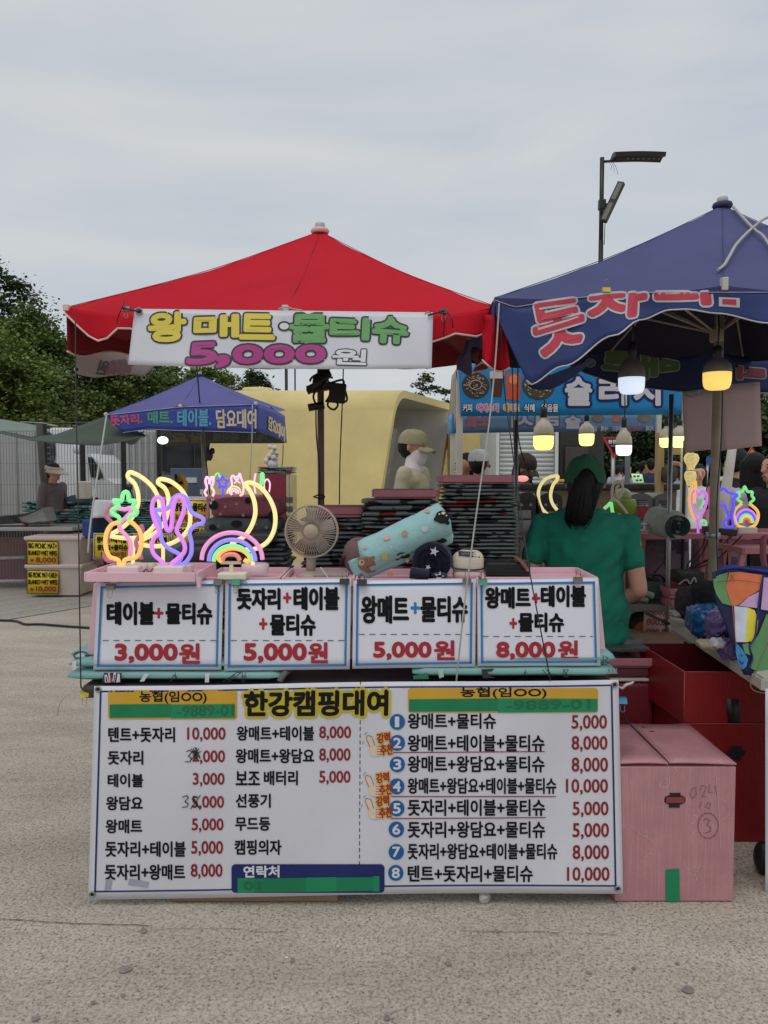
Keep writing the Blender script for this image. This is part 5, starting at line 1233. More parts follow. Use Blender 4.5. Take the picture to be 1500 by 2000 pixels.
bm = NB(); box(bm, at(178,1042, sy_), at(226,1008, sy_) + Vector((0, .4,0)), bev=.04); rumple(bm, .012,9,2); put('navy_blanket', bm, mat('navy_fleece', rgb(28,38,62), .95, .2,20), top=('folded navy blanket below the white towel', 'blanket'))
bm = NB(); box(bm, at(160,1052,9.0), at(182,1015,9.0) + Vector((0, .3,0)), bev=.02); put('blue_bag', bm, mat('royal_blue_bag', rgb(30,70,140), .6), top=('small royal blue bag beside the navy blanket', 'bag'))
bm = NB(); box(bm, (lerpx(160,9.2),9.3, .35),(lerpx(190,9.2),9.34, .62)); put('pink_board', bm, PINKD, top=('dusty pink board below the royal blue bag', 'board'))
def ysign(q, rows, Y, label, border=DG):
    t = thing('yellow_sign', label, 'price sign', at(sum(p[0] for p in q) / 4, max(p[1] for p in q), Y)); qq = quadmap(q)
    bm = NB(); grid(bm, lambda s, v: at(*qq(s * 1.06 - .03, v * 1.08 - .04), Y + .004),1,1, thick=.002); put('sign_margin', bm, WHITEP, t)
    bm = NB(); grid(bm, lambda s, v: at(*qq(s, v), Y),1,1, thick=.002); put('sign_sheet', bm, YELP, t)
    bm = NB(); line(bm, q, 1.3, Y, .003, closed=True); put('border', bm, DG, t)
    for s_, a, b, c, d_, m_, g_ in rows:
        bm = NB(); txt(bm, s_, (qq(a, b), qq(c, b), qq(c, d_), qq(a, d_)), Y, .004, grow=g_); put('lettering', bm, m_, t)
BRR = MATS['brown_red_print']
ysign(((185,1043),(256,1044),(256,1090),(184,1090)), [('왕매트+테이블+', .06, .1, .95, .36, BLK, .6),('왕담요+물티슈', .08, .44, .9, .68, BLK, .6),('10,000원', .18, .74, .86, .95, BRR, .5)], sy_ - .08, 'yellow sign reading 10,000 hung below the navy blanket')
ysign(((258,1043),(330,1044),(330,1090),(258,1090)), [('돗자리+테이블', .06, .1, .95, .36, BLK, .6),('+물티슈', .2, .44, .8, .68, BLUEP, .6),('5,000원', .25, .74, .86, .95, RED, .5)], sy_ - .08, 'yellow sign reading 5,000 right of the 10,000 sign, half behind the glowing rabbit')
ysign(((338,976),(408,978),(408,1024),(337,1024)), [('왕담요+물티슈', .03, .12, .97, .45, BLK, .8),('₩8,000', .08, .6, .96, .92, BRR, .9)], 7.8, 'yellow sign reading 8,000 next to the pink sheep blanket')
ysign(((337,1028),(400,1029),(400,1060),(337,1060)), [('왕담요+물티슈', .03, .12, .97, .55, BLK, .8)], 7.8, 'lower yellow sign mostly hidden by the glowing dinosaur tube')
YB = mat('mustard_bag', rgb(205,155,45), .7, .15,10)
bag = thing('tote_bag', 'mustard yellow bag with black trim and grey stripes hanging behind the glowing moons', 'bag', at(330,965,9.9))
bm = NB(); prism(bm, [at(x, y, 9.9) for x, y in ((308,940),(352,928),(360,945),(356,968),(312,968))], (0, .2,0)); put('bag_body', bm, YB, bag)
bm = NB(); prism(bm, [at(x, y, 9.86) for x, y in ((311,928),(342,927),(343,941),(312,943))], (0, .03,0)); put('bag_flap', bm, mat('grey_stripe', rgb(165,168,172), .7), bag)
bm = NB(); tube(bm, [at(308,952,9.88), at(330,948,9.88), at(358,942,9.88)], .02,6); tube(bm, [at(343,926,9.85), at(346,948,9.85)], .018,6); tube(bm, [at(312,926,9.85), at(313,948,9.85)], .018,6); put('black_trim', bm, BLACK, bag)
# far neon signs on a pink camp table at the stall's right side
tray_table(lerpx(402,7.6), lerpx(500,7.6),7.6,8.0, .74, at(0,968,7.6).z, 'dusty pink camp table that carries the small glowing star', PINKD)
trestle(lerpx(395,7.6), lerpx(560,7.6),7.5,8.3, .74, 'folding table behind the pink sheep blanket', m=TABLEM)
def Z4(*pts): return [(180 + p[0] / 3.5714,880 + p[1] / 3.5714) for p in pts]
def neon_sign(label, parts, Y, group='far neon lamps', base=None, seg=4, nm='neon_lamp'):
    allp = [p for pr in parts for p in pr[1]]
    cx = sum(p[0] for p in allp) / len(allp); by_ = max(p[1] for p in allp)
    t = thing(nm, label, 'neon lamp', at(cx, by_, Y), group)
    for m_, pts, closed, r in parts:
        bm = NB(); neon(bm, pts, Y, r, closed, seg); put('neon_tube', bm, m_, t)
    if base:
        x0, y0, x1, y1, yd, m_, rnd_ = base; a = at(x0, y1, yd); b = at(x1, y0, yd); bm = NB()
        if rnd_: lathe(bm, ((a.x + b.x) / 2, yd + (b.x - a.x) / 2, a.z), [((b.x - a.x) / 2 - .003,0),((b.x - a.x) / 2, .003),((b.x - a.x) / 2, b.z - a.z - .003),((b.x - a.x) / 2 - .004, b.z - a.z)], 28)
        else: box(bm, (a.x, yd, a.z),(b.x, yd + .06, b.z), bev=.005)
        put('base', bm, m_, t)
        for m2, pts, closed, r in parts[:0]: pass
    return t
NPL = neon_mat('neon_pale_pink', (250,190,215), .95)
neon_sign('small pink glowing rabbit at the far stall table', [(NPL, Z4((800,320),(785,290),(800,260),(790,215),(800,185),(815,200),(818,235),(830,190),(845,190),(845,225),(835,255),(850,290),(840,320)), False, .012)], 7.55)
neon_sign('small blue glowing star on a stem at the far stall table', [(NBB, Z4(*[(910 + (48 if k % 2 == 0 else 20) * math.sin(k * math.pi / 5),222 - (52 if k % 2 == 0 else 22) * math.cos(k * math.pi / 5)) for k in range(10)]), True, .011),(NBB, Z4((912,255),(912,322)), False, .011)], 7.5, seg=2)
neon_sign('small pale green glowing curl behind the blue star', [(NGR, Z4((850,190),(865,165),(880,160),(890,185),(900,175)), False, .009)], 7.6)
neon_sign('small pink glowing bear face with wire trim at the far stall table', [(NPL, Z4((975,310),(960,280),(975,240),(970,190),(985,175),(1000,200),(1015,205),(1028,160),(1040,195),(1055,240),(1052,300),(1030,315)), False, .010),(NPL, Z4((990,230),(1010,215),(1035,230)), False, .006),(NPL, Z4((1000,190),(1015,180),(1020,200),(1002,205)), True, .008)], 7.55)
neon_sign('small pale glowing rainbow beside the blue star', [(NWW, Z4(*[(990 - 48 * math.cos(k * math.pi / 8),300 - 50 * math.sin(k * math.pi / 8)) for k in range(9)]), False, .008),(NPL, Z4(*[(990 - 32 * math.cos(k * math.pi / 8),300 - 33 * math.sin(k * math.pi / 8)) for k in range(9)]), False, .008),(NPL, Z4(*[(990 - 18 * math.cos(k * math.pi / 8),300 - 18 * math.sin(k * math.pi / 8)) for k in range(9)]), False, .008)], 7.45)
neon_sign('small unlit green and pink cactus tubes right of the pink bear lamp', [(NGR, Z4((1178,250),(1180,170),(1190,160),(1196,180),(1196,240)), False, .013),(NPL, Z4((1140,300),(1130,230),(1140,160)), False, .009),(NPL, Z4((1205,290),(1200,230),(1220,200),(1240,230),(1235,290)), False, .008)], 7.6)
# red cabinet with green mats and a doll
cab = thing('red_cabinet', 'dark red cabinet with teal mats on top and clear side panel', 'cabinet', at(535,990,8.2))
bm = NB(); box(bm, (lerpx(512,8.2),8.2,0),(lerpx(557,8.2),8.7, at(0,925,8.2).z)); put('cabinet_body', bm, mat('maroon_panel', rgb(135,35,55), .5), cab)
CLR = mat('clear_plastic', (.6, .62, .62,1), .1, .02, trans=.9)
bm = NB(); box(bm, (lerpx(558,8.2),8.22, .7),(lerpx(571,8.2),8.6, at(0,927,8.2).z)); put('clear_panel', bm, CLR, cab)
for i in range(5):
    bm = NB(); z = .74 + i * .1; box(bm, (lerpx(560,8.2),8.25, z),(lerpx(570,8.2),8.5, z + .06)); put('shelf_item', bm, mat('dark_stripes', rgb(60,70,60), .6), cab)
mat_stack(lerpx(535,8.2),8.45, at(0,925,8.2).z, at(0,911,8.2).z, .37, .4, .025, TEALF, 'on the dark red cabinet', 'teal', 9, layers=1)
dl = thing('doll_bouquet', 'cream toy bouquet of small round faces on the teal mats', 'toy', at(532,912,8.4))
bm = NB(); rr2 = random.Random(3)
for i in range(16): sup(bm, at(532 + rr2.uniform(-12,12) * (1 if i < 12 else .5),892 + rr2.uniform(-20,14),8.4 + rr2.uniform(-.05, .05)), .03, .03, .03, n=10, m=6)
put('plush_balls', bm, mat('cream_plush', rgb(225,212,195), .9), dl)
bm = NB(); sup(bm, at(533,907,8.38), .06, .05, .05); put('ribbon', bm, mat('lilac_plush', rgb(210,200,215), .9), dl)
bm = NB()
for i in range(8): sup(bm, at(532 + rr2.uniform(-12,12),890 + rr2.uniform(-18,8),8.34), .012, .01, .012, n=8, m=5)
put('toy_dots', bm, mat('blue_dots', rgb(110,150,165), .6), dl)
# ================================================================ CAFE TENT
CY_ = 5.6
WPOLE = mat('white_tent_pole', rgb(205,200,190), .5, .05,6)
ct = thing('cafe_tent', 'white steel framed cafe tent carrying the bright blue banners', 'tent', (lerpx(1090, CY_), CY_, 0))
cx0, cx1 = lerpx(897, CY_), lerpx(1337, CY_)
for x, y in ((cx0, CY_),(cx1, CY_),(lerpx(884,7.4) , 7.4),(lerpx(1285,7.4),7.4)):
    bm = NB(); box(bm, (x - .022, y - .022,0),(x + .022, y + .022, at(0,712, CY_).z), bev=.003); put('pole', bm, WPOLE, ct)
bm = NB(); box(bm, (cx0, CY_ - .012, at(0,712, CY_).z),(cx1, CY_ + .012, at(0,712, CY_).z + .03)); put('top_bar', bm, WPOLE, ct)
bm = NB(); box(bm, (lerpx(884,7.4),7.39, at(0,712, CY_).z),(lerpx(1285,7.4),7.42, at(0,712, CY_).z + .03)); put('top_bar', bm, WPOLE, ct)
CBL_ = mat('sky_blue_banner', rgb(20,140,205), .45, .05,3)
def cyf(px, py): return CY_ - .05 + .008 * math.sin(px * .05)
t = thing('cafe_banner', 'bright sky blue cafe banner with drink pictures and large white Korean lettering', 'banner', at(1110,805, CY_))
q4 = quadmap(((895,708),(1330,690),(1332,810),(900,813)))
bm = NB(); grid(bm, lambda s, v: at(*q4(s, v), cyf(*q4(s, v))),40,6, thick=.003); put('vinyl_sheet', bm, CBL_, t)
for s_, x0, x1, m_ in (('커피', 904,922, WHITEP),('아이스티', 932,973, mat('hot_pink_print', rgb(225,90,150), .5)),('에이드', 984,1014, mat('amber_print', rgb(225,160,50), .5)),('식혜', 1024,1044, WHITEP),('얼음물', 1058,1090, WHITEP)):
    bm = NB(); txt(bm, s_, (x0,789, x1,804), cyf, .004, grow=1.9); put('lettering_outline', bm, NAVYP if m_ is WHITEP else WHITEP, t)
    bm = NB(); txt(bm, s_, (x0,789, x1,804), cyf, .006, grow=.5); put('lettering', bm, m_, t)
LGN = mat('lettering_navy', rgb(25,28,100), .5)
outlined(t, [('슬', (1106,738,1154,790), WHITEP),('러', (1172,738,1222,790), WHITEP),('시', (1240,738,1288,790), WHITEP)], cyf, 2.6,7.5, LGN, off=.004)
def bowl(cx, cy, rx1, ry1, m1, m2, seed):
    bm = NB(); disc(bm, cx, cy, rx1 + 2, ry1 + 2, cyf, .003,28); put('picture_ring', bm, mat('bowl_rim', rgb(70,60,58), .4), t)
    bm = NB(); disc(bm, cx, cy, rx1, ry1, cyf, .0036,28); put('picture', bm, m1, t)
    bm = NB(); r_ = random.Random(seed)
    for i in range(80):
        a = r_.random() * 6.283; d = r_.random() ** .5 * .9; disc(bm, cx + rx1 * d * math.cos(a), cy + ry1 * d * math.sin(a),1.5,1.2, cyf, .005 + i * .00003,5)
    put('picture_speckle', bm, m2, t)
bowl(929,753,25,24, mat('iced_coffee_print', rgb(72,50,40), .5), mat('ice_speck', rgb(180,165,150), .5),1)
bowl(1052,752,30,27, mat('malt_print', rgb(80,72,58), .5), mat('malt_speck', rgb(205,195,165), .5),2)
bm = NB(); tube(bm, [at(929 + 12 * math.cos(a * .35),752 + 9 * math.sin(a * .35), CY_ - .058) for a in range(18)], .004,4, closed=True); put('picture_rim', bm, MATS['ice_speck'], t)
bm = NB(); poly(bm, [(956,727),(985,727),(979,775),(962,775)], cyf, .003); put('picture', bm, mat('cola_cup', rgb(90,50,35), .4), t)
bm = NB(); poly(bm, [(956,727),(985,727),(984,739),(957,739)], cyf, .0045); disc(bm, 970,727,14,3.5, cyf, .005); put('picture_foam', bm, mat('cup_foam', rgb(220,205,190), .4), t)
bm = NB(); poly(bm, [(988,727),(1017,730),(1015,782),(989,780)], cyf, .003); put('picture', bm, mat('orange_ade', rgb(215,95,60), .4), t)
bm = NB(); disc(bm, 1003,741,9,10, cyf, .0045); put('picture_slice', bm, mat('orange_slice', rgb(235,160,110), .4), t)
# rear banner reversed
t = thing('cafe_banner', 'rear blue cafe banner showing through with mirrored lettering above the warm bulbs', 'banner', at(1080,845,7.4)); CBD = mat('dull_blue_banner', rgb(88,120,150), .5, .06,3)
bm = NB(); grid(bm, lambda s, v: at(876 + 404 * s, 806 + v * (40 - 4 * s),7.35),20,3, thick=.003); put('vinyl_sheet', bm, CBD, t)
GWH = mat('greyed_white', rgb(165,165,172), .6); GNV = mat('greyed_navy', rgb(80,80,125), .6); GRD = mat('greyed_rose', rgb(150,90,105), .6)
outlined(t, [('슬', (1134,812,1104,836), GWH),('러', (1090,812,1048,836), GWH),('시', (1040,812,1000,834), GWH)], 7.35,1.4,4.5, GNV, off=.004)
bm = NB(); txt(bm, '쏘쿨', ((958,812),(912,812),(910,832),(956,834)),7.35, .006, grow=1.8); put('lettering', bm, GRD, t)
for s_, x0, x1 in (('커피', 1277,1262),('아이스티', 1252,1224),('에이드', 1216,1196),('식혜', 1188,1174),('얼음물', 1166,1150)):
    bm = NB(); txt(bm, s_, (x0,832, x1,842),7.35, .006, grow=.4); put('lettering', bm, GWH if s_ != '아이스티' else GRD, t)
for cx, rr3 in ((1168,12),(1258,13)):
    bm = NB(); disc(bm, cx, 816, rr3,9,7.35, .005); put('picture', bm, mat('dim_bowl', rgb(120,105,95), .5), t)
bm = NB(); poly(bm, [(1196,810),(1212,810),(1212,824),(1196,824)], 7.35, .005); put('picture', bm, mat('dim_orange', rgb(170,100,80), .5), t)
# left side blue/white banner strip of the tent
t = thing('side_banner', 'narrow pale banner with blue corner at the left side of the cafe tent', 'banner', at(886,830,6.2))
bm = NB(); qq = quadmap(((882,735),(896,712),(898,815),(874,848))); grid(bm, lambda s, v: at(*qq(s, v),7.2 - 1.5 * s),8,8, thick=.003); put('vinyl_sheet', bm, mat('pale_photo_banner', rgb(165,150,135), .5, .3,6), t)
bm = NB(); qq5 = quadmap(((875,812),(884,808),(884,846),(873,848))); grid(bm, lambda s, v: at(*qq5(s, v),7.12 - .6 * s - .03),3,3, thick=.003); put('blue_corner', bm, CBL_, t)
# menu card etc on counter
CB_ = mat('counter_dark', (.028, .026, .024,1), .5, .2,4); CBB = mat('counter_board', rgb(120,105,85), .6, .15,4)
cn = thing('cafe_counter', 'cafe counter with black top and board front behind the woman in green', 'counter', (lerpx(1150,6.2),6.2,0))
bm = NB(); box(bm, (lerpx(1015,6.2),6.2, at(0,945,6.2).z - .05),(lerpx(1330,6.2),6.8, at(0,945,6.2).z), bev=.01); put('counter_top', bm, CB_, cn)
bm = NB(); box(bm, (lerpx(1015,6.2) + .02,6.23,0),(lerpx(1330,6.2) - .02,6.78, at(0,945,6.2).z - .052)); put('counter_front', bm, CBB, cn)
def card(q, Y, m, label, marks=None, mm=None):
    t = thing('menu_card', label, 'card', at(q[3][0], q[3][1], Y)); qq = quadmap(q); bm = NB(); grid(bm, lambda s, v: at(*qq(s, v), Y),1,1, thick=.004); put('card_sheet', bm, m, t)
    if marks:
        bm = NB(); marks(bm, qq, Y); put('print', bm, mm, t)
MGN = mat('card_lime', rgb(195,235,190), .4, emit=.5, ecol=rgb(195,240,190)); MGP = mat('card_green_print', rgb(80,150,60), .4)
def mk(bm, qq, Y):
    for a, b in ((.25, .28),(.6, .25),(.4, .72),(.75, .7)):
        disc(bm, *qq(a, b),3.2,2.2, Y, .004,8)
card(((1233,925),(1254,926),(1258,943),(1237,943)),6.25, MGN, 'glowing pale green menu card standing on the cafe counter', mk, MGP)
def mk2(bm, qq, Y): txt(bm, 'OPEN', (qq(.08, .2), qq(.92, .2), qq(.92, .8), qq(.08, .8)), Y, .004, grow=.8)
card(((1279,929),(1299,928),(1301,944),(1281,944)),6.2, mat('card_cream', rgb(200,185,145), .5), 'cream OPEN card standing on the cafe counter', mk2, BLK)
bm = NB(); c = at(1023,933,6.1); box(bm, at(1011,941,6.1), at(1034,929,6.1) + Vector((0, .12,0)), bev=.03); put('pink_lamp', bm, mat('pink_lamp_glow', rgb(250,150,145), .5, emit=.9, ecol=rgb(255,150,150)), top=('small glowing pink lamp in front of the person in the brown cap', 'lamp'))
bm = NB(); grid(bm, lambda s, v: at(1066 + 14 * math.sin(s * 3.1) * .3 + 20 * (s - .5),930 + 16 * v + 2 * math.sin(s * 6),6.15),8,6, thick=.01); rumple(bm, .01,20); put('tissue_pack', bm, CREAM, top=('cream tissue bag standing on the cafe counter', 'bag'))
# machines on the stall's back shelf
SHW2 = mat('machine_dark', (.025, .025, .026,1), .35, .2,5); SHG = mat('machine_grey', rgb(105,108,106), .4, .08,5)
def machine(x0, x1, yt, yb, Y, m, label, cat='machine', sticker=None, dome=.5):
    t = thing('drink_machine', label, cat, at((x0 + x1) / 2, yb, Y), 'drink machines'); a, b = lerpx(x0, Y), lerpx(x1, Y); z0, z1 = at(0, yb, Y).z, at(0, yt, Y).z; w = (b - a) / 2; cx = (a + b) / 2; zs = z1 - w * dome * 1.2
    pts = [(a, z0),(b, z0),(b, zs)] + [(cx + w * math.cos(k * math.pi / 12), zs + (z1 - zs) * math.sin(k * math.pi / 12)) for k in range(1,12)] + [(a, zs)]
    bm = NB(); prism(bm, [Vector((x, Y, z)) for x, z in pts], (0, .3,0)); bmesh.ops.bevel(bm, geom=[e for e in bm.edges if abs(e.verts[0].co.y - Y) < 1e-4 and abs(e.verts[1].co.y - Y) < 1e-4], offset=.008, segments=2, affect='EDGES'); put('housing', bm, m, t)
    bm = NB()
    for sg in (-1,1): lathe(bm, (cx + sg * w * .45, Y - .002, z0 + (z1 - z0) * .55), [(.009,0),(.009, .006)], 12, Vector((0,-1,0)))
    put('rivets', bm, STEEL, t)
    bm = NB()
    for k in range(3): box(bm, (cx - w * .5, Y - .003, z1 - .05 - .012 * k),(cx + w * .5, Y - .0005, z1 - .045 - .012 * k))
    put('vent_slots', bm, BLACK, t)
    bm = NB(); box(bm, (a - .005, Y - .015, z0 - .07),(b + .005, Y + .3, z0 - .001), bev=.004); put('base', bm, STEEL if m is SHW2 else m, t)
    if sticker:
        for (u0, v0, u1, v1, mm) in sticker:
            bm = NB(); box(bm, (a + (b - a) * u0, Y - .0022, z0 + (z1 - z0) * v0),(a + (b - a) * u1, Y - .0004, z0 + (z1 - z0) * v1)); put('sticker', bm, mm, t)
    return t
LBL = mat('grey_label', rgb(165,165,165), .5, .1,40); RLB = mat('red_label', rgb(165,40,50), .5, .15,30)
MY = 4.95
machine(1008,1048,962,1015, MY, SHW2, 'black drink machine behind the warm glowing moon, left one', sticker=[(.15, .05, .75, .35, LBL)])
machine(1054,1100,962,1015, MY, SHW2, 'black drink machine directly behind the warm glowing moon', sticker=[(.1, .05, .7, .3, LBL)])
machine(1230,1277,963,1016, MY, SHG, 'grey drink machine with a red sticker', sticker=[(.38, .0, .78, .5, RLB),(.4, .52, .75, .7, LBL)])
machine(1279,1318,964,1016, MY, SHG, 'grey drink machine with a blank grey label', sticker=[(.3, .08, .9, .4, LBL)])
bm = NB(); box(bm, (lerpx(1005,4.9),4.9, at(0,1040,4.9).z - .05),(lerpx(1335,4.9),5.35, at(0,1036,4.9).z), bev=.01); put('shelf', bm, mat('mauve_board', rgb(140,110,112), .6), top=('mauve shelf board carrying the drink machines', 'shelf'))
bm = NB(); 
for x in (1012,1328): box(bm, (lerpx(x, 4.95) - .02,4.95,0),(lerpx(x, 4.95) + .02,4.99, at(0,1040,4.9).z - .052))
put('steel_trestle', bm, STEEL, top=('pair of steel legs under the mauve shelf board', 'trestle'))
bm = NB(); c = at(1216,1005,4.9)
tb = thing('lime_bowl', 'lime green tub with a clear lid behind the woman in green', 'bowl', c)
lathe(bm, c, [(.05,0),(.075, .01),(.085, .08),(.075, .1)], 20); put('bowl_body', bm, mat('lime_plastic', rgb(130,165,40), .4), tb)
bm = NB(); sup(bm, c + Vector((0,0, .12)), .055, .055, .05); put('bowl_lid', bm, mat('cloudy_lid', rgb(165,175,140), .3), tb)
bm = NB(); c = at(1258,1036,4.3); lathe(bm, c, [(.03,0),(.03, .003),(.006, .006),(.006, .03),(.02, .032),(.02, .04),(.004, .045)], 12); put('white_tap', bm, WHITEP, top=('small white plastic stand on the shelf in front of the grey machine', 'stand'))
bm = NB(); c = at(1235,1038,4.6); tube(bm, catmull([c, c + Vector((0,0, .06)), c + Vector((.0,0, .075)), c + Vector((.05,0, .072))], 4), .009,8); lathe(bm, c, [(.016,0),(.016, .04),(.008, .045)], 12); put('pump_bottle', bm, BLACK, top=('small black pump bottle by the grey machine with the red sticker', 'bottle'))
# beige wooden posts of the cafe
WOOD = mat('lit_beige_wood', rgb(190,160,115), .6, .12,6)
bm = NB(); box(bm, (lerpx(1284,6.0),6.0,0),(lerpx(1292,6.0),6.05, at(0,845,6).z)); put('wooden_post', bm, WOOD, top=('beige wooden post, left of two by the warm bulbs', 'post'))
bm = NB(); box(bm, (lerpx(1294,6.0),6.02,0),(lerpx(1299,6.0),6.06, at(0,845,6).z)); put('wooden_post', bm, WOOD, top=('beige wooden post, right thinner one by the warm bulbs', 'post'))
bm = NB(); box(bm, at(1312,888,5.8), at(1340,872,5.8) + Vector((0, .01,0))); put('beige_sign', bm, WOOD, top=('small beige board under the right warm bulb', 'board'))
bm = NB(); box(bm, at(1300,945,5.9), at(1330,908,5.9) + Vector((0, .2,0)), bev=.06); put('grey_cover', bm, mat('dark_grey_cover', rgb(78,74,68), .8), top=('dark grey covered machine right of the OPEN card', 'machine cover'))
tube_ = NB(); tube(tube_, [Vector((lerpx(1309,4.2),4.2,0)), Vector((lerpx(1309,4.2),4.2, at(0,770,4.2).z))], .0125,10); put('steel_pole', tube_, STEEL, top=('thin steel pole left of the brown boards', 'pole'))
tube_ = NB(); tube(tube_, [Vector((lerpx(1337,4.9),4.9,0)), Vector((lerpx(1337,4.9),4.9, at(0,860,4.9).z))], .012,8); put('dark_pole', tube_, BLACK, top=('thin dark pole at the clear glowing bulbs', 'pole'))
# warning sign far right
t = thing('warning_sign', 'orange triangular warning sign above the long haired woman', 'road sign', at(1468,900,14))
bm = NB(); prism(bm, [at(x, y, 14) for x, y in ((1458,889),(1480,889),(1469,872))], (0, .02,0)); put('plate', bm, mat('orange_sign', rgb(225,130,30), .4), t)
bm = NB(); tube(bm, [Vector((at(1469,0,14).x, 14.05,0)), at(1469,886,14.05)], .03,8); put('post', bm, STEEL, t)
bm = NB(); line(bm, ((1460,888),(1478,888),(1469,874)),1.0,14, .006, closed=True); put('border', bm, BLK, t)
bm = NB(); disc(bm, 1384,899,5,9,12,0); put('blue_sign', bm, mat('road_blue', rgb(50,90,160), .4), top=('small blue road sign behind the woman in white', 'road sign')); 
bm = NB(); tube(bm, [Vector((at(1384,0,12).x, 12.03,0)), at(1384,895,12.03)], .025,8); put('sign_post', bm, STEEL, top=('grey post of the small blue road sign', 'post'))
bm = NB(); grid(bm, lambda s, v: at(1308 + 20 * s, 906 + 6 * v - 3 * math.sin(s * 3.1),13 + v),6,2, thick=.02); put('striped_parasol', bm, mat('pink_white', rgb(215,150,155), .6), top=('tiny pink parasol far behind the grey cover', 'parasol'))
# white leaning tent leg
bm = NB(); tube(bm, [at(1431,870,5.2), at(1424,920,5.2), at(1416,965,5.15), at(1411,1010,5.1), Vector((at(1405,1010,5.1).x, 5.1,0))], [.028, .03, .036, .03, .03], 10); put('white_tent_leg', bm, WPOLE, top=('white fabric wrapped tent leg right of the grey umbrella pole', 'tent leg'))
# ================================================================ REAR TABLE OF THE RIGHT STALL
ry0 = 4.25
tt0 = trestle(lerpx(1060, ry0), lerpx(1345, ry0), ry0, ry0 + .6, at(0,1180, ry0).z, 'worn grey table behind the woman in green, covered with cables', m=TABLEM)
rz0 = at(0,1180, ry0).z
tray_table(lerpx(1236,4.45), lerpx(1425,4.45),4.45,4.85, rz0, at(0,1042,4.45).z, 'dusty pink camp table carrying the glowing hearts', PINKD)
tray_table(lerpx(1430,4.45), lerpx(1640,4.45),4.45,4.85, rz0, at(0,1042,4.45).z, 'dusty pink camp table carrying the glowing pineapple at the right', PINKD)
tray_table(lerpx(1070,4.45), lerpx(1232,4.45),4.45,4.85, rz0, at(0,1042,4.45).z, 'dusty pink camp table behind the woman in green', PINKD)
MV = mat('translucent_mauve_board', rgb(128,112,128), .6, .06,4); MV2 = mat('mirrored_print', rgb(96,84,100), .6)
def backsign(q, rows, Y, label):
    t = thing('sign_board', label, 'sign board', at(q[3][0], q[3][1], Y)); qq = quadmap(q)
    bm = NB(); grid(bm, lambda s, v: at(*qq(s, v), Y),1,1, thick=-.003); put('board', bm, MV, t)
    bm = NB()
    for s_, a, b, c, d_ in rows: txt(bm, s_, (qq(a, b), qq(c, b), qq(c, d_), qq(a, d_)), Y, .004, grow=2.2)
    put('lettering', bm, MV2, t)
backsign(((1258,1046),(1345,1046),(1347,1150),(1250,1150)), [('테이블+', .95, .12, .12, .32),('물티슈', .6, .4, .12, .5),('3,000원', .9, .72, .1, .92)], 4.93, 'back of a white price board with mirrored 3,000 behind the cable loops')
backsign(((1350,1046),(1458,1046),(1458,1150),(1348,1150)), [('왕매트+테이블', .92, .1, .08, .28),('+물티슈', .9, .42, .5, .6)], 4.93, 'back of a white price board with mirrored letters right of the grey pole')
# glowing things there
def Z9(*pts): return [(1250 + p[0] / 6,860 + p[1] / 6) for p in pts]
NR = 4.5
neon_sign('purple glowing heart with a tall orange loop beside the grey pole', [(NPU, Z9((680,1100),(680,960),(630,850),(600,720),(610,620),(650,590),(690,640),(730,590),(780,640),(770,760),(720,880),(680,960)), False, .0085),(NOR, Z9((640,940),(600,840),(575,700),(600,560),(640,480),(655,520),(640,620),(640,740)), False, .0085)], NR, 'rear neon lamps')
neon_sign('dull rose rabbit ear tubes just left of the grey pole', [(NRO, Z9((820,990),(790,900),(820,790),(800,700),(800,580),(830,550),(850,600),(850,720),(835,800)), False, .009)], NR + .03, 'rear neon lamps')
neon_sign('blue glowing outline of a cat right of the grey pole', [(NBB, Z9((940,590),(980,565),(1040,610),(1140,640),(1090,700),(1100,800),(1080,900),(1090,960),(1080,1010),(1000,1010),(985,950),(1040,900),(1010,800),(980,750),(945,770)), False, .0085)], NR, 'rear neon lamps')
neon_sign('glowing pineapple with green crown and orange outline at the right', [(NGR, Z9((1195,730),(1140,690),(1165,650),(1140,610),(1200,600),(1225,540),(1260,600),(1315,605),(1310,650),(1335,690),(1285,735)), False, .008),(NOR, Z9((1240,1075),(1230,1030),(1150,1000),(1105,910),(1110,820),(1190,745)), False, .009),(NOR, Z9((1270,1075),(1285,1025),(1350,990),(1385,900),(1370,820),(1285,745)), False, .009)], NR, 'rear neon lamps', base=(1442,1030,1480,1045,4.48, CREAM, False))
neon_sign('glowing rainbow arcs behind the right pineapple', [(m_, Z9(*[(1245 - r_ * math.cos(k * math.pi / 10),970 - r_ * 1.28 * math.sin(k * math.pi / 10)) for k in range(11)]), False, .007) for m_, r_ in ((NPU, 125),(NBB, 105),(NGR, 80),(NOR, 60),(NSA, 42))], NR + .06, 'rear neon lamps')
neon_sign('small glowing green stub beside the purple heart', [(NGR, Z9((700,960),(740,940),(770,960),(770,1010)), False, .009),(NGR, Z9((710,800),(740,740),(750,700)), False, .007)], NR + .02, 'rear neon lamps')
def Z6(*pts): return [(860 + p[0] / 3.75,860 + p[1] / 3.75) for p in pts]
neon_sign('warm white glowing moon left of the woman in green', [(NWW, Z6((790,548),(745,500),(720,430),(725,350),(770,285),(830,262),(860,262),(855,290),(825,330),(808,400),(820,460),(855,510)), False, .0095)], 4.5, 'rear neon lamps')
DT = neon_mat('pale_tube', (190,175,160), .1)
neon_sign('unlit pale flamingo tube right of the green cap', [(DT, Z6((1380,610),(1370,540),(1300,450),(1260,420),(1265,330),(1300,300),(1330,320),(1335,370),(1310,420),(1290,400),(1290,350),(1310,330)), False, .008),(DT, Z6((1280,560),(1310,545),(1340,580),(1370,600)), False, .009)], 4.5, 'rear neon lamps')
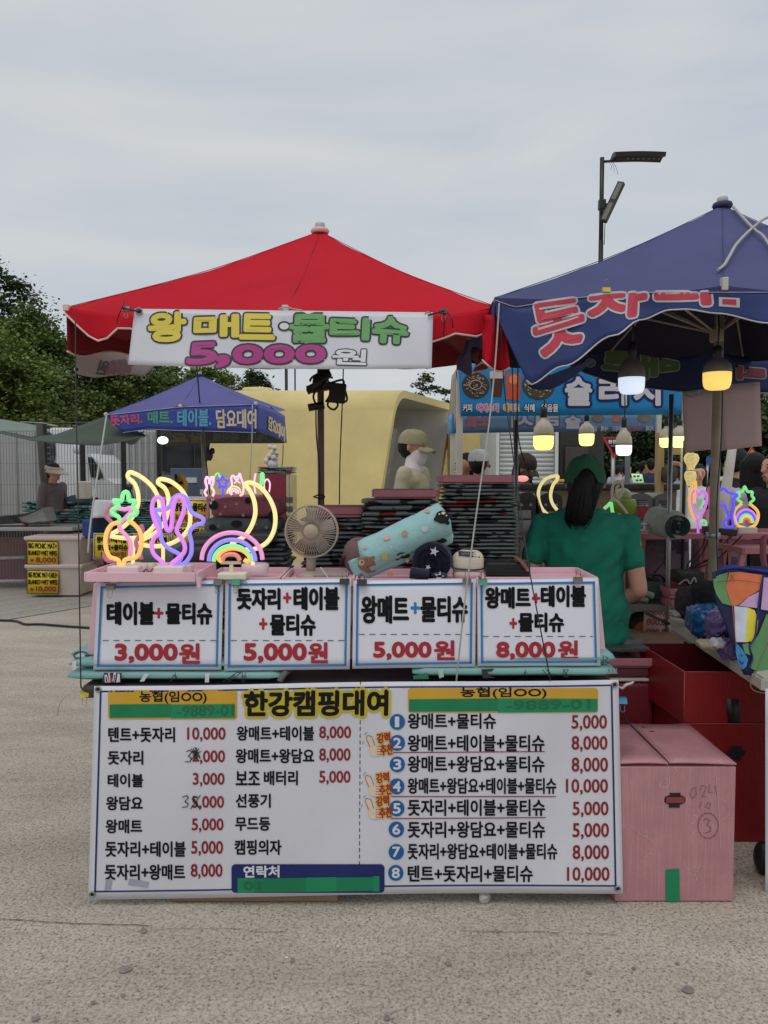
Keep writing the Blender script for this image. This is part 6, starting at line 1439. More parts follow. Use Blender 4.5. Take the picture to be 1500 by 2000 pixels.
neon_sign('faint green glowing cactus tube behind the ponytail shoulder', [(NGR, Z6((1200,500),(1225,480),(1250,460),(1260,520),(1275,550)), False, .01)], 4.52, 'rear neon lamps')
# clear light bulb shaped lamp
t = thing('bulb_lamp', 'clear plastic ornament shaped like stacked light bulbs glowing warm white', 'lamp', at(1350,950,4.7)); GLW = mat('warm_clear_glow', rgb(250,225,165), .15, .4,60, emit=.55, ecol=rgb(250,215,140), col2=rgb(120,100,60))
bm = NB(); lathe(bm, at(1350,918,4.7), [(.018,0),(.022, .02),(.042, .055),(.045, .075),(.035, .097),(.01, .105)], 20); put('bulb', bm, GLW, t)
bm = NB(); lathe(bm, at(1348,950,4.7), [(.018,0),(.022, .02),(.034, .05),(.036, .07),(.03, .09),(.01, .095)], 20); put('bulb', bm, GLW, t)
# grey power bricks & cables
bm = NB(); box(bm, at(1375,1045,4.44), at(1393,1028,4.44) + Vector((0, .04,0)), bev=.004); put('power_adapter', bm, BLACK, top=('square black power adapter left of the grey pole', 'power adapter'))
bm = NB(); box(bm, at(1405,1046,4.44), at(1441,1033,4.44) + Vector((0, .05,0)), rot=ry(R(5)), bev=.006); put('power_strip', bm, BLACK, top=('black power strip right of the grey pole', 'power strip'))
cbl = [([(1378,1045),(1370,1070),(1345,1100),(1340,1118)], 'left of two thick black cables dropping from the power adapter'),([(1388,1045),(1372,1080),(1350,1105),(1342,1120)], 'right of two thick black cables dropping from the power adapter'),([(1310,1045),(1300,1090),(1278,1120),(1276,1140)], 'black cable looping from the rolled blanket down to the table'),
    ([(1305,1045),(1298,1080),(1300,1110),(1306,1120)], 'short black cable beside the pink table leg'),([(1450,1045),(1420,1075),(1390,1100),(1345,1112),(1310,1125),(1280,1145)], 'long black cable crossing behind the grey pole'),([(1432,1045),(1410,1065),(1395,1085),(1360,1105),(1330,1118)], 'shorter black cable crossing behind the grey pole')]
for p, l_ in cbl: rope('power_cable', [(x, y, 4.38) for x, y in p], .004, CORD, l_, 'cable')
bm = NB(); r_ = random.Random(9)
for i in range(9):
    cx, cy = 1272 + r_.uniform(-20,22),1142 + r_.uniform(-12,14); P = []
    for k in range(9): a = k * .8 + r_.random(); P.append(at(cx + (16 + r_.uniform(-6,6)) * math.cos(a), cy + (11 + r_.uniform(-5,5)) * math.sin(a),4.3 + r_.uniform(-.04, .06)))
    tube(bm, catmull(P, 4), .0045,6)
put('cable_tangle', bm, CORD, top=('tangle of black cables on the worn grey table', 'cable tangle'))
bm = NB(); box(bm, at(1325,1140,4.2), at(1378,1118,4.2) + Vector((0, .16,0)), bev=.01); put('black_box', bm, BLACK, top=('black battery box on the folded pink tables', 'box'))
rope('rope', [(1325,1142,4.15),(1340,1132,4.14),(1348,1140,4.14),(1356,1128,4.14),(1360,1140,4.14)], .004, WROPE, 'short white cord lying on the black battery box', 'cord')
tray_table(lerpx(1311,4.12), lerpx(1392,4.12),4.12,4.4, at(0,1170,4.12).z, at(0,1150,4.12).z, 'folded dusty pink table under the black battery box, upper one', PINKD, folded=True)
tray_table(lerpx(1314,4.12), lerpx(1390,4.12),4.12,4.4, at(0,1188,4.12).z, at(0,1171,4.12).z, 'folded dusty pink table under the black battery box, lower one', PINKD, folded=True)
bm = NB(); box(bm, at(1245,1176,4.24), at(1310,1132,4.24) + Vector((0, .15,0)), bev=.05); rumple(bm, .02,14,1); put('grey_teal_bundle', bm, mat('grey_teal_cloth', rgb(70,88,84), .9, .2), top=('grey teal bundle under the cable tangle', 'bundle'))
bm = NB(); tube(bm, catmull([at(1240,1162,4.15), at(1255,1158,4.15), at(1275,1164,4.15)], 4), .018,8); tube(bm, catmull([at(1238,1172,4.15), at(1250,1170,4.15), at(1265,1172,4.15)], 4), .014,8); put('mint_rolls', bm, mat('pale_mint', rgb(140,150,130), .7), top=('pale mint rolled cloths in front of the cable tangle', 'cloth roll'))
bm = NB(); qq = quadmap(((1222,1045),(1262,1050),(1250,1180),(1222,1180))); grid(bm, lambda s, v: at(*qq(s, v),4.05),1,1, thick=.004); put('cardboard', bm, mat('brown_cardboard', rgb(120,95,72), .9, .12,5), top=('brown cardboard sheet beside the woman in green', 'cardboard'))
# rolled grey green blanket
t = thing('rolled_blanket', 'grey green blanket rolled up with its spiral end showing on the pink camp table', 'blanket', at(1335,1050,4.3)); GG = mat('grey_green_fleece', rgb(108,125,120), .95, .12,40, bump=.3, bscale=300); GG2 = mat('pale_fleece', rgb(170,175,165), .95, .12,30, bump=.3, bscale=300)
bm = NB(); P0 = at(1332,1030,4.15); ax = Vector((-.35,1, .12)).normalized(); pts = []
for k in range(60): a = k / 60 * 2.6 * 2 * math.pi; r_ = .012 + .066 * k / 60; pts.append((r_ * math.cos(a + 1.2), r_ * math.sin(a + 1.2) * .92))
X_, Y_ = frame(ax)
V = [[bm.verts.new(P0 + X_ * x + Vector((0,0,1)) * y + ax * d) for d in (0, .06, .14, .22)] for x, y in pts]
for a, b in zip(V, V[1:]):
    for j in range(3): f = bm.faces.new((a[j], a[j + 1], b[j + 1], b[j])); f.smooth = True
md = bmesh.ops.solidify(bm, geom=bm.faces[:], thickness=.013); put('roll', bm, GG, t)
bm = NB(); lathe(bm, P0 + ax * .05, [(.078,0),(.082, .02),(.082, .17),(.06, .18)], 24, ax); put('outer_wrap', bm, GG2, t)
# brown boards hung at the pole
BRB = mat('brown_back_board', rgb(192,166,164), .7, .08,4)
for q, l_, Y in ((((1332,765),(1398,757),(1396,877),(1337,884)), 'back of a mauve brown board left of the grey umbrella pole', 3.95),(((1402,753),(1483,746),(1487,871),(1407,880)), 'back of a mauve brown board right of the grey umbrella pole', 3.96)):
    t = thing('hanging_board', l_, 'board', at(q[3][0], q[3][1], Y), 'boards hung behind the grey pole'); bm = NB(); qq = quadmap(q); grid(bm, lambda s, v: at(*qq(s, v), Y),6,6, thick=-.006); put('board', bm, BRB, t)
    bm = NB(); c_ = qq(.4 if Y < 3.955 else .45, .12); line(bm, [c_, (c_[0] + 9, c_[1] - 2)], 1.6, Y, .004); line(bm, [qq(.6, .95),(qq(.6, .95)[0] + 6, qq(.6, .95)[1])], 1.2, Y, .004); poly(bm, [qq(.42, .28), qq(.64, .2), qq(.66, .3), qq(.44, .38)] if Y < 3.955 else [qq(.3, .4), qq(.31, .4), qq(.31, .43), qq(.3, .43)], Y, .004); put('scuff', bm, mat('scuff_brown', rgb(84,66,66), .7), t)
bm = NB(); qq = quadmap(((1333,766),(1372,760),(1370,768),(1350,776))); grid(bm, lambda s, v: at(*qq(s, v),3.93),3,3, thick=.002); put('peeling_tape', bm, mat('pale_tape', rgb(140,138,140), .4), top=('pale peeling tape patch on the top of the left mauve brown board', 'tape'))
rope('rope', [(1412,700,3.78),(1409,850,3.78),(1400,990,3.79),(1402,1130,3.79)], .003, CORD, 'black cord tied along the grey umbrella pole', 'cord')
bm = NB(); lathe(bm, Vector((np_.x - .012,3.83, at(0,1050,3.83).z)), [(.034,0),(.036, .005),(.036, .02),(.034, .025)], 14); put('pole_clamp', bm, STEEL, nu)
# pink thing at right: camp table on its side & pink strap
tray_table(lerpx(1456,4.0), lerpx(1600,4.0),4.0,4.5, at(0,1140,4.0).z, at(0,1070,4.0).z, 'dusty pink camp table at the right edge behind the colourful bag', PINKD)
bm = NB(); P = [at(1493,1050,3.6), at(1490,1075,3.6), at(1492,1100,3.6), at(1500,1115,3.6), at(1510,1110,3.6), at(1505,1060,3.6)]; tube(bm, catmull(P, 5, True), .02,8, closed=True, sq=.6); put('pink_roll', bm, mat('rose_cloth', rgb(150,90,98), .8), top=('rose cloth loop at the right edge above the colourful bag', 'cloth'))
# ================================================================ FRONT TABLE
FT = 2.60; tzf = at(600,1338,2.58).z
ft = trestle(at(165,1340,2.6).x, at(1206,1340,2.6).x, 2.57,3.28, tzf, 'front folding table behind the long price banner, covered with mint mats and white signs', m=mat('dark_wood_top', rgb(78,66,68), .6, .15,5))
st = trestle(at(380,1100,3.4).x, at(1012,1100,3.4).x, 3.34,4.25 - .33, tzf, 'second folding table behind the front one, loaded with stacked dark mats', m=MATS['dark_wood_top'])
# long price banner
def pb(px, py): return 2.548 - .03 * (py - 1335) / 415 + .006 * math.sin(px * .011 + 1) * math.sin((py - 1320) * .009) + .003 * math.sin(px * .031 + py * .012) + .003 * math.sin(px * .09 + py * .02) * math.exp(-(py - 1330) / 70)
t = thing('price_list_banner', 'long white price list banner hanging from the front table, with blue numbered lines', 'banner', at(700,1750,2.56))
qb = quadmap(((184,1340),(1208,1327),(1217,1745),(172,1757)))
def qbw(s, v):
    x, y = qb(s, v); return (x, y + v * 1.5 * math.sin(s * 7) - v * 3 * math.sin(math.pi * s) + (1 - v) * 1.2 * math.sin(s * 9))
bm = NB(); grid(bm, lambda s, v: at(*qbw(s, v), pb(*qbw(s, v))),80,24, thick=.0009); put('vinyl_sheet', bm, BNW, t)
bm = NB(); line(bm, [qbw(.0125 + .975 * s_, .025) for s_ in [k / 24 for k in range(25)]], 3.0, pb, .0016)
line(bm, [qbw(.0125 + .9745 * s_, .963) for s_ in [k / 24 for k in range(25)]], 3.0, pb, .0016)
for s0, s1 in ((.0125, .0125),(.9865, .9865)): line(bm, [qbw(s0, .025 + .938 * k / 12) for k in range(13)], 3.4, pb, .0018)
put('border_line', bm, NAVYP, t)
def rrect(bm, x0, y0, x1, y1, r, Yf, off, mi=0, sk=0):
    pts = []
    for cx, cy, a0 in ((x1 - r, y0 + r, -90),(x1 - r, y1 - r, 0),(x0 + r, y1 - r, 90),(x0 + r, y0 + r, 180)):
        for k in range(6): a = R(a0 + k * 18); pts.append((cx + r * math.cos(a), cy + r * math.sin(a) + sk * (cx - x0)))
    poly(bm, pts, Yf, off, mi)
GOLD = mat('gold_yellow_print', rgb(212,165,45), .45, .05,4); LEMON = mat('lemon_yellow_print', rgb(205,185,45), .45, .05,4); TAPE = mat('green_tape', rgb(10,130,85), .35, .1,3); TAPE2 = mat('green_tape_light', rgb(22,140,92), .35, .08,3)
for a_ in ((211,1348,463,1405),(797,1344,1168,1392)): bm = NB(); rrect(bm, *a_, 6, pb, .0016); put('yellow_panel', bm, GOLD, t)
for q_, m_, o_ in (([(214,1376),(334,1375),(334,1401),(214,1402)], TAPE, .0032),([(799,1366),(972,1364),(972,1389),(799,1390)], TAPE, .0032),([(334,1376),(459,1375),(459,1402),(334,1403)], TAPE2, .003),([(972,1364),(1167,1365),(1167,1390),(972,1392)], TAPE2, .003),([(464,1715),(497,1715),(497,1743),(464,1744)], TAPE2, .0044),([(598,1714),(657,1713),(657,1741),(598,1742)], TAPE2, .0044),([(729,1711),(741,1711),(741,1741),(729,1741)], TAPE2, .0046),([(207,1717),(219,1718),(216,1740),(204,1739)], None, .0021),([(253,1716),(291,1723),(288,1734),(250,1728)], None, .0021)): bm = NB(); poly(bm, q_, pb, o_); put('green_tape' if m_ else 'clear_tape', bm, m_ or mat('greyish_tape', rgb(165,168,180), .35), t)
bm = NB(); txt(bm, '농협(임OO)', ((273,1350),(403,1350),(403,1374),(273,1374)), pb, .0026, grow=.55); txt(bm, '농협(임OO)', ((900,1343),(1067,1343),(1067,1364),(900,1364)), pb, .0026, grow=.55)
put('lettering', bm, BLK, t)
for q_ in (((346,1379),(456,1377),(456,1397),(346,1399)),((988,1369),(1152,1366),(1152,1384),(988,1386))): bm = NB(); txt(bm, '-9889-01', q_, pb, .0036, grow=.8); put('covered_number', bm, mat('number_through_tape', rgb(18,112,72), .4, .05), t)
outlined(t, [('한강캠핑대여', ((478,1352),(757,1349),(756,1396),(478,1398)), BLK)], pb, 2.1,7.5, LEMON, off=.0022)
bm = NB()
L1 = [('텐트+돗자리', 212,341,1421,1449),('돗자리', 211,279,1467,1493),('테이블', 211,279,1512,1537),('왕담요', 208,278,1556,1582),('왕매트', 207,277,1601,1627),('돗자리+테이블', 206,362,1644,1673),('돗자리+왕매트', 205,361,1689,1718),
      ('왕매트+테이블', 463,613,1419,1446),('왕매트+왕담요', 461,613,1463,1490),('보조', 461,507,1507,1533),('배터리', 516,581,1506,1533),('선풍기', 461,528,1551,1577),('무드등', 460,527,1597,1622),('캠핑의자', 459,549,1641,1669),
      ('왕매트+물티슈', 797,968,1394,1423),('왕매트+테이블+물티슈', 797,1063,1436,1467),('왕매트+왕담요+물티슈', 797,1063,1477,1508),('왕매트+왕담요+테이블+물티슈', 797,1086,1520,1550),('돗자리+테이블+물티슈', 797,1064,1562,1593),('돗자리+왕담요+물티슈', 797,1064,1605,1636),('돗자리+왕담요+테이블+물티슈', 797,1088,1648,1678),('텐트+돗자리+물티슈', 797,1040,1691,1722)]
for s_, x0, x1, y0, y1 in L1: txt(bm, s_, (x0, y0, x1, y1), pb, .0018, grow=.85)
put('lettering', bm, BLK, t)
bm = NB()
L2 = [('10,000', 366,440,1421,1448),(',000', 391,439,1466,1492),('2', 376,388,1466,1487),('3,000', 377,438,1510,1536),('5,000', 375,437,1555,1581),('5,000', 375,436,1599,1625),('5,000', 374,435,1643,1671),('8,000', 373,434,1688,1716),('8,000', 624,685,1419,1445),('8,000', 624,684,1462,1489),('5,000', 624,684,1506,1532),
      ('5,000', 1117,1185,1397,1427),('8,000', 1117,1186,1438,1468),('8,000', 1117,1187,1480,1511),('10,000', 1106,1187,1522,1552),('5,000', 1119,1188,1566,1596),('5,000', 1119,1189,1608,1639),('8,000', 1119,1189,1651,1682),('10,000', 1108,1190,1694,1724)]
for s_, x0, x1, y0, y1 in L2: txt(bm, s_, (x0, y0, x1, y1), pb, .0018, grow=.6)
put('price_lettering', bm, mat('dark_red_print', rgb(150,26,36, .9), .5, .08), t)
bm = NB(); line(bm, [(765,1470),(1063,1468)], 1.8, pb, .0018); line(bm, [(765,1556),(1085,1556)], 1.8, pb, .0018); line(bm, [(765,1599),(1065,1597)], 1.8, pb, .0018); put('underline', bm, MATS['dark_red_print'], t)
bm = NB(); line(bm, [(704,1329),(703,1500),(702,1690)], 1.5, pb, .0015, dash=(8,5)); put('dashed_line', bm, BLK, t)
for i, (x, y) in enumerate(((776,1410),(776,1451),(776,1493),(775,1536),(775,1579),(774,1620),(774,1664),(773,1705))):
    bm = NB(); disc(bm, x, y, 15,15.5, pb, .0026,26); put('number_disc', bm, BLUEP, t)
    bm = NB(); txt(bm, str(i + 1),(x - (4 if i == 0 else 7), y - 9.5, x + (3 if i == 0 else 7), y + 9.5), pb, .0036, grow=.8); put('lettering', bm, WHITEP, t)
THUMB = mat('thumb_print', rgb(235,205,175), .5, .03); ORG = mat('orange_red_print', rgb(205,80,30), .5, .05)
for i, (x, y) in enumerate(((744,1455),(742,1533),(742,1578))):
    bm = NB(); rrect(bm, x - 22, y - 1, x + 2, y + 22,8, pb, .0026); poly(bm, [(x - 22, y + 3),(x - 29, y - 14),(x - 26, y - 19),(x - 18, y - 16),(x - 12, y + 1)], pb, .0030)
    put('thumb_picture', bm, THUMB, t)
    bm = NB()
    for k in range(4): line(bm, [(x - 8, y + 3 + 5 * k),(x + 2, y + 3 + 5 * k)], .9, pb, .004)
    line(bm, [(x - 22, y + 3),(x - 29, y - 14),(x - 26, y - 19),(x - 18, y - 16),(x - 12, y + 1)], .8, pb, .004); line(bm, [(x - 34, y - 6),(x - 36, y - 2)], 1, pb, .003); line(bm, [(x - 32, y - 20),(x - 28, y - 24)], 1, pb, .003)
    put('thumb_outline', bm, mat('brown_line_print', rgb(70,45,35), .5), t)
    bm = NB(); txt(bm, '강력', ((x - 8, y - 22),(x + 17, y - 25),(x + 18, y - 6),(x - 6, y - 3)), pb, .0024, grow=2.4); txt(bm, '추천', ((x - 2, y),(x + 22, y - 2),(x + 22, y + 18),(x, y + 20)), pb, .0024, grow=2.4); put('lettering_outline', bm, mat('orange_glow_print', rgb(240,190,70), .5), t)
    bm = NB(); txt(bm, '강력', ((x - 8, y - 22),(x + 17, y - 25),(x + 18, y - 6),(x - 6, y - 3)), pb, .004, grow=.7); txt(bm, '추천', ((x - 2, y),(x + 22, y - 2),(x + 22, y + 18),(x, y + 20)), pb, .004, grow=.7); put('lettering', bm, mat('brick_red_print', rgb(170,40,25), .5), t)
bm = NB(); rrect(bm, 452,1688,751,1744,8, pb, .0026); put('navy_panel', bm, NAVYP, t)
bm = NB(); poly(bm, [(465,1716),(739,1713),(739,1740),(465,1743)], pb, .0038); put('green_tape', bm, TAPE, t)
bm = NB(); txt(bm, '연락처', ((476,1692),(545,1691),(545,1713),(476,1714)), pb, .0034, grow=.8); put('lettering', bm, WHITEP, t)
bm = NB(); txt(bm, '01', (476,1722,508,1738), pb, .0052, grow=1); put('covered_number', bm, MATS['number_through_tape'], t)
# handwriting in marker
MARK = mat('marker_ink', (.015, .015, .016,1), .5); bm = NB()
for pts in ([(364,1468),(371,1465),(374,1470),(368,1477),(374,1481),(371,1488),(362,1488)], [(357,1557),(365,1554),(368,1558),(361,1566),(368,1570),(365,1576),(356,1577)],
            [(378,1462),(384,1482)], [(388,1463),(374,1484)], [(375,1468),(391,1481)], [(381,1460),(390,1478)], [(377,1475),(392,1468)], [(374,1463),(388,1486)], [(384,1461),(378,1486)],
            [(377,1557),(390,1580)], [(391,1554),(372,1580)], [(375,1560),(386,1576)]): line(bm, pts, 1.7, pb, .0034)
put('handwriting', bm, MARK, t, kind='stuff')
for x, y in ((192,1346),(181,1746),(1200,1337),(1206,1735)): eyelet(x, y, pb(x, y) - .001, t, .0085)
# ---------------------------------------------------------------- mint mats on the front table
def front_mat(xa, xb, y0p, y1p, Y, dep, label, seed, m=MINT):
    me = folded_mesh(seed, at(xb, 1300, Y).x - at(xa, 1300, Y).x, dep, round(at(0, y0p, Y).z - at(0, y1p, Y).z, 4), m, 1)
    o = bpy.data.objects.new('folded_mat', me); COL.objects.link(o); o.location = ((at(xb, 1300, Y).x + at(xa, 1300, Y).x) / 2, Y + dep / 2, at(0, y1p, Y).z); tag(o, label, 'picnic mat', 'mint mats under the white signs'); ROOTLOC[o] = Vector(o.location); return o
MINTP = mat('mint_plain', rgb(132,178,172), .55, .07,6, bump=.08, bscale=9)
ma = front_mat(128,550,1311,1336,2.575, .5, 'lowest mint mat at the left, with a flag print and pale stripes', 1, MINTP); mb = front_mat(132,520,1287,1311,2.60, .48, 'mint mat lying second in the left pile under the signs', 2, MINTP); mc = front_mat(136,470,1272,1287,2.66, .42, 'top mint mat of the left pile with a dark ring print', 3, MINTP)
md_ = front_mat(806,1208,1303,1329,2.575, .5, 'lowest mint mat at the right with dark line drawings', 4, MINTP); me_ = front_mat(1000,1203,1272,1303,2.60, .42, 'puffy mint mat at the right end below the fourth sign', 2, MINTP)
def onmat(par, Y): return lambda a, b: Y
def mprint(par, parts, Yc, m, nm='print'):
    for k, a in parts:
        bm = NB()
        if k == 'p': poly(bm, a, Yc, .006)
        elif k == 'l': line(bm, a, 1.5, Yc, .006)
        put(nm, bm, m, par)
Yl = 2.572
mprint(ma, [('p', [(282,1316),(291,1316),(281,1331),(273,1331)]),('p', [(401,1315),(409,1315),(408,1333),(400,1333)])], Yl, WHITEP)
mprint(mb, [('p', [(140,1291),(149,1291),(148,1308),(142,1308)])], 2.597, WHITEP)
# little flag patch: navy ground, pale and red rays
mprint(ma, [('p', [(203,1314),(238,1314),(236,1333),(199,1333)])], Yl, mat('flag_navy', rgb(45,55,85), .6))
mprint(ma, [('p', [(211,1314),(215,1314),(221,1333),(214,1333)]),('p', [(222,1314),(227,1314),(224,1333),(219,1333)]),('p', [(230,1315),(234,1316),(234,1332),(227,1333)]),('p', [(204,1318),(209,1318),(213,1333),(205,1333)])], Yl - .0008, WHITEP)
mprint(ma, [('p', [(214,1314),(217,1314),(219,1333),(216,1333)]),('p', [(223,1318),(225,1318),(223,1333),(221,1333)]),('p', [(206,1322),(208,1322),(210,1332),(207,1332)])], Yl - .0016, RED)
mprint(ma, [('l', [(333,1331),(340,1318),(345,1326),(342,1314)]),('l', [(435,1332),(462,1314),(471,1314),(445,1332)]),('l', [(474,1314),(472,1332),(478,1332),(479,1314)]),('l', [(440,1328),(450,1326),(458,1318)]),('l', [(473,1320),(479,1322)]),('l', [(473,1327),(478,1329)])], Yl, DG, 'line_print')
bm = NB(); tube(bm, [at(158 + 14 * math.cos(a * .4),1280 + 7 * math.sin(a * .4),2.66 + .02 - .02 * math.sin(a * .4) - .02) for a in range(16)], .0035,5, closed=True); put('ring_print', bm, mat('slate_print', rgb(70,90,100), .6), mc)
bm = NB(); disc(bm, 158,1280,8,4,2.655, .004); put('print', bm, WHITEP, mc)
mprint(md_, [('p', [(940,1307),(966,1306),(960,1312),(952,1312),(956,1320),(968,1324),(943,1325)]),('l', [(1060,1308),(1068,1318),(1076,1324)]),('l', [(1065,1306),(1080,1320)]),('l', [(1101,1308),(1110,1322),(1101,1322),(1110,1308),(1101,1308),(1101,1322)]),('l', [(1026,1308),(1024,1318),(1028,1312)])], Yl, DG, 'line_print')
mprint(md_, [('p', [(1186,1309),(1191,1304),(1191,1315)]),('p', [(1193,1309),(1198,1304),(1198,1315)]),('p', [(1200,1309),(1205,1304),(1205,1315)])], Yl, mat('grey_arrow_print', rgb(120,135,135), .6)); mprint(md_, [('p', [(855,1308),(865,1306),(867,1322),(858,1325)])], Yl, mat('pale_mint_print', rgb(190,215,210), .6)); mprint(md_, [('p', [(806,1320),(835,1314),(838,1326),(808,1327)])], Yl, mat('flag_green', rgb(40,130,90), .6))
mprint(me_, [('l', [(1178,1280),(1178,1298)]),('l', [(1182,1282),(1188,1286),(1182,1290),(1189,1295),(1182,1298)])], 2.595, DG, 'line_print')
# dark fringe ends between
bm = NB(); tube(bm, catmull([at(545,1332,2.58), at(556,1316,2.60), at(570,1308,2.66)], 4), .011,8); put('mat_strap', bm, mat('grey_ribbon', rgb(110,95,95), .7), top=('dark ribbed end of a strap beside the lower left mint mat', 'strap'))
# ---------------------------------------------------------------- pink camp tables
mtz = at(0,1290,2.62).z
def tt(xa, xb, y, Y, dep, lab, m=PINK): return tray_table(at(xa, y, Y).x, at(xb, y, Y).x, Y, Y + dep, at(0,1288,2.7).z, at(0, y, Y).z, lab, m)
tA = tray_table(at(166,1118,2.575).x, at(384,1118,2.575).x, 2.575,2.86, mtz, at(0,1118,2.575).z, 'light pink camp table at the left with the glowing pineapple and rabbit on it', PINK, splay=-.0, ly=.12)
tB = tt(400,545,1127,2.69, .28, 'light pink camp table under the glowing rainbow')
tC = tt(552,690,1128,2.69, .28, 'light pink camp table under the beige fan')
tD = tt(696,934,1130,2.69, .28, 'light pink camp table under the bear blanket')
tE = tt(944,1166,1127,2.68, .28, 'light pink camp table under the black speaker at the right')
bm = NB(); prism(bm, [at(1163,1130,2.68), at(1169,1130,2.68), at(1184,1288,2.66), at(1172,1288,2.66)], (0, .27,0)); put('folded_side_panel', bm, PINK, tE)
bm = NB(); prism(bm, [at(183,1140,2.67), at(196,1140,2.67), at(186,1286,2.67), at(170,1286,2.67)], (0, .03,0)); put('leg', bm, PINK, tA)
bm = NB(); prism(bm, [at(384,1128,2.572), at(392,1128,2.572), at(391,1150,2.572), at(384,1148,2.572)], (0, .02,0)); put('hinge_tab', bm, PINK, tA)
# ---------------------------------------------------------------- four white sign boards
PAPER = mat('laminated_white', rgb(218,216,224,1.08), .12, .02,3, coat=.3); BLB2 = mat('blue_frame_print', rgb(40,120,180), .3, .04); BK2 = mat('gloss_black_print', (.006, .006, .007,1), .5, .04, spec=.15); RD2 = mat('gloss_red_print', rgb(176,16,30, .9), .2, .05)
def sy(px, py): return 2.655 - .055 * (py - 1130) / 178
def sign(q, label, rows, dash_y):
    t = thing('sign_board', label, 'sign board', at((q[2][0] + q[3][0]) / 2, q[3][1], sy(0, q[3][1])), 'white price signs on the front table'); qq = quadmap(q)
    bm = NB(); grid(bm, lambda s, v: at(*qq(s, v), sy(*qq(s, v)) - .002 * math.sin(s * 3.14) * math.sin(v * 3.1)),12,8, thick=.0022); put('board', bm, PAPER, t)
    Yf = lambda a, b: sy(a, b) - .0022
    c = [qq(.035, .05), qq(.965, .05), qq(.965, .955), qq(.035, .955)]
    bm = NB(); line(bm, c, 4.2, Yf, .001, closed=True); put('blue_frame', bm, BLB2, t)
    bm = NB(); x0, x1 = c[0][0], c[1][0]; line(bm, [(x0 + 2, dash_y),(x1 - 2, dash_y)], 1.3, Yf, .001, dash=(12,9)); put('dashed_line', bm, BK2, t)
    for s_, b, m_, g in rows:
        g2 = g * .62; bm = NB(); txt(bm, s_, infl(b, g - g2), Yf, .0012, grow=g2); put('lettering', bm, m_, t)
    return t
sign(((190,1139),(436,1133),(432,1308),(182,1308)), 'leftmost of the four white signs, price 3,000, partly covered by the pink table rim', [('테이블', (211,1178,299,1218), BK2,3.1),('+', (303,1189,317,1206), RD2,2.0),('물티슈', (326,1180,412,1217), BK2,3.1),('3,000', (227,1260,344,1292), RD2,3.3),('원', (352,1259,388,1294), RD2,2.6)], 1251)
sign(((440,1133),(686,1130),(683,1307),(438,1310)), 'second white sign from the left, three items for 5,000', [('돗자리', (465,1151,545,1188), BK2,3.1),('+', (555,1159,567,1176), RD2,2.0),('테이블', (576,1149,660,1189), BK2,3.1),('+', (508,1209,520,1228), RD2,2.0),('물티슈', (530,1202,614,1239), BK2,3.0),('5,000', (479,1259,596,1292), RD2,3.3),('원', (604,1257,638,1293), RD2,2.6)], 1251)
sign(((690,1134),(930,1131),(928,1302),(688,1306)), 'third white sign from the left, with a blue plus and price 5,000', [('왕매트', (708,1166,796,1215), BK2,3.1),('+', (804,1178,818,1197), BLB2,2.0),('물티슈', (824,1167,911,1213), BK2,3.1),('5,000', (732,1256,840,1286), RD2,3.1),('원', (850,1253,886,1287), RD2,2.5)], 1239)
sign(((932,1132),(1168,1129),(1173,1300),(933,1301)), 'rightmost of the four white signs, price 8,000', [('왕매트', (950,1149,1034,1186), BK2,2.9),('+', (1041,1160,1053,1177), RD2,2.0),('테이블', (1059,1146,1142,1183), BK2,2.9),('+', (997,1209,1008,1226), RD2,2.0),('물티슈', (1015,1199,1099,1232), BK2,2.9),('8,000', (972,1256,1082,1286), RD2,3.0),('원', (1092,1253,1127,1286), RD2,2.4)], 1243)
clip(216,1146,2.59, CGR, 'binder clip whose wire loop hangs below the pink rim on the first sign', up=False)
clip(426,1137,2.635, CGR, 'grey binder clip at the top right corner of the first sign', down=True, up=False)
clip(461,1137,2.635, CG, 'green binder clip at the top left corner of the second sign', down=True, up=False)
clip(673,1136,2.635, CB, 'black binder clip at the top right corner of the second sign', w=.034); clip(707,1137,2.635, CB, 'black binder clip at the top left corner of the third sign', w=.034)
clip(912,1136,2.635, CGR, 'grey binder clip at the top right corner of the third sign'); clip(943,1137,2.635, CG, 'green binder clip at the top left corner of the fourth sign'); clip(1129,1133,2.635, CGR, 'grey binder clip at the top right of the fourth sign')
# ---------------------------------------------------------------- neon lamps in front
NF = 2.68; NBk = 2.82
RT = .0078
neon_sign('glowing neon pineapple with green crown at the left front', [
    (NGR, Z4((192,500),(186,465),(152,445),(136,420),(160,402),(186,388),(166,368),(150,348),(182,350),(205,350),(215,305),(235,288),(252,305),(257,348),(290,350),(300,362),(285,388),(292,405),(314,425),(298,450),(270,452),(252,488)), False, RT),
    (NOR, Z4((192,500),(140,515),(106,560),(92,620),(96,680),(120,738),(160,755),(186,770),(188,815)), False, RT),(NOR, Z4((252,488),(292,515),(330,560),(345,620),(337,690),(310,742),(250,755),(222,772),(216,815)), False, RT)], NF, 'front neon lamps', base=(208,1107,269,1121,2.64, PALEP, False))
neon_sign('rose pink neon flamingo tube tangled behind the pineapple', [
    (NRO, Z4((140,375),(118,400),(98,440),(98,462),(135,505),(118,560),(104,620),(100,690),(85,735),(110,768),(160,765)), False, RT),(NPK, Z4((178,402),(230,410),(268,400),(272,425),(232,470),(194,510),(196,550),(235,590),(265,640),(268,700),(262,748)), False, RT),(NRO, Z4((340,515),(352,560),(318,610),(306,650),(330,710),(345,760)), False, RT)], 2.76, 'front neon lamps', base=(250,1103,282,1118,2.78, CREAM, False))
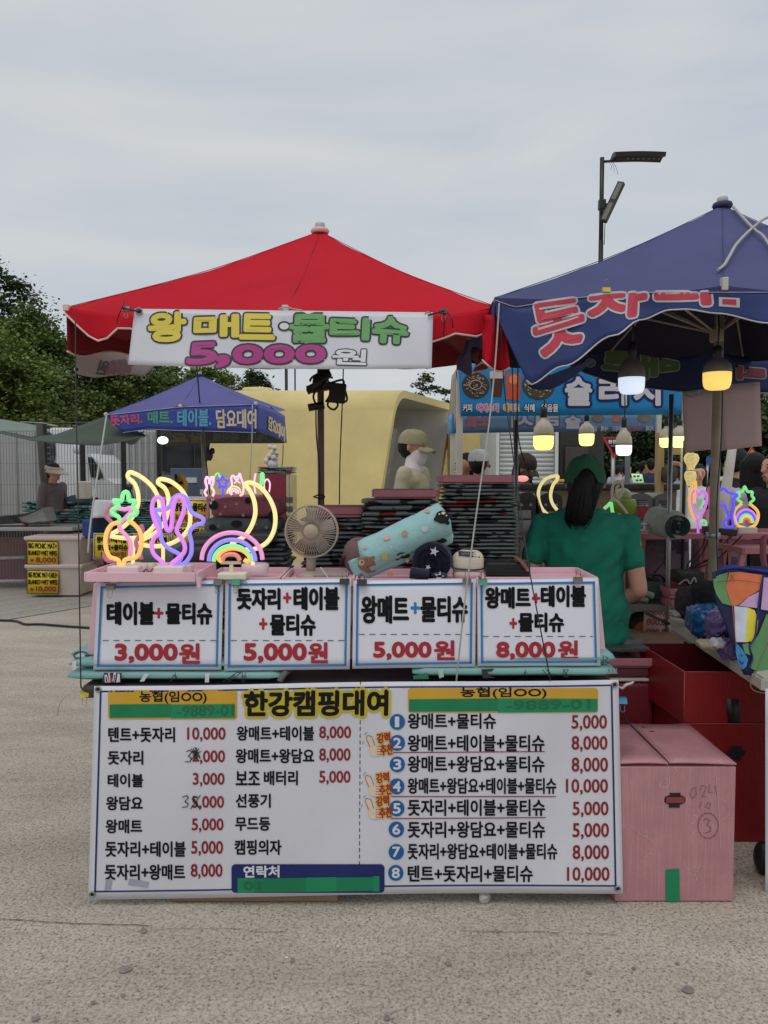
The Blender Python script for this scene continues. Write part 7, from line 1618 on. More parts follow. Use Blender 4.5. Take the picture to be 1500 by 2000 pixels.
neon_sign('glowing purple neon rabbit left of the rainbow', [(NPU, Z4((505,820),(495,782),(432,725),(415,660),(436,605),(468,570),(440,500),(418,420),(428,350),(460,325),(490,348),(500,420),(508,500),(522,552),(545,552),(556,500),(562,420),(578,350),(602,325),(638,348),(640,420),(610,500),(590,560),(618,605),(645,660),(640,712),(590,760),(560,785),(550,820)), False, RT)], NF, 'front neon lamps', base=(299,1107,357,1121,2.64, CREAM, False))
neon_sign('glowing lilac neon dinosaur behind the purple rabbit', [(NBL, Z4((600,820),(606,800),(650,782),(690,720),(692,640),(680,572),(715,525),(770,505),(772,472),(722,448),(688,420),(670,360),(640,320),(600,312),(562,340),(545,385),(500,415),(445,412),(445,440),(468,485),(474,560),(492,640),(548,690),(600,718),(622,740),(604,775),(590,805)), False, RT)], 2.76, 'front neon lamps', base=(357,1105,372,1120,2.72, CREAM, False))
def moon(label, outer, inner, stem, Y, base=None):
    neon_sign(label, [(NWW, Z4(*(outer + inner)), True, RT * 1.05),(NWW, Z4(*stem), False, RT * .9)], Y, 'front neon lamps', base=base)
moon('warm glowing neon crescent moon behind the pineapple, leftmost of three', [(252,190),(252,162),(275,152),(350,190),(425,260),(466,350),(466,450),(425,535),(345,600),(250,612),(140,600)], [(140,580),(200,545),(262,490),(305,420),(322,360),(318,290),(295,230)], [(290,612),(288,690),(284,800)], 2.84, base=(240,1101,268,1113,2.84, CREAM, False))
moon('warm glowing neon crescent moon behind the rabbit, middle of three', [(462,228),(468,203),(498,200),(560,222),(635,290),(678,400),(680,520),(630,600),(540,652),(440,668),(345,655)], [(350,625),(440,575),(498,510),(528,430),(532,330),(508,265)], [(495,668),(495,735),(495,800)], 2.86, base=(305,1101,330,1113,2.84, CREAM, False))
moon('warm glowing neon crescent moon beside the pink blanket, right of the rainbow', [(1068,240),(1085,225),(1120,228),(1180,262),(1240,340),(1276,440),(1270,550),(1220,640),(1130,688),(1040,688),(972,665)], [(1000,632),(1060,600),(1110,530),(1138,440),(1130,350),(1100,280)], [(1118,690),(1122,745),(1120,800)], 2.80, base=(467,1104,521,1124,2.78, PALEP, True))
cxr = 972
arcs = []
for m_, r_, rb, dy in ((NPK, 212,190,0),(NBL, 162,150,10),(NGR, 128,110,12)):
    arcs.append((m_, Z4(*[(cxr + 4 - r_ * math.cos(k * math.pi / 12),762 + dy - rb * math.sin(k * math.pi / 12)) for k in range(13)]), False, RT))
arcs.append((NOR, Z4((905,775),(882,755),(890,720),(930,692),(985,682),(1045,695),(1085,725),(1100,755),(1085,775),(1060,760)), False, RT)); arcs.append((NSA, Z4((908,768),(925,735),(970,722),(1012,735),(1030,768)), False, RT))
rb_ = neon_sign('glowing neon rainbow with five coloured arcs on a cream stand', arcs, NF, 'front neon lamps', base=(424,1120,480,1133,2.64, CREAM, False))
bm = NB(); box(bm, at(431,1102, NF + .01), at(471,1096, NF + .02)); box(bm, at(448,1121, NF + .01), at(456,1102, NF + .02)); put('stand', bm, CREAM, rb_)
rope('rope', [(268,1106,2.66),(271,1118,2.655),(278,1120,2.655),(284,1112,2.66),(292,1117,2.655),(299,1110,2.66)], .0018, CORD, 'thin black lead between the pineapple and rabbit lamp bases', 'cord')
for i, (x0, x1, y0, y1) in enumerate(((270,284,1103,1117),(286,298,1101,1115))):
    bm = NB(); a = at(x0, y1,2.74); b = at(x1, y0,2.74); lathe(bm, ((a.x + b.x) / 2,2.76, a.z), [((b.x - a.x) / 2,0),((b.x - a.x) / 2, b.z - a.z)], 20); put('lamp_base', bm, CREAM, top=(['empty round cream lamp base nearer the pineapple', 'empty round cream lamp base nearer the rabbit'][i], 'lamp base'))
# ---------------------------------------------------------------- fan
FB = mat('beige_fan_plastic', rgb(178,162,146), .45, .05,5); fan = thing('desk_fan', 'beige round desk fan with swirled wire grille', 'fan', at(606,1120,2.84)); fc = at(608,1038,2.84); fr = 51 / 1500 * 2.84
yax = Vector((0,-1,0))
bm = NB(); tube(bm, [fc + Vector((fr * math.cos(a * .1571),0, fr * math.sin(a * .1571))) for a in range(40)], .0032,6, closed=True); tube(bm, [fc + Vector((fr * math.cos(a * .1571), .035, fr * math.sin(a * .1571))) for a in range(40)], .004,6, closed=True); put('rim', bm, FB, fan)
bm = NB()
for k in range(56):
    a0 = k * 2 * math.pi / 56; P = [fc + Vector((r_ * math.cos(a0 + tw),-.02 * (1 - (r_ / fr) ** 2), r_ * math.sin(a0 + tw))) for r_, tw in ((fr * .3,0),(fr * .55, .16),(fr * .8, .24),(fr, .26))]; tube(bm, P, .0016,4)
put('wire_grille', bm, FB, fan)
bm = NB(); lathe(bm, fc, [(fr * .31,0),(fr * .31, .016),(fr * .24, .024),(.001, .026)], 24, yax); put('hub', bm, FB, fan)
bm = NB(); lathe(bm, fc + Vector((0, .07,0)), [(.03,0),(.04, .02),(.03, .035)], 20, yax); put('motor', bm, FB, fan)
for k in range(5):
    bm = NB(); a0 = k * 1.2566; grid(bm, lambda s, v: fc + Vector(((.02 + .068 * s) * math.cos(a0 + v * .8 * (1 - .3 * s)), .012 + .022 * v, (.02 + .068 * s) * math.sin(a0 + v * .8 * (1 - .3 * s)))),5,5, thick=.0015); put('blade', bm, mat('dark_fan_blade', rgb(150,138,124), .4), fan)
bm = NB(); tube(bm, [fc + Vector((-.003, .045,-fr * .98)), at(606,1122,2.885)], .018,12); box(bm, at(598,1098,2.88) - Vector((0, .0,0)), at(615,1085,2.88) + Vector((0, .02,0))); put('neck', bm, FB, fan)
bm = NB(); c = at(606,1126,2.86); lathe(bm, c, [(.05,0),(.052, .006),(.03, .016),(.016, .02)], 24); put('fan_base', bm, FB, fan)
bm = NB(); box(bm, at(612,1131,2.72), at(680,1122,2.72) + Vector((0, .1,0)), bev=.003); put('taupe_tray', bm, mat('taupe_lid', rgb(165,150,145), .5), top=('taupe lid lying in the pink camp table under the fan', 'lid'))  # loose lid lying flat, modelled as a thin box
rope('white_stylus', [(626,1108,2.70),(642,1130,2.70)], .0022, WHITEP, 'thin white stick leaning in the pink camp table right of the fan', 'stick')
# ---------------------------------------------------------------- stacks of dark mats behind
mat_stack(at(934,1000,3.6).x, 3.62, tzf, at(0,946,3.45).z, .345, .32, .0175, DARKF, 'behind the cream pouch', 'dark slate', 21, jit=.004, layers=1)
tray_table(at(863,940,3.46).x, at(1003,940,3.46).x, 3.46,3.78, at(0,946,3.45).z + .002, at(0,928,3.46).z, 'dusty rose folded camp table on top of the tallest mat stack', PINKD, folded=True)
mat_stack(at(782,1000,3.5).x, 3.66, tzf, at(0,1010,3.5).z, .36, .32, .0185, DARKF, 'in the middle behind the bear blanket', 'dark slate', 22, jit=.006, layers=1)
mat_stack(at(778,1000,3.5).x, 3.66, at(0,1010,3.5).z, at(0,975,3.5).z, .345, .32, .026, DARKF, 'topping the middle pile', 'dark slate', 27, jit=.004, layers=1)
tray_table(at(728,965,3.5).x, at(855,965,3.5).x, 3.5,3.8, at(0,975,3.5).z + .002, at(0,957,3.5).z, 'dusty rose folded camp table on the middle mat pile', PINKD, folded=True)
mat_stack(at(650,1000,3.55).x, 3.72, tzf, at(0,1012,3.55).z, .29, .32, .0205, DARKF, 'behind the fan', 'dark slate', 23, jit=.008, layers=1)
tray_table(at(600,1000,3.56).x, at(708,1000,3.56).x, 3.56,3.86, at(0,1012,3.55).z + .002, at(0,991,3.56).z, 'dusty rose folded camp table on the mats behind the fan', PINKD, folded=True)
mat_stack(at(515,1000,3.45).x, 3.60, tzf, at(0,1042,3.45).z, .21, .3, .021, DARKF, 'left of the fan', 'dark slate', 24, jit=.008, layers=1)
mat_stack(at(440,1000,3.6).x, 3.75, tzf, at(0,1040,3.55).z, .30, .3, .026, DARKF, 'under the grey and pink blankets', 'dark slate', 25, jit=.008, layers=1)
# rolled fleece blankets behind the rainbow
ROSEF = mat('rose_fleece', rgb(158,92,102), .95, .15,14, bump=.4, bscale=200); GREYF = mat('grey_fleece', rgb(98,108,108), .95, .15,14, bump=.4, bscale=200); SHEEP = mat('sheep_print_black', (.015, .013, .015,1), .9)
def slab_blanket(x0, x1, yt, yb, Y, dep, m, label):
    t = thing('folded_blanket', label, 'blanket', at((x0 + x1) / 2, yb, Y), 'fleece blankets with sheep print'); a = at(x0, yb, Y); b = at(x1, yt, Y)
    bm = NB(); h = b.z - a.z
    sup(bm, ((a.x + b.x) / 2, Y + dep / 2,(a.z + b.z) / 2),(b.x - a.x) / 2, dep / 2, h / 2 * 1.02, n=28, m=14, e=.45); rumple(bm, .006,14, x0); put('fleece', bm, m, t)
    return t
bl = slab_blanket(404,547,974,1013,3.55, .3, ROSEF, 'rose fleece blanket with black sheep and pale dots, folded on top')
for cx, cy, r_ in ((417,987,9),(533,1008,10),(484,978,6)):
    bm = NB(); disc(bm, cx, cy, r_, r_ * 1.05,3.545, .004,16); put('sheep_print', bm, SHEEP, bl)
bm = NB(); disc(bm, 412,982,2.2,3,3.545, .006); put('sheep_eye', bm, WHITEP, bl)
bm = NB()
for x, y in ((440,990),(462,984),(475,1006),(500,992),(430,1004)): disc(bm, x, y, 3.2,3,3.545, .004,10)
put('dot_print', bm, mat('rose_dot', rgb(185,140,145), .9), bl)
bl2 = slab_blanket(392,545,1012,1042,3.52, .32, GREYF, 'grey fleece blanket with a dark bear face print below the rose one')
for a_ in ((462,1023,11,7),(415,1030,7,6),(536,1016,9,7)): bm = NB(); disc(bm, *a_, 3.515, .004,16); put('bear_print', bm, SHEEP, bl2)
bm = NB()
for x, y in ((427,1028),(500,1024),(520,1030),(405,1022)): disc(bm, x, y, 3.4,3.4,3.515, .005,10)
put('dot_print', bm, mat('tan_dot', rgb(150,130,118), .9), bl2)
GLID = mat('dark_grey_lid', rgb(72,72,72), .5, .1,10)
bm = NB(); box(bm, at(375,1062,3.3), at(532,1042,3.3) + Vector((0, .2,0)), bev=.01); put('grey_case', bm, GLID, top=('flat dark grey case on the mats behind the rainbow', 'case'))
bm = NB(); sup(bm, at(392,1090,3.1), .1, .1, .072, n=18, m=10, e=.7); rumple(bm, .012,12,5); put('black_bag', bm, mat('black_nylon', (.012, .012, .013,1), .5, .2,10), top=('black nylon bag between the rabbit and rainbow lamps', 'bag'))
bm = NB(); sup(bm, at(330,1085,3.15), .13, .1, .05, n=18, m=10, e=.6); rumple(bm, .01,12,6); put('grey_bag', bm, GREYF, top=('dark grey cloth bundle behind the rabbit lamp', 'bundle'))
bm = NB(); box(bm, at(498,1130,3.2), at(560,1112,3.2) + Vector((0, .1,0)), bev=.004); put('maroon_box', bm, mat('maroon_box', rgb(90,25,35), .6), top=('maroon box low between the moon lamp base and the fan', 'box'))
# ---------------------------------------------------------------- mint bear blanket
MF = mat('mint_fleece', rgb(160,205,204), .95, .05,18, bump=.5, bscale=220, sheen=.3)
mbk = thing('bear_blanket', 'mint fleece blanket with bear faces and coloured dots, rolled and leaning on the pink tables', 'blanket', at(780,1120,2.78))
A1, B1, R1 = (706,1090),(862,1016),33; YB1 = 2.78
def roll_geom(A, B, r, Y, name, m, par, wob=.004, seed=0, sy_=1.0, ends=.02):
    a, b = at(*A, Y), at(*B, Y); d = (b - a); L = d.length; rr_ = r / 1500 * Y; bm = NB(); n = 28; P = [a + d * (k / 26) for k in range(27)]
    x, y = frame(d); rings = []
    for k, p in enumerate(P):
        s = k / 26; e = min(1, math.sqrt(max(.0,1 - max(0, abs(s - .5) * 2 - .93) ** 2 / .0049)))
        rings.append([bm.verts.new(p + (x * math.cos(2 * math.pi * j / n) + y * math.sin(2 * math.pi * j / n) * sy_) * rr_ * (max(.3, e)) * (1 + .06 * noise.noise(Vector((s * 6, j * .5, seed))) + .03 * noise.noise(Vector((s * 22, j * .9 + s * 8, seed + 5))))) for j in range(n)])
    for q, w in zip(rings, rings[1:]):
        for j in range(n): f = bm.faces.new((q[j], q[(j + 1) % n], w[(j + 1) % n], w[j])); f.smooth = True
    bm.faces.new(rings[0][::-1]); bm.faces.new(rings[-1]); return put(name, bm, m, par)
roll_geom(A1,(876,1009), R1, YB1, 'roll', MF, mbk)
roll_geom((702,1118),(884,1042),17, YB1 + .02, 'roll_flap', MF, mbk, seed=4)
roll_geom((690,1092),(702,1122),12, YB1 + .01, 'roll_edge', MF, mbk, seed=8)
def Yr(px, py):
    ax, ay = A1; bx, by = B1; L = math.hypot(bx - ax, by - ay); d = abs((px - ax) * (by - ay) - (py - ay) * (bx - ax)) / L; d = min(d, R1 * .96); return YB1 - math.sqrt(R1 * R1 - d * d) / 1500 * YB1 * 1.05 - .001
def rpoly(bm, cx, cy, rx1, ry1, off, n=20, rot=0, Yf=None):
    poly(bm, [(cx + rx1 * math.cos(k * 6.283 / n) * math.cos(rot) - ry1 * math.sin(k * 6.283 / n) * math.sin(rot), cy + rx1 * math.cos(k * 6.283 / n) * math.sin(rot) + ry1 * math.sin(k * 6.283 / n) * math.cos(rot)) for k in range(n)], Yf or Yr, off)
def bp(m, L, nm='bear_print', off=.001):
    for i, a in enumerate(L): bm = NB(); rpoly(bm, *a[:4], off + i * .0004); put(nm, bm, m, mbk)
BRN = mat('bear_brown', rgb(165,125,98), .95, .1,30); BKF = mat('bear_black', (.016, .014, .016,1), .95); BGE = mat('muzzle_cream', rgb(215,195,160), .95)
bp(BRN, [(716,1102,17,15),(703,1092,4,4),(728,1090,4.5,4),(722,1108,14,12)]); bp(BGE, [(706,1099,6,6)], 'muzzle_print', .004); bp(BKF, [(707,1098,2,1.8),(716,1093,1.1,1.3),(718,1107,1.1,1.3)], 'face_print', .005)
bp(BKF, [(864,1010,14,13),(852,1014,5,4.5),(874,1021,4.5,4.5),(880,1008,3.5,5)]); bp(BGE, [(866,1002,4,3)], 'muzzle_print', .004); bp(WHITEP, [(858,1004,1.4,1.4),(872,1007,1.4,1.4)], 'eye_print', .005)
bp(BKF, [(788,1085,13,6),(776,1091,4,3.5)]); bp(WHITEP, [(788,1084,1.2,1.2)], 'eye_print', .004)
bp(mat('yellow_dot', rgb(215,205,110), .95), [(752,1087,7,7)], 'dot_print'); bp(mat('peach_dot', rgb(225,165,150), .95), [(755,1050,6,4.5),(834,998,5,3.5),(712,1069,4,3)], 'dot_print'); bp(mat('tan_dot2', rgb(195,150,125), .95), [(790,1042,6,6)], 'dot_print'); bp(mat('white_dot', rgb(210,215,220), .95), [(830,1033,7,6),(764,1068,3,3)], 'dot_print')
fY = lambda a, b: YB1 - .017
bm = NB(); rpoly(bm, 762,1121,7,5,0, Yf=lambda a, b: YB1 - .013); rpoly(bm, 795,1094,4,5, .001, Yf=lambda a, b: YB1 - .014); put('dot_print', bm, MATS['peach_dot'], mbk); bm = NB(); rpoly(bm, 862,1056,11,5,0, Yf=lambda a, b: YB1 - .012); put('bear_print', bm, BKF, mbk)
# mauve cap left of it
cp_ = thing('baseball_cap', 'dusty mauve cap standing behind the bear blanket', 'cap', at(705,1110,2.98)); MCAP = mat('mauve_cap', rgb(130,100,98), .85, .08,20, bump=.2, bscale=150)
bm = NB(); sup(bm, at(702,1085,2.98), .064, .075, .072, n=20, m=12, e=.9); put('crown', bm, MCAP, cp_)
bm = NB(); c = at(680,1108,2.95); grid(bm, lambda s, v: c + Vector((-.03 + .06 * s, .04 * v - .02, .03 * (1 - v) + .015 * math.sin(s * 3.14))),6,4, thick=.006); put('brim', bm, mat('brown_brim', rgb(75,50,45), .8), cp_)
bm = NB(); c = at(702,1072,2.915); tube(bm, catmull([at(692,1054,2.925), at(702,1056,2.92), at(720,1058,2.93)], 4), .0012,5); put('seam', bm, mat('mauve_seam', rgb(100,75,72), .9), cp_)
# navy star blanket
ns = thing('star_blanket', 'navy fleece blanket roll with white stars in front of the bear blanket', 'blanket', at(845,1128,2.72)); NVF = mat('navy_star_fleece', rgb(26,28,50), .97, .2,30, bump=.5, bscale=220, sheen=.2)
c0 = at(843,1098,2.72); r0 = 38 / 1500 * 2.72; ax = Vector((.1,1,0)).normalized(); X_, Y_ = frame(ax); bm = NB(); pts = []
for k in range(80): a = k / 80 * 2.7 * 2 * math.pi; q = .010 + (r0 - .012) * k / 80 + .0018 * noise.noise(Vector((a, 3,0))); pts.append((q * math.cos(-a + 2.4), q * math.sin(-a + 2.4) * .95))
V = [[bm.verts.new(c0 + X_ * x + Vector((0,0,1)) * y + ax * d + Vector((0,(.010 * noise.noise(Vector((x * 30, y * 30,2)))),0))) for d in (0, .04, .1, .18)] for x, y in pts]
for a, b in zip(V, V[1:]):
    for j in range(3): f = bm.faces.new((a[j], a[j + 1], b[j + 1], b[j])); f.smooth = True
bmesh.ops.solidify(bm, geom=bm.faces[:], thickness=.013); put('roll', bm, NVF, ns)
bm = NB(); lathe(bm, c0 + ax * .012, [(r0 * .98,0),(r0 * 1.02, .01),(r0 * 1.02, .15),(r0 * .8, .17)], 26, ax); put('roll_inner', bm, NVF, ns)
roll_geom((800,1119),(838,1124),12,2.70, 'roll_flap', NVF, ns, seed=3)
WST = mat('white_star_print', rgb(200,200,208), .95, .05,30)
def star(bm, cx, cy, r, Yf, off, rot=0): poly(bm, [(cx + (r if k % 2 == 0 else r * .42) * math.sin(rot + k * math.pi / 5), cy - (r if k % 2 == 0 else r * .42) * math.cos(rot + k * math.pi / 5)) for k in range(10)], Yf, off)
bm = NB(); star(bm, 848,1077,10,2.72 - .010, .003, .3); star(bm, 858,1126,11,2.70, .008, .2); star(bm, 836,1108,6,2.715, .008, .5); put('star_print', bm, WST, ns)
bm = NB(); sup(bm, at(858,1124,2.71), .03, .02, .012, n=14, m=8); put('roll_tail', bm, NVF, ns)
# cream pouch
po = thing('pouch', 'cream and pale pink zip pouch with navy patch and dark strap', 'pouch', at(914,1126,2.74)); CRM = mat('cream_canvas', rgb(222,208,190), .8, .06,20, bump=.25, bscale=40)
bm = NB(); sup(bm, at(914,1100,2.78), .057, .045, .048, n=22, m=12, e=.6); rumple(bm, .004,26,3); put('pouch_body', bm, CRM, po)
bm = NB(); qq = quadmap(((895,1076),(934,1078),(938,1089),(896,1085))); grid(bm, lambda s, v: at(*qq(s, v),2.752 - .012 * v - .006 * math.sin(3.14 * s)),6,3, thick=.001); put('navy_patch', bm, mat('patch_navy', rgb(50,52,66), .8), po)
bm = NB(); txt(bm, 'NM', (902,1079,916,1086),2.738,0); txt(bm, 'ME', (920,1080,930,1087),2.738,0); put('lettering', bm, mat('grey_lettering', rgb(160,160,165), .6), po)
bm = NB(); tube(bm, catmull([at(883,1109,2.74), at(905,1112,2.728), at(930,1113,2.73), at(945,1110,2.745)], 5), .006,8, sq=.4); put('dark_strap', bm, BLACK, po)
bm = NB(); sup(bm, at(912,1122,2.76), .052, .04, .018, n=18, m=8, e=.6); put('pink_base', bm, mat('pale_pink_canvas', rgb(222,188,180), .8), po)
# speaker
sp = thing('speaker', 'black ribbed portable speaker with a brown leather strap', 'speaker', at(993,1128,2.75))
bm = NB(); box(bm, at(951,1129,2.74), at(1037,1098,2.74) + Vector((0, .1,0)), bev=.008); put('housing', bm, mat('matte_black', (.014, .014, .015,1), .4), sp)
bm = NB()
for k in range(9): 
    z = at(0,1103 + k * 2.9,2.738).z; box(bm, (at(956,0,2.738).x, 2.7345, z),(at(1032,0,2.738).x, 2.7385, z + .0022))
put('grille_ribs', bm, mat('speaker_rib', (.03, .03, .032,1), .35), sp)
LEA = mat('brown_leather', rgb(130,78,52), .5, .15,20)
bm = NB(); P = catmull([at(1000,1090,2.80), at(1004,1087,2.77), at(1014,1092,2.735), at(1024,1104,2.728), at(1031,1114,2.728)], 6); tube(bm, P, .0105,8, sq=.28); put('strap', bm, LEA, sp)
bm = NB(); lathe(bm, at(1031,1113.5,2.722), [(.0045,0),(.0045, .002)], 14, yax); put('rivet', bm, STEEL, sp)
rope('rope', [(158,1342,2.56),(166,1350,2.55),(182,1352,2.555),(190,1346,2.56)], .003, CORD, 'black cord knotted at the left top eyelet of the long banner', 'cord')
clip(166,1355,2.57, CY, 'yellow and black binder clip at the left top corner of the long banner', up=False)
rope('string', [(112,1398,2.6),(118,1372,2.58),(135,1356,2.57),(160,1350,2.565)], .0015, WROPE, 'thin pale string curling off the left top corner of the long banner', 'string')
bm = NB(); P = [at(1203,1338,2.56), at(1214,1343,2.56), at(1226,1336,2.555), at(1236,1332,2.56)]; tube(bm, catmull(P, 5), .009,7, sq=.4); rumple(bm, .004,60,1); put('plastic_tie', bm, mat('cloudy_plastic', rgb(190,188,185), .3, .1,30), top=('white plastic strip knotted to the right top eyelet of the long banner', 'plastic strip'))
clip(1215,1368,2.575, CBL, 'light blue binder clip at the right edge of the long banner', up=False)
bm = NB(); P = catmull([at(1213,1378,2.60), at(1218,1395,2.60), at(1226,1410,2.62), at(1240,1424,2.66)], 5); tube(bm, P, .010,8, sq=.2); put('lanyard', bm, mat('navy_lanyard', rgb(22,28,85), .6), top=('navy lanyard hanging beside the long banner onto the pink box', 'lanyard'))
# ---------------------------------------------------------------- things on the ground
def gtube(name, pts, r, m, label, cat):
    bm = NB(); P = [ground_xy(x, y) + Vector((0,0, r + .003)) for x, y in pts]; tube(bm, catmull(P, 8), r, 8); put(name, bm, m, top=(label, cat))
gtube('ground_cable', [(-120,1210),(0,1214),(32,1216),(50,1222),(80,1222),(130,1226),(175,1229),(260,1235)], .011, CORD, 'thick black cable lying across the concrete at the left', 'cable')
CARD = mat('corrugated_cardboard', rgb(150,122,92), .85, .12,5)
bm = NB(); a = ground_xy(332,1763); b = ground_xy(660,1763); box(bm, (a.x, a.y, .003),(b.x, a.y + .4, .06), bev=.004); put('cardboard_box', bm, CARD, top=('flat brown cardboard box under the long banner', 'box'))
bm = NB(); c = ground_xy(946,1762); sup(bm, c + Vector((0,0, .02)), .022, .02, .02, n=10, m=7); rumple(bm, .012,40,7); put('plastic_scrap', bm, MATS['cloudy_plastic'], top=('crumpled clear plastic scrap on the ground under the long banner', 'litter'))
bm = NB(); c = ground_xy(245,1762); sup(bm, c + Vector((0, .06, .02)), .03, .02, .02, n=10, m=7); rumple(bm, .01,30,8); put('dark_scrap', bm, mat('grey_scrap', rgb(110,100,88), .8), top=('small grey scrap on the ground under the left end of the long banner', 'litter'))
bm = NB()
for k in range(9): p = ground_xy(960 + k * 2.2,1820 + (k % 3)); d = Vector((.01 * math.sin(k * 2.1), .008, .006 + .003 * (k % 2))); x_ = Vector((.0016,0,0)); bm.faces.new([bm.verts.new(q) for q in (p - x_, p + x_, p + d)])
put('grass_tuft', bm, LEAF[2], top=('tiny green weed growing from a ground crack', 'weed'))
for i, (x, y) in enumerate(((1493,1834),(560,1872),(660,1850))):
    bm = NB(); sup(bm, ground_xy(x, y) + Vector((0,0, .003)), .005, .005, .003, n=8, m=5); put('pebble', bm, WHITEP, top=(['white pebble near the right edge', 'white pebble left of centre on the concrete', 'white pebble under the middle of the long banner'][i], 'pebble'))
# pink corrugated plastic box
def streaky(name, c, c2, sc=(60,60,1.2)):
    m = mat(name, c, .4, .1,10); n, l = m.node_tree.nodes, m.node_tree.links; b = n['Principled BSDF']; src = b.inputs['Base Color'].links[0].from_socket
    tc = n.new('ShaderNodeTexCoord'); mp2 = n.new('ShaderNodeMapping'); mp2.inputs['Scale'].default_value = sc; no = n.new('ShaderNodeTexNoise'); no.inputs['Scale'].default_value = 3; no.inputs['Detail'].default_value = 4
    cr = n.new('ShaderNodeValToRGB'); cr.color_ramp.elements[0].position = .5; cr.color_ramp.elements[1].position = .8; cr.color_ramp.elements[0].color = (0,0,0,1); cr.color_ramp.elements[1].color = (.3, .3, .3,1)
    mx = n.new('ShaderNodeMixRGB'); mx.inputs[2].default_value = c2; l.new(tc.outputs['Object'], mp2.inputs[0]); l.new(mp2.outputs[0], no.inputs['Vector']); l.new(no.outputs['Fac'], cr.inputs[0]); l.new(cr.outputs[0], mx.inputs[0]); l.new(src, mx.inputs[1])
    w = n.new('ShaderNodeTexWave'); w.inputs['Scale'].default_value = 45; w.bands_direction = 'X'; l.new(tc.outputs['Object'], w.inputs['Vector']); bp_ = n.new('ShaderNodeBump'); bp_.inputs['Strength'].default_value = .15; bp_.inputs['Distance'].default_value = .003; l.new(w.outputs['Fac'], bp_.inputs['Height']); l.new(bp_.outputs[0], b.inputs['Normal'])
    s2 = n.new('ShaderNodeTexVoronoi'); s2.feature = 'DISTANCE_TO_EDGE'; s2.inputs['Scale'].default_value = 7; n3 = n.new('ShaderNodeTexNoise'); n3.inputs['Scale'].default_value = 4; l.new(tc.outputs['Object'], n3.inputs['Vector'])
    va = n.new('ShaderNodeMixRGB'); va.inputs[0].default_value = .55; l.new(tc.outputs['Object'], va.inputs[1]); l.new(n3.outputs['Color'], va.inputs[2]); l.new(va.outputs[0], s2.inputs['Vector'])
    c3 = n.new('ShaderNodeValToRGB'); c3.color_ramp.elements[0].position = .0; c3.color_ramp.elements[0].color = (.5, .5, .5,1); c3.color_ramp.elements[1].position = .006; c3.color_ramp.elements[1].color = (0,0,0,1); l.new(s2.outputs['Distance'], c3.inputs[0])
    n4 = n.new('ShaderNodeTexNoise'); n4.inputs['Scale'].default_value = 9; l.new(tc.outputs['Object'], n4.inputs['Vector']); g4 = n.new('ShaderNodeMath'); g4.operation = 'GREATER_THAN'; g4.inputs[1].default_value = .52; l.new(n4.outputs['Fac'], g4.inputs[0]); mm = n.new('ShaderNodeMath'); mm.operation = 'MULTIPLY'; l.new(c3.outputs[0], mm.inputs[0]); l.new(g4.outputs[0], mm.inputs[1])
    mz = n.new('ShaderNodeMixRGB'); mz.inputs[2].default_value = c2; l.new(mm.outputs[0], mz.inputs[0]); l.new(mx.outputs[0], mz.inputs[1]); l.new(mz.outputs[0], b.inputs['Base Color']); return m
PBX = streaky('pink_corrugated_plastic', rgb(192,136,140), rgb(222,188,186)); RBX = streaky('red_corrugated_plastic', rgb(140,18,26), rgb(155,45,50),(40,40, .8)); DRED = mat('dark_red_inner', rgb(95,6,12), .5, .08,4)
g0 = ground_xy(1201,1762); g1 = ground_xy(1430,1760); BT = at(0,1494, g0.y).z
pbx = thing('pink_box', 'pink corrugated box on the ground with green tape and a hand hole', 'box', ((g0.x + g1.x) / 2, g0.y, 0)); Yp = g0.y
bm = NB(); box(bm, (g0.x, Yp, .003),(g1.x, Yp + .40, BT - .006), bev=.003); put('box_body', bm, PBX, pbx)
for i, (a, b) in enumerate(((g0.x, (g0.x + g1.x) / 2 - .03),((g0.x + g1.x) / 2 - .026, g1.x))):
    bm = NB(); grid(bm, lambda s, v: Vector((a + (b - a) * s, Yp - .003 + .408 * v, BT + .004 + .003 * math.sin(s * 3 + v * 2 + i))),6,6, thick=.004); put('flap', bm, PBX, pbx)
bm = NB(); c = at(1318,1562, Yp)
P = [c + Vector((.036 * math.copysign(abs(math.cos(a)) ** .6, math.cos(a)),-.0015, .016 * math.copysign(abs(math.sin(a)) ** .7, math.sin(a)))) for a in [k * .2618 for k in range(24)]]; bm.faces.new([bm.verts.new(p) for p in P]); box(bm, c + Vector((-.018,-.003, .012)), c + Vector((.018,-.0005, .024))); box(bm, c + Vector((-.02,-.003,-.026)), c + Vector((.016,-.0005,-.014))); put('hand_hole', bm, BLACK, pbx)
bm = NB(); box(bm, c + Vector((-.03,-.004,-.010)), c + Vector((.032,-.002, .010)), bev=.001); put('hole_lining', bm, mat('brick_red_flap', rgb(150,60,60), .5), pbx)
YP_ = lambda a, b: Yp
bm = NB(); poly(bm, [(1300,1699),(1327,1697),(1328,1761),(1301,1761)], YP_, .003); put('green_tape', bm, TAPE2, pbx)
SCR = mat('pale_scratch', rgb(215,178,178), .5); bm = NB()
for p in ([(1225,1610),(1245,1625),(1275,1642)], [(1262,1560),(1272,1548)], [(1356,1698),(1362,1724),(1361,1758)], [(1350,1700),(1368,1703),(1374,1690)], [(1398,1510),(1404,1580),(1408,1660)], [(1412,1600),(1424,1590)], [(1230,1520),(1236,1560)], [(1320,1520),(1330,1505),(1336,1500)], [(1246,1700),(1250,1716)], [(1400,1555),(1418,1566)], [(1362,1740),(1378,1730)], [(1306,1500),(1308,1530)], [(1285,1640),(1292,1632)]): line(bm, p, .9, YP_, .0025)
put('scratches', bm, SCR, pbx, kind='stuff')
PENC = mat('pencil_grey', rgb(135,86,92), .6); bm = NB()
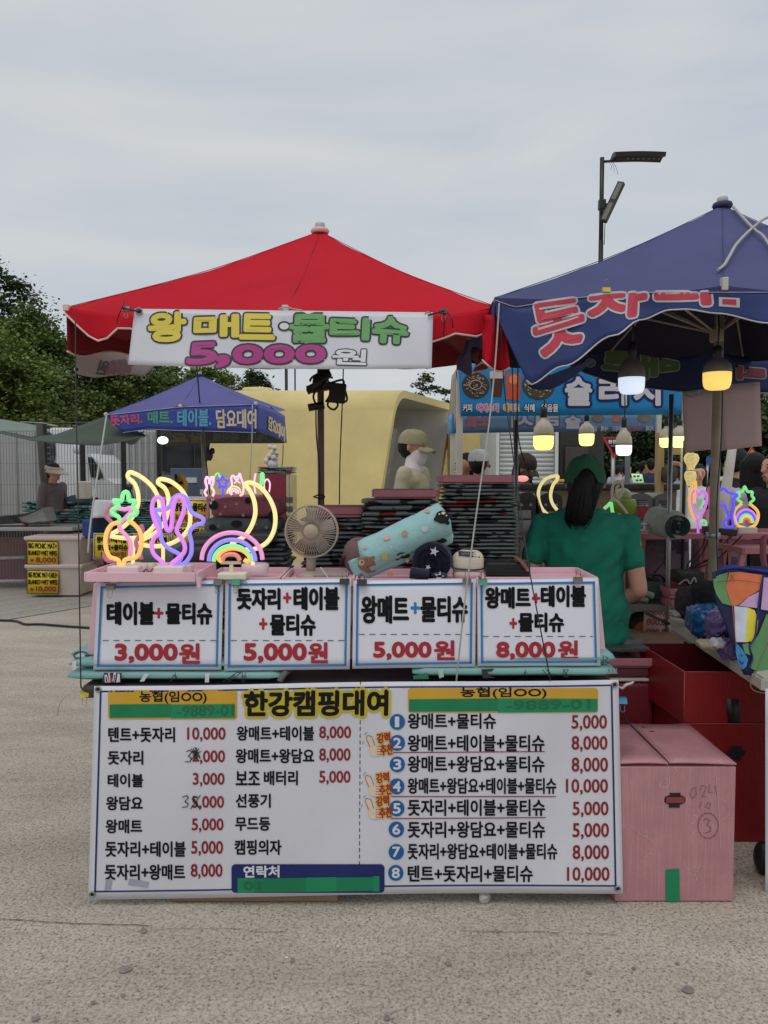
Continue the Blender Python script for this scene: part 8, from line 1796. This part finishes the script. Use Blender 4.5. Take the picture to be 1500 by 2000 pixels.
line(bm, [(1383 + 20 * math.cos(k * .4488),1613 + 25 * math.sin(k * .4488)) for k in range(14)], 1.2, YP_, .003, closed=True); line(bm, [(1374,1603),(1380,1599),(1386,1603),(1381,1612),(1388,1616),(1387,1624),(1377,1627)], 1.3, YP_, .003)
for p in ([(1352,1540),(1348,1552),(1353,1560),(1360,1552),(1359,1538),(1352,1540)], [(1366,1545),(1372,1534),(1380,1538),(1372,1556),(1380,1556)], [(1386,1532),(1384,1548),(1392,1548)], [(1397,1535),(1400,1552)], [(1382,1568),(1378,1576),(1385,1580),(1388,1570),(1382,1568)], [(1370,1566),(1366,1578)]): line(bm, p, 1.0, YP_, .003)
put('pencil_marks', bm, PENC, pbx)
bm = NB()
for k in range(6):
    x = 1238 + (k % 3) * 7; y = 1430 + k // 3 * 9
    p = Vector((at(x, 1428,2.95).x, 2.95 - .05 * (k % 3), BT + .010)); box(bm, p, p + Vector((.016, .004, .0006)), rot=rz(-.5))
put('pen_ticks', bm, BLACK, pbx)
# red boxes behind
rY = gy(1645); rb0 = at(1335,1500, rY).x; rT = BT
rbx = thing('red_box', 'large dark red corrugated plastic box on the ground, lower of two', 'box', (rb0 + .4, rY, 0), 'dark red boxes')
bm = NB(); box(bm, (rb0, rY, .003),(rb0 + .95, rY + .5, rT), bev=.003); put('box_body', bm, RBX, rbx)
bm = NB(); c = at(1437,1470, rY); bm.faces.new([bm.verts.new(c + Vector((.038 * math.cos(a * .2618),-.002, .018 * math.sin(a * .2618)))) for a in range(24)]); box(bm, c + Vector((-.02,-.004, .014)), c + Vector((.022,-.0008, .026))); box(bm, c + Vector((-.02,-.004,-.03)), c + Vector((.02,-.0008,-.018))); put('hand_hole', bm, BLACK, rbx)
bm = NB(); tube(bm, [Vector((rb0 - .02, rY - .002, rT + .001)), Vector((rb0 + .95, rY - .002, rT + .001))], .0014,5); put('edge_line', bm, mat('worn_red_edge', rgb(185,95,100), .6), rbx)
ub2 = thing('red_box', 'open red corrugated plastic box under the grey table, upper of two', 'box', (rb0 + .4, rY, rT), 'dark red boxes')
uz = at(1335,1312, rY).z; w_ = .004
bm = NB(); prism(bm, [Vector((rb0, rY + .001, rT + .004)), Vector((rb0 + .95, rY + .001, rT + .004)), Vector((rb0 + .95, rY + .001, uz)), Vector((rb0, rY + .001, uz))], (0, w_, 0)); put('front_panel', bm, RBX, ub2)
bl_ = at(1305,1268, rY + .42); bm = NB(); V = [Vector((rb0 - .002, rY, rT + .003)), Vector((rb0 - .002, rY, uz)), Vector((rb0 - .03, rY + .42, uz + .01)), Vector((rb0 - .03, rY + .42, rT + .003))]; prism(bm, V, (-.004,0,0)); put('side_panel', bm, RBX, ub2)
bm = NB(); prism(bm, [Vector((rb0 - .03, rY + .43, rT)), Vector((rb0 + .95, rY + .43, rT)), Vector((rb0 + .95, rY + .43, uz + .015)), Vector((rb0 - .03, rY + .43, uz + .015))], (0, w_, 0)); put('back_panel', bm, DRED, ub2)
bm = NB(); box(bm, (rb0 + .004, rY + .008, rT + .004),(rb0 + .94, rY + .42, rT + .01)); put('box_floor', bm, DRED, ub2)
bm = NB(); tube(bm, [Vector((rb0 - .003, rY - .001, rT)), Vector((rb0 - .003, rY - .001, uz)), Vector((rb0 - .032, rY + .42, uz + .012))], .0016,5); tube(bm, [Vector((rb0 + .002, rY - .001, uz)), Vector((rb0 + .14, rY - .001, uz))], .0014,5); put('edge_line', bm, MATS['worn_red_edge'], ub2)
bm = NB(); qq = quadmap(((1419,1364),(1444,1366),(1446,1413),(1422,1413))); grid(bm, lambda s, v: at(*qq(s, v), rY - .002),1,1, thick=.001); put('hole', bm, BLACK, ub2)
bm = NB(); box(bm, (rb0 - .3, rY + .5, .003),(rb0 - .06, rY + .95, .42), bev=.003); put('shaded_box', bm, RBX, top=('dark red box far back beneath the grey table', 'box'))
# cooler with folded tables on it
co = thing('cooler', 'dusty maroon cool box with a white band under its lid', 'cooler', (at(1235,1400,3.3).x, 3.3,0)); MRN = mat('maroon_cooler', rgb(128,40,50), .45, .06,4)
cx0_, cx1_ = at(1170,1400,3.3).x, at(1277,1400,3.3).x
bm = NB(); box(bm, (cx0_, 3.3, .003),(cx1_, 3.6, at(0,1332,3.3).z), bev=.02); put('cooler_body', bm, MRN, co)
bm = NB(); box(bm, (cx0_ - .003,3.297, at(0,1331,3.3).z),(cx1_ + .003,3.603, at(0,1325,3.3).z), bev=.004); put('white_band', bm, CREAM, co)
bm = NB(); box(bm, (cx0_ + .004,3.303, at(0,1324,3.3).z),(cx1_ - .004,3.597, at(0,1303,3.3).z), bev=.018); put('cooler_lid', bm, mat('rose_lid', rgb(150,85,92), .45), co)
bm = NB(); tube(bm, [at(1284,1325,3.28), at(1283,1365,3.28)], .006,6); put('cooler_handle', bm, mat('dull_white_handle', rgb(150,120,118), .5), co)
tray_table(at(1175,1290,3.27).x, at(1281,1290,3.27).x, 3.27,3.55, at(0,1302,3.3).z, at(0,1286,3.27).z, 'folded dusty pink camp table on the maroon cooler', PINKD, folded=True)
bm = NB(); box(bm, at(1180,1274,3.32), at(1270,1266,3.32) + Vector((0, .25,0)), bev=.004); box(bm, at(1180,1265,3.4), at(1258,1250,3.4) + Vector((0, .01,0)), rot=rx(-.6)); put('dark_case', bm, GLID, top=('dark grey flat case on the folded pink table over the cooler', 'case'))
bm = NB(); box(bm, (at(1280,1300,3.75).x, 3.75, .003),(at(1400,1300,3.75).x, 4.15, at(0,1276,3.75).z), bev=.003); put('mauve_box', bm, mat('mauve_box', rgb(150,95,105), .5, .1,5), top=('mauve plastic box behind the maroon cooler', 'box'))
wp = thing('pallet_board', 'pale wood-grained board with straps lying on the mauve box under the mirrored price card', 'board', (at(1310,1276,3.7).x, 3.75, at(0,1276,3.75).z)); WG = mat('pale_wood', rgb(165,130,112), .6, .2,5)
zz2 = at(0,1276,3.75).z + .003
for k in range(4):
    bm = NB(); y_ = 3.72 + k * .14; box(bm, (at(1262,1276,3.75).x, y_, zz2),(at(1262,1276,3.75).x + .55, y_ + .134, zz2 + .012), bev=.002); put('plank', bm, WG, wp)
# cart wheel and price card
wh = thing('cart_wheel', 'black tyre with orange rim behind the woman in green', 'wheel', at(1262,1290,4.45)); WC = at(1262,1240,4.45); OR = mat('orange_rim', rgb(190,85,25), .5, .1,8)
bm = NB(); k = 24; tube(bm, [WC + Vector((.118 * math.cos(a * 2 * math.pi / k),0, .118 * math.sin(a * 2 * math.pi / k))) for a in range(k)], .032,10, closed=True); put('tyre', bm, RUB, wh)
bm = NB(); lathe(bm, WC + Vector((0, .01,0)), [(.094,0),(.094, .015),(.075, .018),(.05, .008),(.03, .012),(.028, .03)], 26, yax); put('rim', bm, OR, wh)
bm = NB()
for a in range(5): lathe(bm, WC + Vector((.058 * math.cos(a * 1.2566),-.004, .058 * math.sin(a * 1.2566))), [(.006,0),(.006, .006)], 8, yax)
put('wheel_bolts', bm, STEEL, wh)
bm = NB(); tube(bm, [WC + Vector((0, .02,0)), WC + Vector((0, .3,0))], .014,8); tube(bm, [WC + Vector((0, .2,0)), Vector((WC.x, WC.y + .2,0))], .016,8); put('axle_stand', bm, STEEL, wh)
t = thing('price_card', 'back-lit white price card with mirrored brown 8,000 under the worn grey table', 'price card', at(1300,1245,4.2))
q = quadmap(((1258,1196),(1322,1196),(1334,1250),(1255,1250))); bm = NB(); grid(bm, lambda s, v: at(*q(s, v),4.2),1,1, thick=-.002); put('card_sheet', bm, mat('warm_white_card', rgb(205,180,172), .6), t)
bm = NB(); txt(bm, '8,000', ((1300,1209),(1264,1208),(1262,1222),(1300,1223)),4.2, .003, grow=.7); txt(bm, '8 000', ((1300,1229),(1263,1228),(1261,1241),(1300,1242)),4.2, .003, grow=.7); txt(bm, '0,000', ((1306,1195),(1268,1194),(1268,1201),(1306,1202)),4.2, .003, grow=.6); put('lettering', bm, mat('rust_print', rgb(165,70,60), .6), t)
bm = NB(); tube(bm, [at(1262,1198,3.95), at(1306,1218,3.6)], .008,6); put('folding_strut', bm, BLACK, top=('black steel strut bracing the grey table beside the mirrored price card', 'strut'))
# ---------------------------------------------------------------- grey plastic table at the right edge
gz0 = .737; gx = at(1492,1335,2.66).x
gt = thing('folding_table', 'pale grey plastic folding table at the right edge carrying bags', 'table', (gx + .4,3.2,0)); GT = mat('pale_grey_plastic', rgb(196,190,178), .5, .1,8)
bm = NB(); fx = at(1312,1206,3.75).x
top = [Vector((gx, 2.68, gz0)), Vector((gx + .03,2.655, gz0)), Vector((gx + .9,2.655, gz0)), Vector((gx + .9,3.8, gz0)), Vector((fx, 3.8, gz0)), Vector((fx - .002,3.7, gz0))]
prism(bm, [p - Vector((0,0, .045)) for p in top], (0,0, .045)); bmesh.ops.bevel(bm, geom=[e for e in bm.edges if abs(e.verts[0].co.z - gz0) < 1e-4 and abs(e.verts[1].co.z - gz0) < 1e-4], offset=.008, segments=2, affect='EDGES'); put('tabletop', bm, GT, gt)
bm = NB(); box(bm, (fx + .01,2.85, gz0 - .075),(fx + .03,3.78, gz0 - .046)); put('steel_rail', bm, STEEL, gt)
for x, y in ((gx + .14,2.85),(gx + .14,3.7),(gx + .8,2.85),(gx + .8,3.7)):
    bm = NB(); tube(bm, [(x, y, gz0 - .046),(x, y, .005)], .013,8); put('leg', bm, BLACK, gt)
t = thing('price_list_banner', 'edge of the next white price banner at the far right of the photo', 'banner', at(1520,1760,2.6)); bm = NB(); grid(bm, lambda s, v: at(1495 + 3 * v * 0 + 260 * s, 1345 + 415 * v, 2.60 + .002 * math.sin(s * 9)),10,8, thick=.001); put('vinyl_sheet', bm, BNW, t)
bm = NB(); sup(bm, ground_xy(1494,1712) + Vector((0, .02, .06)), .03, .04, .06, n=12, m=8); put('black_bottle', bm, BLACK, top=('black object on the ground at the right edge by the next banner', 'bottle'))
# multicoloured shopping bag
BYG = 2.86
def bY(px, py): return BYG + .006 * noise.noise(Vector((px * .05, py * .03,1))) + .02 * math.sin((px - 1390) * .06) * (py - 1115) / 200 - .0004 * (py - 1115)
bag = thing('shopping_bag', 'multicoloured shopping bag with navy trim, green, orange, lilac and blue shapes at the right edge', 'bag', at(1470,1315, BYG))
NVB = mat('bag_navy', rgb(24,30,70), .7, .1,10, bump=.2, bscale=30)
outl = [(1391,1128),(1402,1120),(1440,1114),(1500,1122),(1580,1130),(1590,1325),(1500,1322),(1452,1317),(1436,1275),(1420,1225),(1400,1180)]
def inlerp(s, v):
    yl = 1118 + (1318 - 1118) * v; xl = li([(1118,1391),(1145,1393),(1180,1400),(1225,1418),(1275,1436),(1318,1452)], yl); return (xl + (1590 - xl) * s, yl - 4 * math.sin(s * 3) * (1 - v) + s * 6)
bm = NB(); grid(bm, lambda s, v: at(*inlerp(s, v), bY(*inlerp(s, v))),20,20, thick=.002); 
grid(bm, lambda s, v: at(*inlerp(s * .96 + .02, v), bY(*inlerp(s, v))) + Vector((.12, .18 - .04 * v, 0)),10,10); put('bag_panel', bm, NVB, bag)
bm = NB(); L_ = [inlerp(0, k / 10) for k in range(11)]; V = [(bm.verts.new(at(*p, bY(*p))), bm.verts.new(at(*p, bY(*p)) + Vector((.12, .16,0)))) for p in L_]
for a, b in zip(V, V[1:]): bm.faces.new((a[0], a[1], b[1], b[0]))
put('bag_side', bm, NVB, bag)
GBN = mat('bag_green', rgb(100,150,95), .7, .08,10, bump=.15, bscale=30); OBN = mat('bag_orange', rgb(215,115,70), .7, .06,10, bump=.15, bscale=30); LBN = mat('bag_lilac', rgb(205,165,205), .7, .06,10); WBN = mat('bag_white', rgb(205,212,225), .7, .05,10); YBN = mat('bag_yellow', rgb(225,210,60), .7, .05,10); SBN = mat('bag_sky', rgb(60,135,190), .7, .05,10)
def bagpoly(m, polys, off, nm):
    bm = NB()
    for p in polys: poly(bm, p, bY, off)
    bmesh.ops.triangulate(bm, faces=bm.faces[:])
    for _ in range(2): bmesh.ops.subdivide_edges(bm, edges=bm.edges[:], cuts=1, use_grid_fill=False)
    put(nm, bm, m, bag)
bagpoly(GBN, [[(1393,1130),(1405,1122),(1422,1118),(1418,1145),(1422,1165),(1430,1182),(1428,1183),(1410,1178),(1399,1160),(1394,1145)]], .004, 'green_patch')
bagpoly(OBN, [[(1424,1118),(1445,1117),(1490,1123),(1484,1152),(1462,1165),(1442,1182),(1431,1184),(1423,1165),(1418,1145)]], .005, 'orange_patch')
bagpoly(LBN, [[(1485,1154),(1481,1188),(1443,1183),(1462,1166)], [(1492,1128),(1530,1130),(1530,1198),(1486,1190)]], .006, 'lilac_patch')
bagpoly(WBN, [[(1434,1184),(1460,1186),(1456,1254),(1437,1254)]], .005, 'white_patch'); bagpoly(YBN, [[(1460,1186),(1474,1192),(1481,1212),(1478,1236),(1468,1252),(1456,1255)]], .005, 'yellow_patch')
bagpoly(GBN, [[(1497,1200),(1530,1200),(1530,1318),(1490,1316),(1466,1305),(1470,1280),(1462,1262),(1470,1255),(1481,1240)], [(1450,1258),(1462,1256),(1466,1280),(1455,1276)]], .006, 'green_patch')
bagpoly(SBN, [[(1437,1255),(1450,1268),(1461,1288),(1458,1302),(1450,1308),(1442,1295),(1437,1275)]], .007, 'sky_patch')
bm = NB(); line(bm, [(1444,1290),(1449,1297),(1453,1292)], 1.8, bY, .010); line(bm, [(1447,1278),(1449,1281)], 2.0, bY, .010); put('smile_print', bm, NAVYP, bag)
bm = NB(); P = [at(x, y, bY(x, y) - .010) for x, y in ((1491,1123),(1486,1150),(1481,1185),(1478,1215),(1474,1245),(1464,1262),(1470,1285),(1462,1305))]; tube(bm, catmull(P, 5), .006,6, sq=.4); put('navy_trim', bm, mat('bag_trim', rgb(25,50,115), .6), bag)
bm = NB(); P = [at(x, y, bY(x, y) - .010) for x, y in ((1431,1184),(1433,1215),(1437,1256))]; tube(bm, P, .0025,6, sq=.4); put('orange_trim', bm, OBN, bag)
bm = NB(); P = [at(1402,1121, BYG), at(1412,1112, BYG - .01), at(1440,1110, BYG), at(1470,1114, BYG), at(1510,1120, BYG)]; tube(bm, catmull(P, 6), .011,8, sq=.5); P = [at(1405,1118, BYG + .06), at(1425,1106, BYG + .08), at(1460,1112, BYG + .06), at(1500,1116, BYG)]; tube(bm, catmull(P, 6), .013,8, sq=.5); put('handle', bm, mat('bag_blue_handle', rgb(25,45,130), .7), bag)
bm = NB(); lathe(bm, at(1397,1130, BYG - .006), [(.007,0),(.007, .003)], 14, yax); put('snap', bm, BLACK, bag)
bm = NB(); line(bm, [(1400,1137),(1440,1133),(1487,1139)], .9, bY, .012); line(bm, [(1426,1120),(1434,1133)], .9, bY, .012); line(bm, [(1434,1120),(1426,1133)], .9, bY, .012); put('stitching', bm, mat('stitch_dark', rgb(70,50,45), .8), bag)
rope('rope', [(1500,1255,2.76),(1485,1290,2.72),(1474,1318,2.64),(1466,1338,2.62),(1475,1350,2.63),(1500,1355,2.63)], .0022, mat('taupe_cord', rgb(110,105,95), .6), 'taupe cord stretched over the colourful bag and the table corner', 'cord')
def plastic_bag(c, rx1, ry1, rz1, m, label, seed, e=.7, amp=.016):
    bm = NB(); sup(bm, c, rx1 * 1.1, ry1, rz1 * 1.05, n=56, m=34, e=e)
    for v in bm.verts:
        n1 = abs(noise.noise(Vector((v.co.x * 14, v.co.y * 14, v.co.z * 26)) + Vector((seed, 0,0)))) * 1.3; n2 = 1 - 2 * abs(noise.noise(v.co * 40 + Vector((0, seed, 0)))); v.co += (v.co - c).normalized() * (-amp * n1 - amp * .5 * n2)
    return put('plastic_bag', bm, m, top=(label, 'bag'))
plastic_bag(at(1378,1212,3.35), .075, .1, .075, mat('blue_poly', rgb(25,90,150), .25, .2,8), 'crumpled blue plastic bag on the right grey table', 3)
pb2 = plastic_bag(at(1412,1228,3.1), .06, .08, .075, mat('purple_poly', rgb(112,92,150), .3, .15,8), 'crumpled purple plastic bag with black 20 lettering beside the blue bag', 9)
bm = NB(); txt(bm, '20ℓ', (1401,1235,1426,1247),3.0, .0, grow=.8); put('lettering', bm, BLK, pb2)
plastic_bag(at(1425,1265,2.98), .05, .06, .045, MATS['purple_poly'], 'lower purple plastic bag spilling under the colourful bag', 14)
plastic_bag(at(1362,1180,3.6), .09, .1, .085, mat('charcoal_cloth', rgb(50,50,54), .9, .3,8), 'charcoal cloth bag slumped behind the blue plastic bag', 21, amp=.012)
plastic_bag(at(1388,1165,3.5), .075, .08, .075, mat('black_cloth_bag', rgb(22,22,26), .9, .3,8), 'black cloth bag touching the left edge of the colourful bag', 25, amp=.012)
plastic_bag(at(1400,1203,3.22), .03, .05, .022, mat('tan_paper', rgb(175,145,118), .8), 'small tan paper packet between the blue and purple bags', 27, amp=.008)
plastic_bag(at(1322,1199,3.62), .033, .05, .018, mat('pale_cloth', rgb(185,178,168), .85), 'pale folded work glove at the far corner of the right grey table', 31, amp=.01)
plastic_bag(at(1382,1258,3.0), .04, .05, .02, mat('tan_glove', rgb(185,170,150), .85), 'tan work glove on the right grey table under the purple bag', 33, amp=.01); plastic_bag(at(1402,1256,2.96), .028, .04, .02, WHITEP, 'white crumpled cloth beside the tan work glove', 35, amp=.01)
